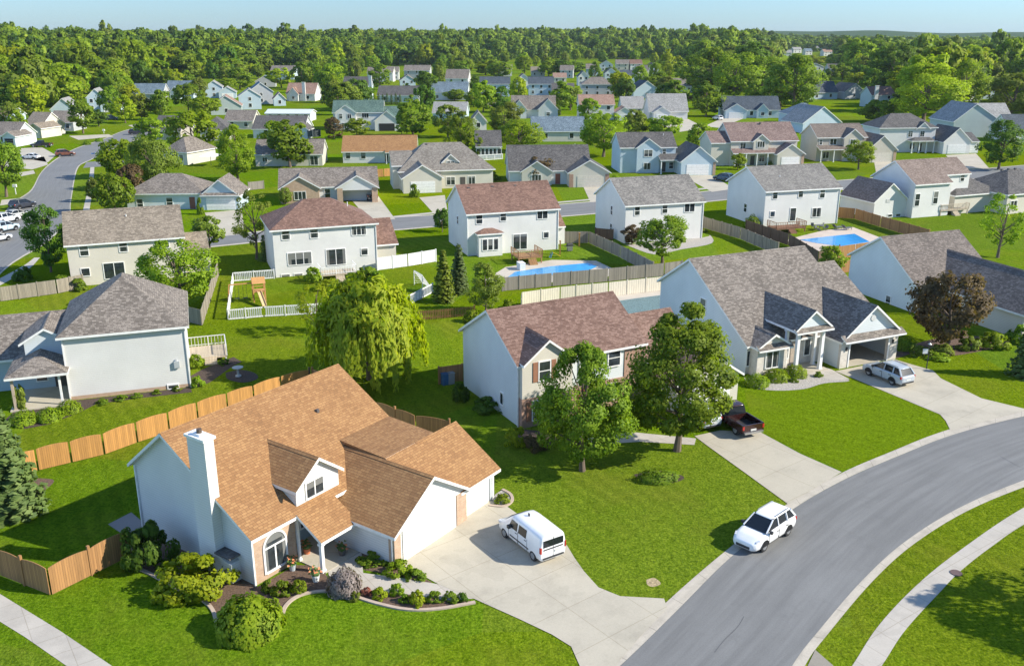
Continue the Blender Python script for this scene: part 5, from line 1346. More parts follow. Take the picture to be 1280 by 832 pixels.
m = MB(); m.prism([(0, 0), (1.3, 0), (1.3, .75), (1.2, .85), (.1, .85), (0, .75)], 'x', 0, .75); c_ = at(650, 338, .03)
root = empty('storage_box', c_, R(19), 'white storage box standing on the rim of the open blue pool', 'storage box'); m.build('body', plain('box_white', (.72, .72, .7), .5), root); m = MB(); m.box(-.03, .78, -.03, 1.33, .86, .92); m.build('lid', TRIM, root)
for k, (px, py, lb) in enumerate(((700, 318, 'wooden post left of the barbecue in the pool yard'), (724, 308, 'wooden post nearest the side fence in the pool yard'))):
    o = MB(); o.box(-.09, .09, -.09, .09, 0, 1.9); o.box(-.13, .13, -.13, .13, 1.9, 1.98); c_ = at(px, py); q_ = o.build('garden_post', WOOD_NEW, loc=(c_.x, c_.y, 0)); tag(q_, lb, 'post')
c_ = at(690, 322); 
root = empty('toy_slide', c_, R(30), 'small bright plastic toy slide on the pool yard lawn', 'toy slide')
m = MB(); m.bar((0, 0, .8), (1.3, 0, .08), .4, .05); m.build('chute', plain('toy_yellow', (.62, .42, .05), .4), root); m = MB(); m.bar((0, -.18, .8), (-.35, -.18, 0), .06); m.bar((0, .18, .8), (-.35, .18, 0), .06); m.bar((-.17, -.18, .4), (-.17, .18, .4), .06); m.build('ladder', plain('toy_blue', (.05, .18, .45), .4), root)
for k, (px, py, col, lb) in enumerate(((556, 483, (.05, .14, .28), 'blue wheeled bin behind the short brown fence by the purple-roofed house'), (563, 482, (.30, .31, .32), 'grey wheeled bin behind the short brown fence by the purple-roofed house'))):
    c_ = at(px, py - 3); root = empty('wheeled_bin', c_, R(28), lb, 'bin')
    mt = plain(('bin_blue', 'bin_grey')[k], col, .5)
    m = MB(); m.prism([(-.28, 0), (.28, 0), (.34, 1.0), (-.34, 1.0)], 'x', -.28, .28); m.build('body', mt, root); m = MB(); m.box(-.31, .31, -.38, .36, 1.0, 1.07); m.build('lid', mt, root)
# picnic table and chairs behind the grey house
c_ = at(1062, 372); root = empty('patio_table', c_, R(24), 'dark patio table with benches between the two big grey roofs', 'table')
m = MB(); m.box(-.9, .9, -.45, .45, .7, .76); m.build('tabletop', LC, root)
for s in (-1, 1): m = MB(); m.box(-.9, .9, s * .8 - .15, s * .8 + .15, .42, .47); m.build('bench', LC, root); m = MB(); m.bar((s * .7, -.8, 0), (s * .7, .5, .72), .07); m.bar((s * .7, .8, 0), (s * .7, -.5, .72), .07); m.build('leg', LC, root)
# flower pots, pebbles by the porch of the orange house
for k, (px, py, col, lb) in enumerate(((384, 692, (.5, .16, .07), 'terracotta pot of orange flowers on the porch of the orange-roofed house'), (366, 712, (.45, .5, .52), 'pale blue-grey pot below the arched window'), (395, 726, (.7, .7, .68), 'small white lantern pot at the porch step'), (428, 694, (.12, .1, .09), 'dark pot by the blue front door'), (1008, 446, (.5, .16, .08), 'red flower pot between the white portico columns'), (1030, 447, (.55, .45, .08), 'yellow flower pot at the right portico column'))):
    c_ = at(px, py); root = empty('flower_pot', c_, 0, lb, 'flower pot')
    m = MB(); m.tube([(0, 0, 0.0), (0, 0, .42)], [.16, .24], 12); m.build('pot', plain('pot_%d' % k, col, .7), root)
    m = MB(); rr = random.Random(k + 20)
    m.tube([(0, 0, .38), (0, 0, .55), (0, 0, .7)], [.2, .26, .08], 8)
    for i in range(60):
        a, r_, z = rr.uniform(0, 6.3), rr.uniform(0, .34), rr.uniform(.42, .85); x, y = r_ * math.cos(a), r_ * math.sin(a); s = .06
        m.face([(x - s, y - s, z), (x + s, y - s * .4, z + rr.uniform(-s, s)), (x + s, y + s, z), (x - s, y + s, z + s)], i % 3 == 0)
    m.build('flowers', [plain('pot_green', (.07, .13, .02)), plain('pot_bloom', (.6, .2, .08))], root)

# ------------------------------------------------------------------ vehicles
RUB = plain('tyre_rubber', (.02, .02, .02), .8); RIM = plain('rim_silver', (.45, .46, .47), .3, .7); CGL = plain('car_glass', (.014, .018, .022), .05); PLAST = plain('black_plastic', (.035, .035, .037), .5)
REDL = plain('tail_red', (.40, .03, .02), .25); CLRL = plain('head_clear', (.6, .62, .64), .12); AMB = plain('plate_white', (.6, .6, .56), .5)
def loft(m, st, mi=0, smooth=True):
    """stations (x, [(half width, z) bottom to top])"""
    rings = [[(x, -w, z) for w, z in pr] + [(x, w, z) for w, z in reversed(pr)] for x, pr in st]
    n = len(rings[0])
    for a, b in zip(rings[:-1], rings[1:]):
        for i in range(n):
            m.face([a[i], a[(i + 1) % n], b[(i + 1) % n], b[i]], mi, False)
    m.face(rings[0][::-1], mi); m.face(rings[-1], mi)
def rounded(m, name, mat, root, lv=2):
    me = m.mesh(name, mat); import bmesh
    b = bmesh.new(); b.from_mesh(me); bmesh.ops.remove_doubles(b, verts=b.verts, dist=1e-4); bmesh.ops.recalc_face_normals(b, faces=b.faces)
    cl = b.edges.layers.float.get('crease_edge') or b.edges.layers.float.new('crease_edge')
    for e in b.edges: e[cl] = .45
    for f in b.faces: f.smooth = True
    b.to_mesh(me); b.free()
    o = link(name, me, root); md = o.modifiers.new('round', 'SUBSURF'); md.levels = lv; md.render_levels = lv
    return o
def wheels(root, xs_, tr, r, w=.23):
    for x in xs_:
        for s in (-1, 1):
            t = MB(); y0 = s * tr
            t.tube([(x, y0 - w / 2, r), (x, y0 - w / 2 + .03, r), (x, y0 + w / 2 - .03, r), (x, y0 + w / 2, r)], [r - .04, r, r, r - .04], 18); o = t.build('wheel', RUB, root)
            q = MB(); ys_ = y0 + s * (w / 2 + .004)
            q.tube([(x, ys_ - s * .02, r), (x, ys_ + s * .006, r)], [r * .62, r * .58], 14); q.build('rim', RIM, o)
def car(label, cat, loc, rz, col, kind='suv', name='car', group=None):
    root = empty(name, loc, rz, label, cat, group); P = paint(col)
    m = MB()
    if kind == 'van':
        L, Wd, Hh, wb, r = 4.74, .915, 1.88, 1.55, .33
        loft(m, [(-2.35, [(.78, .35), (.86, .6), (.86, 1.1), (.70, 1.78)]), (-2.28, [(.84, .25), (.915, .6), (.915, 1.15), (.78, 1.84), ]), (0.2, [(.86, .22), (.915, .6), (.915, 1.15), (.80, 1.88)]), (.75, [(.86, .22), (.915, .6), (.915, 1.1), (.76, 1.84)]),
                 (1.05, [(.86, .22), (.915, .6), (.91, 1.08), (.72, 1.70)]), (1.75, [(.86, .22), (.91, .6), (.87, 1.0), (.72, 1.10)]), (2.25, [(.78, .24), (.84, .5), (.80, .85), (.62, .92)]), (2.38, [(.62, .3), (.70, .45), (.68, .7), (.55, .76)])])
        rounded(m, 'body', P, root)
        for s in (-1, 1):
            g = MB()
            for a, b in (((.1, 1.0)), ((-.85, -.02))):
                z0, z1 = 1.12, 1.64
                def yy(z): return s * (.92 - (z - 1.15) * .165 + .006)
                q = [(a, yy(z0), z0), (b, yy(z0), z0), (b - (.25 if b > .5 else 0), yy(z1), z1), (a, yy(z1), z1)]
                g.face(q if s < 0 else q[::-1])
            g.build('side_window', CGL, root)
            g = MB(); g.box(-1.1, .9, s * .915 - .015, s * .915 + .015, .52, .60); g.build('side_moulding', PLAST, root)
            g = MB(); g.box(.75, .95, s * 1.0 - .1, s * 1.0 + .1, 1.05, 1.25); g.build('mirror', PLAST, root)
            g = MB(); g.box(-2.37, -2.24, s * .86 - .05, s * .86 + .05, .82, 1.2); g.build('tail_light', REDL, root)
            g = MB(); g.box(2.02, 2.28, s * .72 - .13, s * .72 + .13, .74, .9); g.build('headlight', CLRL, root)
        g = MB(); g.face([(1.10, -.68, 1.69), (1.10, .68, 1.69), (1.77, .70, 1.125), (1.77, -.70, 1.125)][::-1]); g.face([(1.10, -.68, 1.69), (1.10, .68, 1.69), (1.77, .70, 1.125), (1.77, -.70, 1.125)]); 
        g = MB(); A = [(1.07, -.66, 1.715), (1.07, .66, 1.715), (1.76, .68, 1.125), (1.76, -.68, 1.125)]; g.face(A[::-1]); g.build('windshield', CGL, root)
        g = MB(); g.box(-2.375, -2.33, -.70, -.02, 1.16, 1.6); g.box(-2.375, -2.33, .02, .70, 1.16, 1.6); g.build('rear_window', CGL, root)
        g = MB(); g.box(-2.385, -2.33, -.68, .68, .98, 1.04); g.box(-2.40, -2.33, -.74, .74, .40, .5); g.build('rear_trim', PLAST, root)
        for s in (-1, 1):
            for xa_, xb_ in ((.03, 1.05), (-.95, .01)):
                g = MB()
                for x in (xa_, xb_): g.box(x - .01, x + .01, s * .918 - .008, s * .918 + .008, .35, 1.12)
                g.box(xa_ + .08, xa_ + .28, s * .918 - .02, s * .918 + .02, .95, .99); g.build('door_seam', PLAST, root)
        g = MB(); g.box(-2.365, -2.335, -.008, .008, .5, 1.75); g.build('door_seam', PLAST, root)
        g = MB(); g.box(-2.39, -2.34, -.52, -.1, .72, .86); g.build('plate', AMB, root)
        g = MB(); g.box(.1, .25, -.02, .02, 1.88, 2.05); g.build('antenna', PLAST, root)
        wheels(root, (wb, -wb), .80, r)
        return root
    if kind in ('suv', 'sedan'):
        k = dict(suv=(1.08, 1.68, .36), sedan=(.94, 1.46, .33))[kind]; zb, zt, r = k
        L2 = 2.32
        if kind == 'suv': roof0, roof1, rb, wsb = .20, -1.75, -2.18, 1.05
        else: roof0, roof1, rb, wsb = .05, -1.05, -1.75, .95
        zh = zb - .06
        loft(m, [(-L2, [(.66, .38), (.74, .6), (.74, zb - .22), (.60, zb - .12)]), (-L2 + .14, [(.80, .28), (.88, .6), (.87, zb - .12), (.74, zb - .02)]), (-1.4, [(.86, .25), (.92, .62), (.91, zb - .08), (.83, zb + .02)]), (.6, [(.86, .25), (.92, .62), (.91, zb - .08), (.82, zb)]),
                 (wsb + .1, [(.86, .25), (.92, .6), (.90, zb - .12), (.76, zh)]), (1.75, [(.84, .25), (.90, .58), (.86, zb - .2), (.66, zb - .12)]), (2.12, [(.76, .25), (.84, .5), (.78, zb - .34), (.58, zb - .26)]), (2.32, [(.56, .3), (.66, .46), (.62, .66), (.5, .72)])])
        rounded(m, 'body', P, root)
        g = MB()
        def gs(x, w0, z0, w1, z1): return (x, [(w0, z0), ((w0 + w1) / 2 + .02, (z0 + z1) / 2), (w1, z1)])
        # greenhouse: four corner lines, dark glass
        bl = [(wsb + .05, .78, zb - .02), (rb, .76, zb - .02)]; tp = [(roof0, .62, zt - .05), (roof1, .60, zt - .07)]
        A = [(bl[0][0], -bl[0][1], bl[0][2]), (bl[0][0], bl[0][1], bl[0][2]), (bl[1][0], bl[1][1], bl[1][2]), (bl[1][0], -bl[1][1], bl[1][2])]
        B = [(tp[0][0], -tp[0][1], tp[0][2]), (tp[0][0], tp[0][1], tp[0][2]), (tp[1][0], tp[1][1], tp[1][2]), (tp[1][0], -tp[1][1], tp[1][2])]
        for i in range(4): g.face([A[i], A[(i + 1) % 4], B[(i + 1) % 4], B[i]][::1])
        g.face(B); g.build('windows', CGL, root)
        g = MB()
        rp = [(roof0 + .08, -.60, zt - .075), (roof0 + .08, .60, zt - .075), (roof0 - .35, .64, zt - .02), (roof1 + .3, .62, zt - .02), (roof1 - .06, .58, zt - .085), (roof1 - .06, -.58, zt - .085), (roof1 + .3, -.62, zt - .02), (roof0 - .35, -.64, zt - .02)]
        loft(g, [(roof1 - .12, [(.60, zt - .13), (.60, zt - .09)]), (roof1 + .25, [(.655, zt - .09), (.60, zt - .015)]), ((roof0 + roof1) / 2, [(.665, zt - .09), (.60, zt)]), (roof0 - .2, [(.66, zt - .09), (.59, zt - .012)]), (roof0 + .06, [(.63, zt - .12), (.58, zt - .06)])]); rounded(g, 'roof', P, root)
        for s in (-1, 1):
            g = MB(); g.bar((A[0][0], s * .79, zb), (roof0, s * .635, zt - .07), .07); g.bar((A[2][0], s * .77, zb - .02), (roof1, s * .615, zt - .09), .12 if kind == 'suv' else .07)
            g.bar((-.25, s * .80, zb), (-.25, s * .645, zt - .09), .06)
            if kind == 'suv': g.bar((-1.25, s * .80, zb), (-1.2, s * .64, zt - .09), .09)
            g.build('pillar', P, root)
            g = MB(); g.box(.78, .95, s * .98 - .09, s * .98 + .09, zb - .03, zb + .13); g.build('mirror', PLAST, root)
            g = MB(); g.bar((2.05, s * .70, zb - .32), (1.78, s * .80, zb - .24), .14, .16); g.build('headlight', CLRL, root)
            g = MB(); g.box(-2.26, -2.1, s * .78 - .09, s * .78 + .09, zb - .28, zb - .08); g.build('tail_light', REDL, root)
            g = MB()
            for x in (1.33, -1.33):
                q = [(x + (r + .07) * math.cos(a), s * .922, r + (r + .07) * math.sin(a)) for a in [math.pi * k / 10 for k in range(11)]]
                g.face(q if s < 0 else q[::-1]); g.face(q[::-1] if s < 0 else q)
            g.build('wheel_arch', PLAST, root)
            if kind == 'suv': g = MB(); g.bar((roof0 - .3, s * .60, zt + .03), (roof1 + .2, s * .58, zt + .03), .045); g.build('roof_rail', plain('rail_silver', (.4, .41, .42), .35, .5), root)
        for s in (-1, 1):
            for xa_, xb_ in ((-.15, .92), (-1.15, -.17)):
                g = MB()
                for x in (xa_, xb_): g.box(x - .01, x + .01, s * .915 - .012, s * .915 + .012, .38, zb - .1)
                g.box(xa_, xb_, s * .915 - .012, s * .915 + .012, .37, .39); g.box(xa_ + .06, xa_ + .24, s * .915 - .025, s * .915 + .025, zb - .2, zb - .16)
                g.build('door_seam', PLAST, root)
        g = MB(); g.box(2.18, 2.345, -.46, .46, .36, .52); g.build('grille', PLAST, root)
        g = MB(); g.box(-2.345, -2.2, -.66, .66, .36, .5); g.box(-2.335, -2.3, -.26, .26, .62, .76, 1); g.build('rear_bumper', [PLAST, AMB], root)
        wheels(root, (1.33, -1.33), .79, r); return root
    # pickup
    zb, zt, r = 1.12, 1.86, .40
    loft(m, [(-.55, [(.90, .35), (.97, .7), (.96, zb - .05), (.88, zb)]), (1.15, [(.90, .35), (.97, .7), (.95, zb - .08), (.86, zb - .02)]), (2.3, [(.86, .38), (.92, .65), (.86, zb - .2), (.7, zb - .12)]), (2.7, [(.7, .4), (.78, .6), (.74, .85), (.6, .9)])]); rounded(m, 'body', P, root)
    g = MB()
    A = [(1.2, -.84, zb - .04), (1.2, .84, zb - .04), (-.62, .84, zb - .04), (-.62, -.84, zb - .04)]; B = [(.55, -.66, zt - .05), (.55, .66, zt - .05), (-.5, .66, zt - .05), (-.5, -.66, zt - .05)]
    for i in range(4): g.face([A[i], A[(i + 1) % 4], B[(i + 1) % 4], B[i]])
    g.face(B); g.build('windows', CGL, root)
    g = MB(); loft(g, [(-.6, [(.68, zt - .1), (.62, zt - .02)]), (0, [(.71, zt - .1), (.64, zt)]), (.62, [(.68, zt - .1), (.6, zt - .04)])]); rounded(g, 'roof', P, root)
    g = MB()
    for s in (-1, 1): g.box(-2.72, -.57, s * .92 - .05, s * .92 + .05, .5, zb)
    g.box(-2.75, -2.66, -.9, .9, .5, zb); g.box(-.66, -.57, -.87, .87, .5, zb - .01); g.box(-2.66, -.66, -.87, .87, .5, .6, 1); g.build('bed', [P, PLAST], root)
    for s in (-1, 1):
        g = MB(); g.box(-2.77, -2.7, s * .9 - .08, s * .9 + .08, .75, 1.05); g.build('tail_light', REDL, root)
        g = MB(); g.box(.9, 1.05, s * 1.06 - .1, s * 1.06 + .1, zb, zb + .2); g.build('mirror', PLAST, root)
    g = MB(); g.box(-2.9, -2.74, -.85, .85, .42, .56); g.build('bumper', plain('chrome', (.5, .5, .5), .25, .8), root)
    g = MB(); g.box(-2.79, -2.745, -.25, .25, .62, .76); g.build('plate', AMB, root)
    wheels(root, (1.75, -1.75), .82, r, .27); return root
def park(label, cat, front, rear, side, col, kind, name='car', wb=1.33, tr=.9, group=None):
    """front / rear: where the near wheels touch the ground; side: which side of the car they are on"""
    a, b = at(*front), at(*rear); d = (a - b); d.z = 0; d.normalize(); n = Vector((-d.y, d.x, 0)) * (-side)
    c = (a + b) / 2 + n * tr
    return car(label, cat, (c.x, c.y, .03), math.atan2(d.y, d.x), col, kind, name, group)
WP = (.80, .80, .79)
park('white sport utility car parked against the kerb of the curving street', 'car', (954.6, 690.6), (986, 669.5), 1, WP, 'suv')
park('small white cargo van standing on the wide concrete driveway', 'van', (628.8, 671.1), (667.3, 702.3), 1, WP, 'van', 'van')
park('silver sport utility car in front of the open garage', 'car', (1084.5, 469.5), (1114, 481.7), 1, (.42, .46, .49), 'suv')
park('dark red pickup truck with a black open bed half under the big maple', 'pickup', (885, 521), (922, 545), 1, (.036, .011, .010), 'pickup', 'pickup_truck', tr=.85)
park('pale car mostly hidden behind the right maple, beside the red pickup', 'car', (842, 518), (874, 538), 1, (.45, .5, .52), 'suv')
def parked(label, px, py, deg, col, kind='suv', name='car', cat='car', group=None): return car(label, cat, at(px, py, .02), R(deg), col, kind, name, group)
parked('dark sport utility car first in the row parked along the left street', 29, 260, 65, (.03, .035, .05))
parked('silver car parked behind the dark one along the left street', 22, 272, 66, (.5, .5, .48), 'sedan')
parked('white car parked third in the row along the left street', 8, 278, 68, (.72, .73, .74))
parked('pale blue car parked fourth in the row along the left street', 6, 289, 68, (.45, .55, .62))
parked('white car cut by the left edge, last of the street row', -4, 302, 70, (.7, .72, .74), 'sedan')
parked('black pickup truck on the drive of the leftmost house', 52, 184, 178, (.02, .02, .025), 'pickup', 'pickup_truck', 'pickup')
parked('white sedan standing across the drive below the black pickup', 38, 199, 175, (.7, .71, .72), 'sedan')
parked('brown-red car parked at the left kerb where the street bends', 82, 195, 30, (.16, .06, .035))
parked('dark car near the corner tree at the top of the left street', 171, 168, 20, (.03, .03, .04))
parked('dark blue van on a drive beside two street trees', 140, 150, 10, (.03, .05, .09))
parked('black car half inside the open garage of the brick ranch', 437, 243, 105, (.02, .022, .025))
parked('black pickup truck parked outside the open garage of the brick ranch', 463, 248, 108, (.025, .025, .03), 'pickup', 'pickup_truck', 'pickup')
parked('dark blue car on the drive of the bluish-white house', 904, 226, 130, (.04, .09, .14))
parked('white car on the drive of the navy-roofed ranch house', 897, 150, 110, (.75, .76, .77))

# ------------------------------------------------------------------ trees and shrubs
rng = np.random.default_rng(7)
def quads_mesh(name, Cn, Nr, S, mats, aspect=1.3, mi=None, up=None, extra=None, soft=None):
    n = len(Cn)
    Nr = Nr / (np.linalg.norm(Nr, axis=1, keepdims=True) + 1e-9)
    if soft is None:                      # leaves lean outwards from the stem
        soft = np.stack([Cn[:, 0], Cn[:, 1], np.full(n, .0)], 1); soft /= (np.linalg.norm(soft, axis=1, keepdims=True) + 1e-6)
        soft = soft * .9 + np.array([0, 0, .5]) + Nr * .35
    soft = soft / (np.linalg.norm(soft, axis=1, keepdims=True) + 1e-9)
    Nr = Nr * np.where((Nr * soft).sum(1, keepdims=True) < 0, -1.0, 1.0)
    a = rng.normal(size=(n, 3)) if up is None else up
    T = np.cross(Nr, a); T /= (np.linalg.norm(T, axis=1, keepdims=True) + 1e-9)
    B = np.cross(Nr, T)
    S = S[:, None]
    T = T * S * .5; B = B * S * .5 * aspect
    V = np.empty((n, 4, 3)); fold = Nr * S * .12
    V[:, 0] = Cn - B - fold; V[:, 1] = Cn + T; V[:, 2] = Cn + B - fold; V[:, 3] = Cn - T
    V = V.reshape(-1, 3); F = np.arange(n * 4).reshape(n, 4)
    M = np.zeros(n, int) if mi is None else mi
    if extra is not None:
        ev, ef, em = np.array(extra.v), extra.f, extra.m
        base = len(V); V = np.vstack([V, ev])
        loops = np.concatenate([F.ravel(), np.concatenate([np.array(f) + base for f in ef])]); tot = np.concatenate([np.full(n, 4), np.array([len(f) for f in ef])]); M = np.concatenate([M, np.array(em)])
    else:
        loops = F.ravel(); tot = np.full(n, 4)
    me = bpy.data.meshes.new(name)
    me.vertices.add(len(V)); me.vertices.foreach_set('co', V.ravel().astype(np.float32))
    me.loops.add(len(loops)); me.loops.foreach_set('vertex_index', loops.astype(np.int32))
    me.polygons.add(len(tot)); st = np.concatenate([[0], np.cumsum(tot)[:-1]])
    me.polygons.foreach_set('loop_start', st.astype(np.int32)); me.polygons.foreach_set('loop_total', tot.astype(np.int32))
    for m_ in mats: me.materials.append(m_)
    me.polygons.foreach_set('material_index', M.astype(np.int32))
    me.update(calc_edges=True)
    if extra is None: me.normals_split_custom_set_from_vertices(np.repeat(soft, 4, 0).astype(np.float32))
    return me
def unit(n):
    v = rng.normal(size=(n, 3)); return v / np.linalg.norm(v, axis=1, keepdims=True)
SOFT = [None]
def crown_points(prof, zb, hr, nc, nl, cr, leaf, lobes=.25, squash=.8):
    """leaf clusters spread through the crown; radius 1, tree height hr, crown from zb*hr up"""
    Cs, Ns, Ss, Ds = [], [], [], []; cents = []
    ph = rng.uniform(0, 6.28, 4)
    k = 0
    while k < nc:
        t = rng.uniform(0.02, .98); a = rng.uniform(0, 6.2832)
        rr = prof(t) * (1 + lobes * (math.sin(a * 2 + ph[0]) * .5 + math.sin(a * 3 + ph[1] + t * 4) * .5))
        if rng.uniform() > prof(t) + .12: continue
        f = math.sqrt(rng.uniform(.30, 1.0)); c = np.array([math.cos(a) * rr * f * .9, math.sin(a) * rr * f * .9, (zb + (1 - zb) * t) * hr])
        cents.append(c); q = cr * rng.uniform(.65, 1.25) * (.55 + .45 * prof(t))
        n = int(nl * rng.uniform(.7, 1.3)); d = unit(n); d[:, 2] = d[:, 2] * .9 + .18
        out = c - np.array([0, 0, (zb + (1 - zb) * .45) * hr]); out = out / (np.linalg.norm(out) + 1e-6)
        keep = (d @ out) > rng.uniform(-1.1, .7, n); d = d[keep]; n = len(d)
        rad = q * rng.uniform(.55, 1.08, (n, 1)) ; p = c + d * rad * np.array([1, 1, squash])
        p[:, 2] -= .0
        Cs.append(p); Ns.append(d + unit(n) * .75 + np.array([0, 0, .25])); Ss.append(leaf * rng.uniform(.6, 1.35, n)); k += 1; Ds.append(d * .75 + out * .5 + np.array([0, 0, .3]) + unit(n) * .25)
    SOFT[0] = np.vstack(Ds)
    return np.vstack(Cs), np.vstack(Ns), np.concatenate(Ss), cents
def limbs(hr, zb, cents, r0=.075, n=9, bend=.04):
    m = MB(); x = y = 0
    top = hr * (zb + (1 - zb) * .72)
    pts = [(0, 0, -.05)]; rad = [r0 * 1.35]
    for k in range(1, 7):
        t = k / 6; pts.append((bend * math.sin(t * 5), bend * math.cos(t * 4) - bend, top * t)); rad.append(r0 * (1 - .75 * t))
    m.tube(pts, rad, 8)
    for c in [cents[i] for i in rng.choice(len(cents), min(n, len(cents)), replace=False)]:
        z = max(hr * zb * .8, min(top * .9, c[2] * .62)); b = Vector((0, 0, z)); e = Vector(c)
        mid = b.lerp(e, .5) + Vector((0, 0, -.03)); m.tube([b, mid, e], [r0 * .42, r0 * .26, r0 * .08], 5)
    return m
OV = lambda t: max(.05, math.sin(math.pi * min(1, .1 + t * .9)) ** .62)
MAPLE = lambda t: max(.08, (math.sin(math.pi * min(1, .16 + t * .84)) ** .75))
RND = lambda t: max(.1, math.sqrt(max(0, 1 - (2 * t - 1) ** 2)))
TALL = lambda t: max(.06, math.sin(math.pi * min(1, .2 + t * .8)) ** .8)
CONE = lambda t: max(.03, (1 - t) ** .9)
LEAF = {
 'mid': leaf('leaf_mid_green', (0.0925, 0.1763, 0.0080), (0.2928, 0.3949, 0.0272), .42),
 'bright': leaf('leaf_bright_green', (0.1324, 0.2253, 0.0059), (0.3578, 0.4541, 0.0243), .42),
 'yellow': leaf('leaf_yellow_green', (0.1944, 0.2735, 0.0059), (0.4584, 0.5160, 0.0188), .42),
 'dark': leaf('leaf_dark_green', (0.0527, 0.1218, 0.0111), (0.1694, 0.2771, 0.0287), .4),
 'copper': leaf('leaf_copper', (.085, .060, .028), (.220, .160, .068)),
 'spruce': leaf('leaf_spruce', (.066, .118, .026), (.185, .255, .066), .25),
 'willow': leaf('leaf_willow', (0.2177, 0.3088, 0.0124), (0.5002, 0.5418, 0.0312), .48),
 'olive': leaf('leaf_olive', (0.1189, 0.1700, 0.0178), (0.3000, 0.3632, 0.0495), .42),
 'cedar': leaf('leaf_cedar', (0.0980, 0.1574, 0.0118), (0.2692, 0.3449, 0.0243), .3)}
BARK = bark((.15, .11, .08))
PROTO = {}
def proto(kind, shape, var=0, hi=1):
    k = (kind, shape, var, hi)
    if k in PROTO: return PROTO[k]
    S = dict(maple=(MAPLE, .16, 2.45, 46, 160, .34, .12), round=(RND, .22, 2.3, 38, 115, .34, .125), oval=(OV, .14, 2.6, 42, 115, .36, .125), tall=(TALL, .08, 3.3, 46, 100, .38, .135), open=(OV, .2, 2.5, 26, 75, .27, .105), wide=(RND, .16, 1.7, 44, 115, .33, .11))[shape]
    pf, zb, hr, nc, nl, cr, lf = S
    if hi > 1: nc, nl, lf = int(nc * 1.5), int(nl * hi * .85), lf / math.sqrt(hi) * .74
    if hi > 1: cr *= .86
    c, n, s, ce = crown_points(pf, zb, hr, nc, nl, cr, lf)
    cm = quads_mesh('crown', c, n, s, [LEAF[kind]], soft=SOFT[0]); tm = limbs(hr, zb, ce, .06 if shape != 'tall' else .05, 14 if hi > 1 else 7).mesh('trunk', BARK)
    PROTO[k] = (cm, tm, hr); return PROTO[k]
def conifer(kind, var=0, n=2600, wide=.5):
    k = (kind, 'conifer', var, n)
    if k in PROTO: return PROTO[k]
    hr = 3.4; Cs, Ns, Ss, Up = [], [], [], []
    tiers = 15
    for i in range(tiers):
        t = i / tiers; R_ = (1 - t) ** .85 * 1.0 + .05; nb = max(5, int(13 * (1 - t) + 4)); z = hr * (.05 + .93 * t)
        for b in range(nb):
            a = 6.2832 * (b + rng.uniform(-.3, .3)) / nb + i; L = R_ * rng.uniform(.75, 1.1); m = max(4, int(n / tiers / nb * (.5 + R_)))
            u = rng.uniform(.1, 1, m); dx, dy = math.cos(a), math.sin(a); wd = rng.normal(0, .09, m) * (1.2 - u) 
            p = np.stack([dx * L * u - dy * wd, dy * L * u + dx * wd, z - L * u * .32 + rng.normal(0, .035, m) + .1 * u * u], 1)
            Cs.append(p); Ns.append(np.stack([rng.normal(0, .4, m) + dx * .3, rng.normal(0, .4, m) + dy * .3, np.ones(m) * .8], 1)); Ss.append(rng.uniform(.09, .17, m)); Up.append(np.tile([[-dy, dx, 0.0]], (m, 1)))
    cm = quads_mesh('crown', np.vstack(Cs), np.vstack(Ns), np.concatenate(Ss), [LEAF[kind]], 1.8, up=np.vstack(Up))
    m = MB(); m.tube([(0, 0, -.05), (0, 0, hr * .95)], [.07, .01], 7); PROTO[k] = (cm, m.mesh('trunk', BARK), hr); return PROTO[k]
def willow():
    if 'willow' in PROTO: return PROTO['willow']
    hr = 1.9; Cs, Ns, Ss, Up = [], [], [], []; ce = []
    for i in range(270):
        a = rng.uniform(0, 6.2832); f = math.sqrt(rng.uniform(.02, 1)); lob = 1 + .16 * math.sin(a * 3 + 1) + .1 * math.sin(a * 5)
        r_ = f * .92 * lob; zt = hr * (.44 + .50 * math.sqrt(max(0, 1 - min(1, f * f * .96))) + rng.uniform(-.06, .03))
        L = rng.uniform(.35, .95) * (.45 + .75 * f) ; zend = max(hr * .07, zt - L * 1.25); n = int(20 + 46 * (zt - zend))
        u = np.sort(rng.uniform(0, 1, n)); sw = rng.normal(0, .03); 
        outp = r_ + .10 * np.sin(u * 1.6) ; p = np.stack([np.cos(a + sw * u) * outp, np.sin(a + sw * u) * outp, zt + (zend - zt) * u], 1) + rng.normal(0, .026, (n, 3))
        Cs.append(p); Ns.append(np.stack([np.cos(a) + rng.normal(0, .6, n), np.sin(a) + rng.normal(0, .6, n), rng.normal(.25, .3, n)], 1)); Ss.append(rng.uniform(.028, .055, n)); Up.append(np.stack([rng.normal(0, .25, n), rng.normal(0, .25, n), np.ones(n)], 1))
        if i % 25 == 0: ce.append(np.array([math.cos(a) * r_ * .8, math.sin(a) * r_ * .8, zt]))
    c2, n2, s2, _ = crown_points(lambda t: .85 * math.sqrt(max(0, 1 - t * t)) + .05, .45, hr, 46, 120, .24, .055)
    Up2 = rng.normal(size=(len(c2), 3)); Up2[:, 2] += 1
    up = np.vstack(Up + [Up2]); Nn = np.vstack(Ns + [n2])
    # long leaves hang: their long side follows the strand
    T = np.cross(Nn, up); 
    cm = quads_mesh('crown', np.vstack(Cs + [c2]), Nn, np.concatenate(Ss + [s2]), [LEAF['willow']], 2.6, up=up)
    PROTO['willow'] = (cm, limbs(hr, .25, ce, .06, 10).mesh('trunk', BARK), hr); return PROTO['willow']

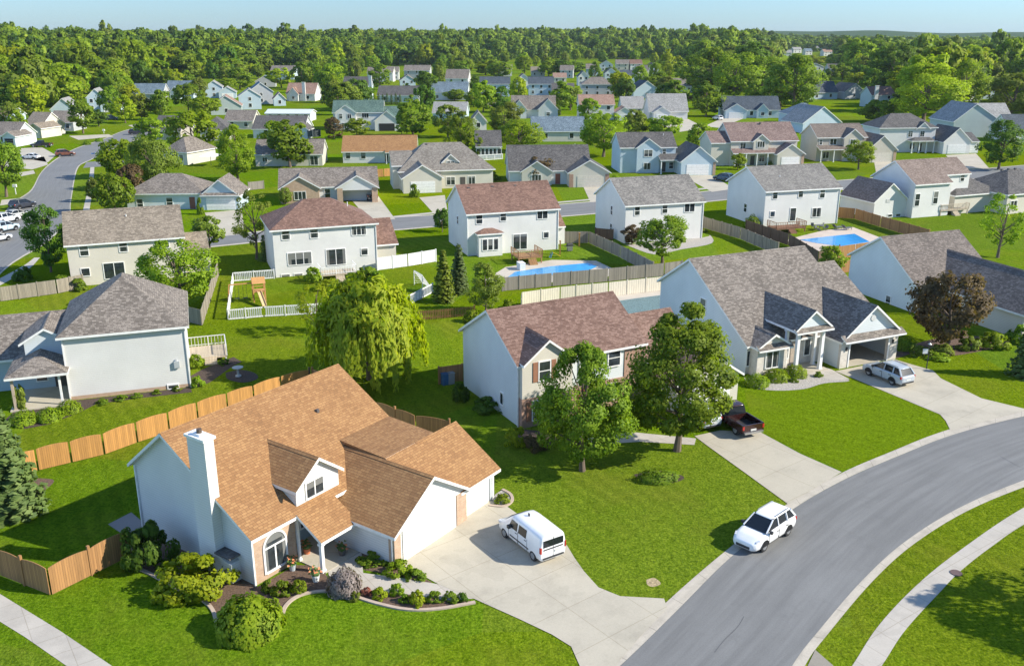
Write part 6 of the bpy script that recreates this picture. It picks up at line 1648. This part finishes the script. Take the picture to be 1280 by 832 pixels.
def tree(label, px, py, top, wpx, pr, name='tree', cat='tree', group=None, zoff=0):
    P = at(px, py); H = height_at(px, top, P.y); r_ = wpx / 2 / px_per_m((P.x, P.y, H * .6))
    cm, tm, hr = pr
    root = empty(name, (P.x, P.y, zoff), rng.uniform(0, 6.28), label, cat, group)
    root.scale = (r_, r_, H / hr)
    link('trunk', tm, root); link('crown', cm, root)
    return root
def shrub_proto(kind, shape='dome', n=1500, leaf_s=.14):
    k = (kind, shape, 'shrub', n)
    if k in PROTO: return PROTO[k]
    if shape == 'ball':
        d = unit(n); d[:, 2] = np.abs(d[:, 2]) * 1.0; rad = rng.uniform(.84, 1.03, (n, 1)) * (1 + .10 * np.sin(d[:, :1] * 7 + 1) * np.sin(d[:, 1:2] * 6) + .07 * np.sin(d[:, 2:3] * 9 + d[:, :1] * 5)); c = d * rad; c[:, 2] = c[:, 2] * .95 + .03; N_ = d + unit(n) * .5; s = leaf_s * rng.uniform(.6, 1.3, n)
        low = rng.uniform(size=n) < .3; c[low, 2] *= .5
    else:
        c, N_, s, _ = crown_points(lambda t: max(.15, math.sqrt(max(0, 1 - t * t))) , .02, 1.0, 30, n // 18, .3, leaf_s, .3)
    PROTO[k] = quads_mesh('shrub', c, N_, s, [LEAF[kind]], soft=(d + np.array([0, 0, .15])) if shape == 'ball' else SOFT[0]); return PROTO[k]
def shrub(label, px, py, wpx, hm, pr, name='shrub', group=None, cat='shrub', ysq=1.0, z=0):
    """px,py: middle of its foot"""
    P = at(px, py); r_ = wpx / 2 / px_per_m(P)
    o = link(name, pr, None, (P.x, P.y, z), rng.uniform(0, 6.28)); o.scale = (r_, r_ * ysq, hm)
    return tag(o, label, cat, group)

MAPLE_A = proto('mid', 'maple', 0, 4.2); MAPLE_B = proto('mid', 'maple', 1, 4.2)
tree('big leafy maple on the front lawn nearer the orange-roofed house, left of the pair', 728, 588, 432, 114, MAPLE_A)
tree('bigger leafy maple at the driveway with the red pickup, right of the pair', 846, 563, 384, 142, MAPLE_B)
tree('large weeping willow with hanging yellow-green strands behind the arched fence', 463, 474, 351, 134, willow(), 'willow_tree')
tree('slim pale green young tree rising left of the weeping willow', 396, 417, 354, 58, proto('yellow', 'open', 0, 2))
tree('big grey-green spruce standing at the left edge in a mulch bed', 16, 640, 504, 92, conifer('spruce', 0, 6500), 'spruce_tree')
tree('round copper-leaved tree in front of the right edge house', 1183, 436, 345, 98, proto('copper', 'wide', 0, 1.7), 'copper_tree')
tree('pale thin young tree behind the dark grey-brown roof at right', 1247, 322, 240, 62, proto('bright', 'open', 1, 2))
tree('round green tree against the back of the middle grey-roofed house', 828, 330, 271, 66, proto('mid', 'round', 0, 2))
tree('little light green tree by the dark wooden fence between two grey roofs', 1036, 344, 307, 32, proto('bright', 'oval', 0))
tree('tall narrow conifer, left of the two beside the white vinyl gate', 555, 377, 309, 36, conifer('cedar', 1), 'conifer_tree')
tree('narrow conifer, right and rear of the two beside the white vinyl gate', 574, 366, 303, 34, conifer('spruce', 2), 'conifer_tree')
tree('bushy light green tree standing right of the two conifers', 607, 391, 328, 48, proto('olive', 'oval', 1, 2))
tree('wide bright green tree growing at the corner of the weathered fence', 226, 388, 303, 98, proto('bright', 'round', 1, 3))
tree('dark green oval tree at the end of the beige house by the left street', 64, 340, 256, 46, proto('dark', 'oval', 2, 2))
tree('tall thin grey-green tree left of the white hip-roofed house', 321, 324, 237, 58, proto('olive', 'open', 3, 2))
tree('small round tree in front of the ranch drive', 262, 312, 272, 40, proto('olive', 'round', 4))
tree('small dark conifer at the foot of the thin grey-green tree', 331, 326, 292, 20, conifer('spruce', 3, 1200), 'conifer_tree')
tree('full bright green tree standing before the low cream ranch, left of two', 298, 226, 157, 50, proto('bright', 'oval', 3, 2))
tree('taller mid green tree standing before the low cream ranch, right of two', 363, 209, 150, 54, proto('mid', 'oval', 5))
tree('small bright tree touching the left side of the taller ranch tree', 342, 202, 152, 34, proto('bright', 'oval', 5))
tree('leafy tree beside the white patio umbrella', 244, 198, 141, 58, proto('bright', 'round', 6))
tree('broad grey-green willow-like tree by the street corner', 195, 238, 172, 58, proto('olive', 'wide', 7, 2))
tree('light green tree left of the broad grey-green tree at the corner', 152, 222, 178, 50, proto('bright', 'wide', 8))
tree('bushy dark tree at the side of the ranch below the corner', 145, 266, 219, 42, proto('mid', 'wide', 9))
tree('low bushy tree on the verge beside the left street walk', 122, 252, 222, 26, proto('olive', 'wide', 10))
tree('dark red-brown shrubby tree beside the broad grey-green tree', 165, 244, 208, 30, proto('copper', 'wide', 11))
tree('round bright tree at the bend of the left street', 189, 180, 149, 36, proto('bright', 'round', 12))
tree('dense round green tree at the left edge above the parked row', 8, 246, 170, 58, proto('mid', 'round', 13, 2))
tree('dense round dark green tree in front of the long grey-brown roof', 104, 167, 126, 34, proto('mid', 'round', 14))
tree('small round tree just right of the dense round one', 124, 158, 138, 24, proto('dark', 'round', 15))
tree('tall tree half hiding the bluish-white gabled house', 139, 146, 108, 26, proto('mid', 'oval', 16))
tree('pale green street tree beside the drive with the dark blue van', 157, 154, 120, 28, proto('yellow', 'oval', 17))
tree('dull green street tree right of the pale green one', 177, 150, 116, 24, proto('olive', 'oval', 18))
tree('leafy street tree in front of the blue-grey roofs by the wood', 203, 150, 112, 26, proto('mid', 'oval', 19))
tree('bushy tree right of the dark blue-grey roofed house', 236, 142, 106, 34, proto('mid', 'round', 20))
tree('small round bright bush-like tree at the left of the sage gable', 256, 148, 122, 34, proto('bright', 'wide', 21))
tree('two-toned conifer-like tree right of the green roof', 516, 170, 119, 42, proto('mid', 'tall', 22))
tree('loose tree in front of the pale blue-grey roof', 560, 172, 132, 36, proto('olive', 'oval', 23))
tree('dense round tree behind the hip-roofed house with the dormer, left of the white garage gable', 577, 192, 141, 38, proto('mid', 'oval', 24, 2))
tree('thin small tree at the left of the white railed deck', 597, 197, 168, 16, proto('mid', 'tall', 25))
tree('dense dark oval tree in front of the twin white gables', 631, 170, 126, 44, proto('olive', 'oval', 26, 2))
tree('spreading bright green tree below the dark oval one', 650, 190, 153, 58, proto('bright', 'wide', 27, 2))
tree('wide bright green tree right of the long pale blue-grey roof', 754, 196, 142, 62, proto('bright', 'round', 28, 2))
tree('olive green tree between the bright tree and the bluish-white house', 793, 172, 137, 28, proto('olive', 'oval', 29))
tree('low bright green tree above the roof of the bluish-white house', 830, 172, 146, 46, proto('bright', 'wide', 30))
tree('bright narrow tree right of the bluish-white house', 872, 184, 154, 28, proto('bright', 'oval', 31))
tree('small bright tree in front of the dusty pink roof', 736, 153, 124, 28, proto('bright', 'oval', 32))
tree('round tree covering part of the large blue gable', 816, 116, 95, 26, proto('mid', 'round', 33))
tree('lollipop-shaped bright green tree on the lawn of the taupe house', 1073, 212, 176, 40, proto('bright', 'round', 34, 2))
tree('tall dark green tree below the big light grey roof', 1248, 212, 151, 54, proto('dark', 'oval', 35, 2))
tree('very large yellow-green tree above the white hip-roofed house', 1153, 155, 80, 84, proto('yellow', 'oval', 36, 3))
tree('large bright green tree right behind the yellow-green giant', 1199, 144, 76, 60, proto('bright', 'oval', 37, 2))
tree('large round dark green tree above the tall pale chimney', 1114, 124, 58, 60, proto('dark', 'round', 38, 2))
tree('low wide leafy tree left of the yellow-green giant', 1096, 153, 126, 46, proto('mid', 'wide', 39))
tree('tall leafy tree, leftmost of the big group behind the navy-roofed ranch', 886, 122, 58, 66, proto('mid', 'oval', 40, 2))
tree('tall bright-topped tree in the middle of the big group behind the navy-roofed ranch', 918, 126, 64, 64, proto('bright', 'oval', 41, 2))
tree('tall tree in the big group right above the navy roof', 950, 124, 70, 64, proto('mid', 'oval', 42, 2))
tree('tall tree at the right end of the big group beside the navy roof', 990, 140, 68, 66, proto('mid', 'oval', 43, 2))
tree('tall shaded tree at the back of the big group', 936, 114, 56, 56, proto('dark', 'oval', 44))
tree('lower leafy tree at the foot of the big group on the right', 975, 136, 92, 46, proto('bright', 'oval', 45))
tree('small dark plum-coloured tree on the lawn behind the double white garage', 873, 137, 116, 22, proto('copper', 'round', 46))
tree('dark purple pointed tree at the corner of the green-roofed house', 418, 174, 145, 22, proto('copper', 'tall', 47), 'copper_tree')
tree('small bright tree in front of the green-roofed house', 446, 172, 148, 30, proto('bright', 'oval', 48))
tree('small bright round bush tree right of the green-roofed garage', 502, 168, 155, 14, proto('bright', 'round', 49))
tree('slim bright tree before the big white house with the end chimney', 425, 125, 107, 14, proto('bright', 'oval', 50))
tree('tall green tree splitting the view of the white house at the wood', 475, 112, 81, 28, proto('mid', 'oval', 51))
tree('dark round tree beside the pinkish-grey roofs', 533, 124, 89, 26, proto('dark', 'oval', 52))
tree('conical bright tree above the charcoal roof with the hedge', 508, 124, 104, 16, proto('bright', 'tall', 53))
tree('round dark tree standing in front of the steel-blue roof', 563, 119, 102, 14, proto('dark', 'round', 54))
tree('tree with dark crown right of the pinkish-grey roof', 594, 114, 95, 22, proto('dark', 'oval', 55))
tree('bushy bright tree at the right of the steel-blue roof', 592, 134, 114, 22, proto('bright', 'wide', 56))
tree('low leafy tree left of the steel-blue roof', 568, 126, 112, 26, proto('mid', 'wide', 57))
tree('round tree directly behind the light blue two-storey house', 624, 98, 79, 34, proto('mid', 'wide', 58))
tree('yellow-green tree left of the round tree behind the light blue house', 607, 94, 76, 30, proto('yellow', 'oval', 59))
tree('bright oval tree at the wood above the white gabled house', 656, 92, 70, 22, proto('bright', 'oval', 60))
tree('pale tree between the two tan far roofs', 686, 96, 73, 24, proto('bright', 'oval', 61))
tree('dark round tree, left of two beside the far cluster of roofs', 704, 96, 76, 30, proto('dark', 'round', 62))
tree('dark round tree, right of two beside the far cluster of roofs', 718, 95, 76, 24, proto('dark', 'round', 63))
tree('slim yellow-green tree at the right of the far cluster', 834, 96, 62, 22, proto('yellow', 'tall', 64))
tree('small bright tree in front of the grey hip-roofed house', 770, 122, 103, 16, proto('bright', 'oval', 65))
tree('leafy tree on the lawn at the left of the dusty pink roof', 713, 138, 110, 32, proto('olive', 'wide', 66))
tree('small dark round tree in the middle of the far cluster of roofs', 764, 96, 84, 16, proto('mid', 'round', 67))
tree('pale tree in front of the grey roof at the edge of the wood', 352, 110, 85, 32, proto('yellow', 'round', 68))
tree('dark leafy tree between the salmon roof and the grey roof', 379, 112, 78, 26, proto('mid', 'oval', 69))
tree('leafy tree behind the salmon roof on its right', 393, 112, 84, 24, proto('bright', 'oval', 70))
tree('wide bright tree left of the big white house with the end chimney', 412, 116, 80, 38, proto('bright', 'round', 71))
tree('bush-shaped tree right of the lone blue-gabled house', 300, 112, 84, 30, proto('mid', 'oval', 72))
tree('yellow-flowering wide tree above the grey navy-roofed gable', 1020, 82, 70, 26, proto('yellow', 'wide', 73))
tree('green tree right of the yellow-flowering tree', 1043, 86, 67, 22, proto('bright', 'oval', 74))
tree('round leafy tree in front of the far small roofs at right, left of two', 1053, 100, 79, 22, proto('mid', 'round', 75))
tree('round darker tree in front of the far small roofs at right, right of two', 1072, 104, 82, 24, proto('dark', 'round', 76))
tree('bright bushy tree at the foot of the large round dark tree', 1083, 106, 88, 26, proto('bright', 'wide', 77))
tree('wide grey-green tree at the right edge by the light grey roof', 1263, 150, 92, 72, proto('olive', 'round', 78, 2))
tree('dark red-leaved small tree before the dark grey house', 673, 228, 198, 42, proto('copper', 'wide', 79))
tree('dark conifer cut by the right edge near the lamp post', 1281, 470, 393, 48, conifer('spruce', 4, 3000), 'conifer_tree')
tree('small ornamental dark red tree by the white wall of the middle house', 790, 306, 281, 24, proto('copper', 'oval', 80))
tree('dark leafy bush tree at the side of the white pool house', 553, 290, 262, 20, proto('dark', 'wide', 81))
tree('small bright tree in front of the long mottled roof house', 922, 212, 192, 18, proto('bright', 'oval', 82))
tree('tree whose pale top shows at the left edge above the pink roof', 14, 158, 128, 30, proto('olive', 'oval', 83))
tree('yellow-green tree at the foot of the wood behind the left street', 38, 150, 96, 44, proto('yellow', 'oval', 84))
tree('small leafy tree left of the tan-roofed white-gabled house', 24, 174, 140, 22, proto('bright', 'oval', 85))
tree('young tree standing in the open lawn right of the double white garage', 893, 128, 112, 12, proto('mid', 'oval', 86))
tree('little dark conifer on the lawn behind the twin gables', 698, 146, 130, 8, proto('dark', 'tall', 87))
tree('leafy tree with thin crown before the brick ranch window', 357, 256, 236, 18, proto('olive', 'wide', 88))

tree('leafy shade tree standing just right of the picture beyond the sidewalk', 1545, 790, 590, 200, proto('mid', 'round', 89, 3))
# ---- shrubs and bed plants
SB = shrub_proto('bright'); SM = shrub_proto('mid'); SDk = shrub_proto('dark'); SY = shrub_proto('yellow'); SO = shrub_proto('olive'); BALL = shrub_proto('bright', 'ball', 1500, .11); BALLM = shrub_proto('mid', 'ball', 1500, .11)
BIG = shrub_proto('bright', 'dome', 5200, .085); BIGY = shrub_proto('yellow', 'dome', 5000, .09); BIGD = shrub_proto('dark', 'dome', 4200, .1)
shrub('big rounded bright green bush at the corner of the brick bay inside the curved edging', 312, 786, 84, 1.75, shrub_proto('bright', 'ball', 5200, .10))
shrub('spreading yellow-green bush beside the tall white chimney', 248, 738, 92, 1.9, BIGY)
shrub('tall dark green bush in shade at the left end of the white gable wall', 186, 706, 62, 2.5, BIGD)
LILAC = leaf('leaf_lilac', (.17, .14, .12), (.36, .30, .285), .2)
LEAF['lilac'] = LILAC; LEAF['red'] = leaf('leaf_red', (.22, .06, .05), (.42, .14, .10), .2)
shrub('rounded greyish-lilac flowering bush by the porch walk', 431, 738, 44, 1.35, shrub_proto('lilac', 'ball', 2600, .10))
for k, (px, py, w, hh, pr, lb) in enumerate((
 (352, 742, 26, .7, SM, 'leafy green perennials below the arched window'), (336, 738, 18, .6, SM, 'dark leafy plants at the left foot of the brick bay'), (374, 738, 22, .6, SB, 'bright leafy plant by the porch post'),
 (497, 716, 34, .7, SB, 'low bright green plants beside the garage brick pillar'), (518, 722, 26, .5, SM, 'low green plants at the tip of the small bed by the drive'), (470, 700, 40, .45, SM, 'clipped dark ground plants along the white wing wall'),
 (474, 746, 20, .55, SY, 'round lime green bush, first along the walk edging'), (496, 742, 18, .6, SB, 'round bright bush, second along the walk edging'), (522, 753, 24, .6, SY, 'round lime green bush in the middle of the walk edging'), (505, 752, 14, .45, SM, 'small dark plant between the two lime bushes'),
 (542, 750, 22, .45, SM, 'low green plant near the pointed end of the walk bed'), (562, 750, 22, .5, SM, 'green bush near the pointed end of the walk bed'), (578, 750, 16, .45, SDk, 'dark green bush at the pointed end of the walk bed'), (444, 748, 16, .4, SO, 'small grey-green plant beside the lilac bush'), (458, 742, 14, .4, shrub_proto('red', 'dome', 400, .2), 'small reddish flowering plant by the walk'),
 (628, 627, 20, .5, SB, 'bright plant in the ringed bed at the far garage corner'),
 (62, 524, 32, 1.0, BALL, 'round clipped shrub left of the white-sided house porch post'), (87, 514, 30, 1.0, BALL, 'round clipped shrub at the corner of the white-sided house'), (30, 528, 36, 1.0, BALL, 'round clipped shrub furthest left by the shaded porch'), (27, 510, 20, 2.0, shrub_proto('olive', 'dome', 1000, .16), 'upright olive shrub in front of the shaded porch'),
 (128, 504, 16, .4, SM, 'first low plant along the blank white side wall'), (150, 500, 16, .4, SM, 'second low plant along the blank white side wall'), (172, 496, 14, .35, SM, 'third low plant along the blank white side wall'), (196, 492, 12, .35, SM, 'fourth low plant along the blank white side wall'), (222, 488, 12, .35, SM, 'last low plant along the blank white side wall, next the cellar window'),
 (245, 458, 22, 1.1, SB, 'bright bush at the corner of the small pale deck'), (247, 482, 18, .8, SB, 'bright low bush at the right corner of the white-sided house'), (280, 455, 14, .5, SDk, 'bluish dark plant beside the small pale deck'),
 (946, 481, 32, 1.0, BALL, 'clipped round boxwood, leftmost of three before the bay window'), (970, 474, 32, 1.0, BALL, 'clipped round boxwood, middle of three before the bay window'), (994, 469, 30, 1.0, BALL, 'clipped round boxwood, rightmost of three beside the portico'), (993, 477, 12, .35, SM, 'tiny plant in the stone bed below the boxwoods'), (1023, 470, 12, .4, SM, 'tiny plant at the right of the stone bed'),
 (645, 556, 28, 1.3, shrub_proto('yellow', 'dome', 2000, .12), 'lime green bush at the front corner of the purple-roofed house'), (668, 560, 32, 1.2, shrub_proto('copper', 'dome', 1600, .14), 'dark red bush beside the lime green one'), (575, 500, 24, 1.5, SDk, 'dark bush at the back corner of the purple-roofed house'), (610, 512, 40, .9, SDk, 'dark low bushes along the shaded wall of the purple-roofed house'),
 (1130, 436, 28, 1.2, BALLM, 'round dark bush at the wall of the right edge house'), (1150, 444, 26, .9, SO, 'low grey-green bush below the copper tree, left'), (1178, 442, 30, .9, SO, 'low grey-green bush below the copper tree, middle'), (1212, 436, 30, 1.1, SO, 'low bush below the copper tree, right'), (1240, 434, 36, 1.4, SB, 'bright leafy bush right of the copper tree'), (1172, 448, 30, .5, SB, 'low spreading bright plant at the edge of the copper tree bed'), (1276, 428, 30, 1.6, SM, 'tall green bush by the right edge garage'),
 (392, 352, 26, 1.7, SB, 'round bush at the left of the raised grey deck'), (410, 362, 30, 1.2, SY, 'lime bush in front of the raised grey deck'), (458, 350, 34, 1.5, SM, 'round dark bush at the right of the raised grey deck'), (470, 352, 20, 1.2, SM, 'second bush at the right of the raised grey deck'),
 (77, 360, 26, 1.4, SM, 'wide bush on the weathered fence at the left edge'), (98, 362, 24, 1.3, SM, 'bush right of the weathered fence by the beige house'), (30, 350, 26, 1.5, SDk, 'dark bush above the weathered fence at the left edge'),
 (715, 228, 18, 1.2, BALL, 'round bush beside the cream garage of the dark grey house'), (769, 226, 12, 1.2, BALL, 'round bush at the right of the cream garage'), (518, 246, 14, 2.2, SM, 'green bush at the corner of the wide white garage'), (251, 268, 9, 2.6, SM, 'clipped upright shrub at the ranch garage corner'), (614, 224, 24, 1.4, SB, 'leafy shrub before the cream hip-roofed house'),
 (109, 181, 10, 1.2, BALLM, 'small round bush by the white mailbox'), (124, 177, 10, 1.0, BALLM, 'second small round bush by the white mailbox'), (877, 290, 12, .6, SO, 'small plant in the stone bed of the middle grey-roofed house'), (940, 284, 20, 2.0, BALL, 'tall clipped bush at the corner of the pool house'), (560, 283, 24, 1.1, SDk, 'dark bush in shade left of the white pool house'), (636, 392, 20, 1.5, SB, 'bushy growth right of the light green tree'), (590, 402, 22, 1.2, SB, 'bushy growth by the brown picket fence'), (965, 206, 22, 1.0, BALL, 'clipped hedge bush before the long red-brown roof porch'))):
    shrub(lb, px, py, w, hh, pr)
# clipped oval hedge on the front lawn
P = at(822, 600); o = link('hedge', shrub_proto('mid', 'ball', 2600, .085), None, (P.x, P.y, 0), R(8)); o.scale = (1.55, .8, .85); tag(o, 'oval clipped low hedge on the lawn beneath the big maples', 'hedge')
for k in range(7):
    tree('pointed dark evergreen of the clipped row behind the lawn', 468 + k * 5.4, 131, 117 - (k % 2) * 1.5, 9, conifer('dark' if False else 'spruce', 5, 900), 'evergreen_hedge_tree', 'tree', 'row of pointed dark evergreens')

# ---- trees standing loose between the far houses
rf_ = random.Random(5); spots = []
BOX = [(a[1] - 6, a[2] + 6, a[3] - 3, a[3] + 27) for a in FAR] + [(a[0] - 3, a[1] + 3, a[2] - 1, a[2] + 16) for a in FAR2] + [(395, 415, 125, 165), (560, 600, 128, 142), (880, 935, 122, 135), (60, 260, 140, 200), (395, 415, 120, 160), (600, 640, 125, 140), (885, 1280, 138, 160)]
for _ in range(9000):
    px, py = rf_.uniform(0, 1280), 70 + 76 * rf_.random() ** 1.25
    f_ = front_dist(*at(px, py).xy); d_ = at(px, py).xy.length
    if d_ > f_ * 1.0 or any(a < px < b and c < py < d for a, b, c, d in BOX): continue
    if 590 < px < 845 and 70 < py < 113 and rf_.random() < .7: continue
    if any(abs(px - a) < 9 and abs(py - b) < 4 for a, b in spots): continue
    spots.append((px, py))
    if len(spots) >= 175: break
for px, py in spots:
    P = at(px, py); k = rf_.choice(['mid', 'mid', 'bright', 'bright', 'yellow', 'olive', 'dark']); sh = rf_.choice(['round', 'oval', 'oval', 'wide'])
    cm, tm, hr = proto(k, sh, rf_.randrange(2) + 90)
    root = empty('tree', (P.x, P.y, 0), rf_.uniform(0, 6.28), 'leafy yard tree standing loose between the small far houses', 'tree', 'yard trees between the far houses')
    r_ = rf_.uniform(3.5, 5.6); root.scale = (r_, r_, rf_.uniform(8, 12) / hr)
    link('trunk', tm, root); link('crown', cm, root)

# ---- the wood
FP = []
for i in range(6):
    kind = ['mid', 'bright', 'dark', 'mid', 'yellow', 'olive'][i]
    c, n, s, ce = crown_points([OV, RND, TALL][i % 3], .1, 2.5, 42, 84, .36, .155, .3)
    FP.append((quads_mesh('wood_tree', c, n, s, [LEAF[kind], BARK], soft=SOFT[0]), 2.5))
rw = random.Random(11); cand = []
half = math.atan(640 / FOC) + .04
for _ in range(22000):
    az = rw.uniform(-half, half); d = math.sqrt(rw.uniform(300 ** 2, 2600 ** 2))
    x, y = d * math.sin(az), d * math.cos(az); fd = front_dist(x, y)
    fd *= .97
    if d < fd: continue
    cand.append((d - fd, d, x, y))
cand.sort(key=lambda q: q[1])
cell = {}; acc = []
for dep, d, x, y in cand:
    sp = 9 + .006 * d + (4 if d > 1500 else 0); k = (int(x // sp), int(y // sp))
    if any(math.hypot(x - a, y - b) < sp for i in (-1, 0, 1) for j in (-1, 0, 1) for a, b in cell.get((k[0] + i, k[1] + j), ())): continue
    cell.setdefault(k, []).append((x, y)); acc.append((dep, d, x, y))
acc.sort(key=lambda q: q[0] * .6 + q[1] * .25)
NEAR = acc[:110]; REST = acc[110:]
for dep, d, x, y in NEAR:
    me, hr = FP[rw.choice([0, 0, 1, 1, 2, 3, 4, 5])]
    r_ = rw.uniform(6.2, 9.8); H = rw.uniform(16, 23) * rw.uniform(.68, 1.2) + min(4, dep * .03)
    o = link('wood_tree', me, None, (x, y, ground_z(x, y) - .6), rw.uniform(0, 6.28)); o.scale = (r_, r_, H / hr)
    tag(o, 'tall leafy tree in the front rows of the wood beyond the far houses', 'tree', 'trees in the front of the wood')
# the rest of the wood reads as one mass
Vs, Nn_, Ms = [], [], []
LOW = []
for i in range(8):
    c, n, s, ce = crown_points([OV, RND][i % 2], .12, 2.3, 24, 38, .42, .26, .3)
    me = quads_mesh('far_crown', c, n, s, [LEAF['mid']], soft=SOFT[0]); v = np.empty(len(me.vertices) * 3, np.float32); me.vertices.foreach_get('co', v); sf = SOFT[0] / np.linalg.norm(SOFT[0], axis=1, keepdims=True); LOW.append((v.reshape(-1, 3), np.repeat(sf, 4, 0))); bpy.data.meshes.remove(me)
for dep, d, x, y in REST:
    v, sf = LOW[rw.randrange(8)]; r_ = rw.uniform(5.5, 10.5); H = rw.uniform(12, 22) * (1.25 if rw.random() < .08 else 1) * (.78 if x / y > .26 and d > 1100 else 1); a = rw.uniform(0, 6.28); ca, sa = math.cos(a), math.sin(a)
    q = np.empty_like(v); q[:, 0] = (v[:, 0] * ca - v[:, 1] * sa) * r_ + x; q[:, 1] = (v[:, 0] * sa + v[:, 1] * ca) * r_ + y; q[:, 2] = v[:, 2] * H / 2.3 + ground_z(x, y) - .8
    w = np.empty_like(sf); w[:, 0] = sf[:, 0] * ca - sf[:, 1] * sa; w[:, 1] = sf[:, 0] * sa + sf[:, 1] * ca; w[:, 2] = sf[:, 2]; Nn_.append(w)
    Vs.append(q); Ms.append(np.full(len(v) // 4, rw.choice([0, 0, 0, 1, 1, 2, 2, 3])))
V = np.vstack(Vs); n = len(V) // 4
me = bpy.data.meshes.new('far_wood'); me.vertices.add(len(V)); me.vertices.foreach_set('co', V.ravel())
me.loops.add(n * 4); me.loops.foreach_set('vertex_index', np.arange(n * 4, dtype=np.int32)); me.polygons.add(n); me.polygons.foreach_set('loop_start', np.arange(0, n * 4, 4, dtype=np.int32)); me.polygons.foreach_set('loop_total', np.full(n, 4, np.int32))
for k in ('mid', 'bright', 'dark', 'olive'): me.materials.append(leaf('far_leaf_' + k, *{'mid': ((0.0876, 0.1826, 0.0130), (0.2507, 0.3811, 0.0297)), 'bright': ((0.1312, 0.2464, 0.0130), (0.3363, 0.4819, 0.0297)), 'dark': ((0.0511, 0.1267, 0.0155), (0.1522, 0.2724, 0.0297)), 'olive': ((0.1039, 0.1666, 0.0182), (0.2616, 0.3541, 0.0386))}[k], .3, .04))
me.polygons.foreach_set('material_index', np.concatenate(Ms).astype(np.int32)); me.update(calc_edges=True)
me.normals_split_custom_set_from_vertices(np.vstack(Nn_).astype(np.float32))
tag(link('far_wood', me), 'unbroken wood of leafy trees reaching to the horizon', 'wood', kind='stuff')
print('wood', len(NEAR), len(REST), n)

# ------------------------------------------------------------------ the air
hz = MB(); hz.box(-3600, 3600, -40, 5200, -30, 60)
hm = bpy.data.materials.new('haze'); hm.use_nodes = True; ht = hm.node_tree; ht.nodes.clear()
ho = ht.nodes.new('ShaderNodeOutputMaterial'); hv = ht.nodes.new('ShaderNodeVolumePrincipled')
hv.inputs['Color'].default_value = (.80, .90, 1, 1); hv.inputs['Density'].default_value = .00005; hv.inputs['Anisotropy'].default_value = .2
ht.links.new(hv.outputs[0], ho.inputs['Volume'])
tag(hz.build('haze', hm), 'thin pale blue summer haze over the estate and the wood', 'haze', kind='stuff')
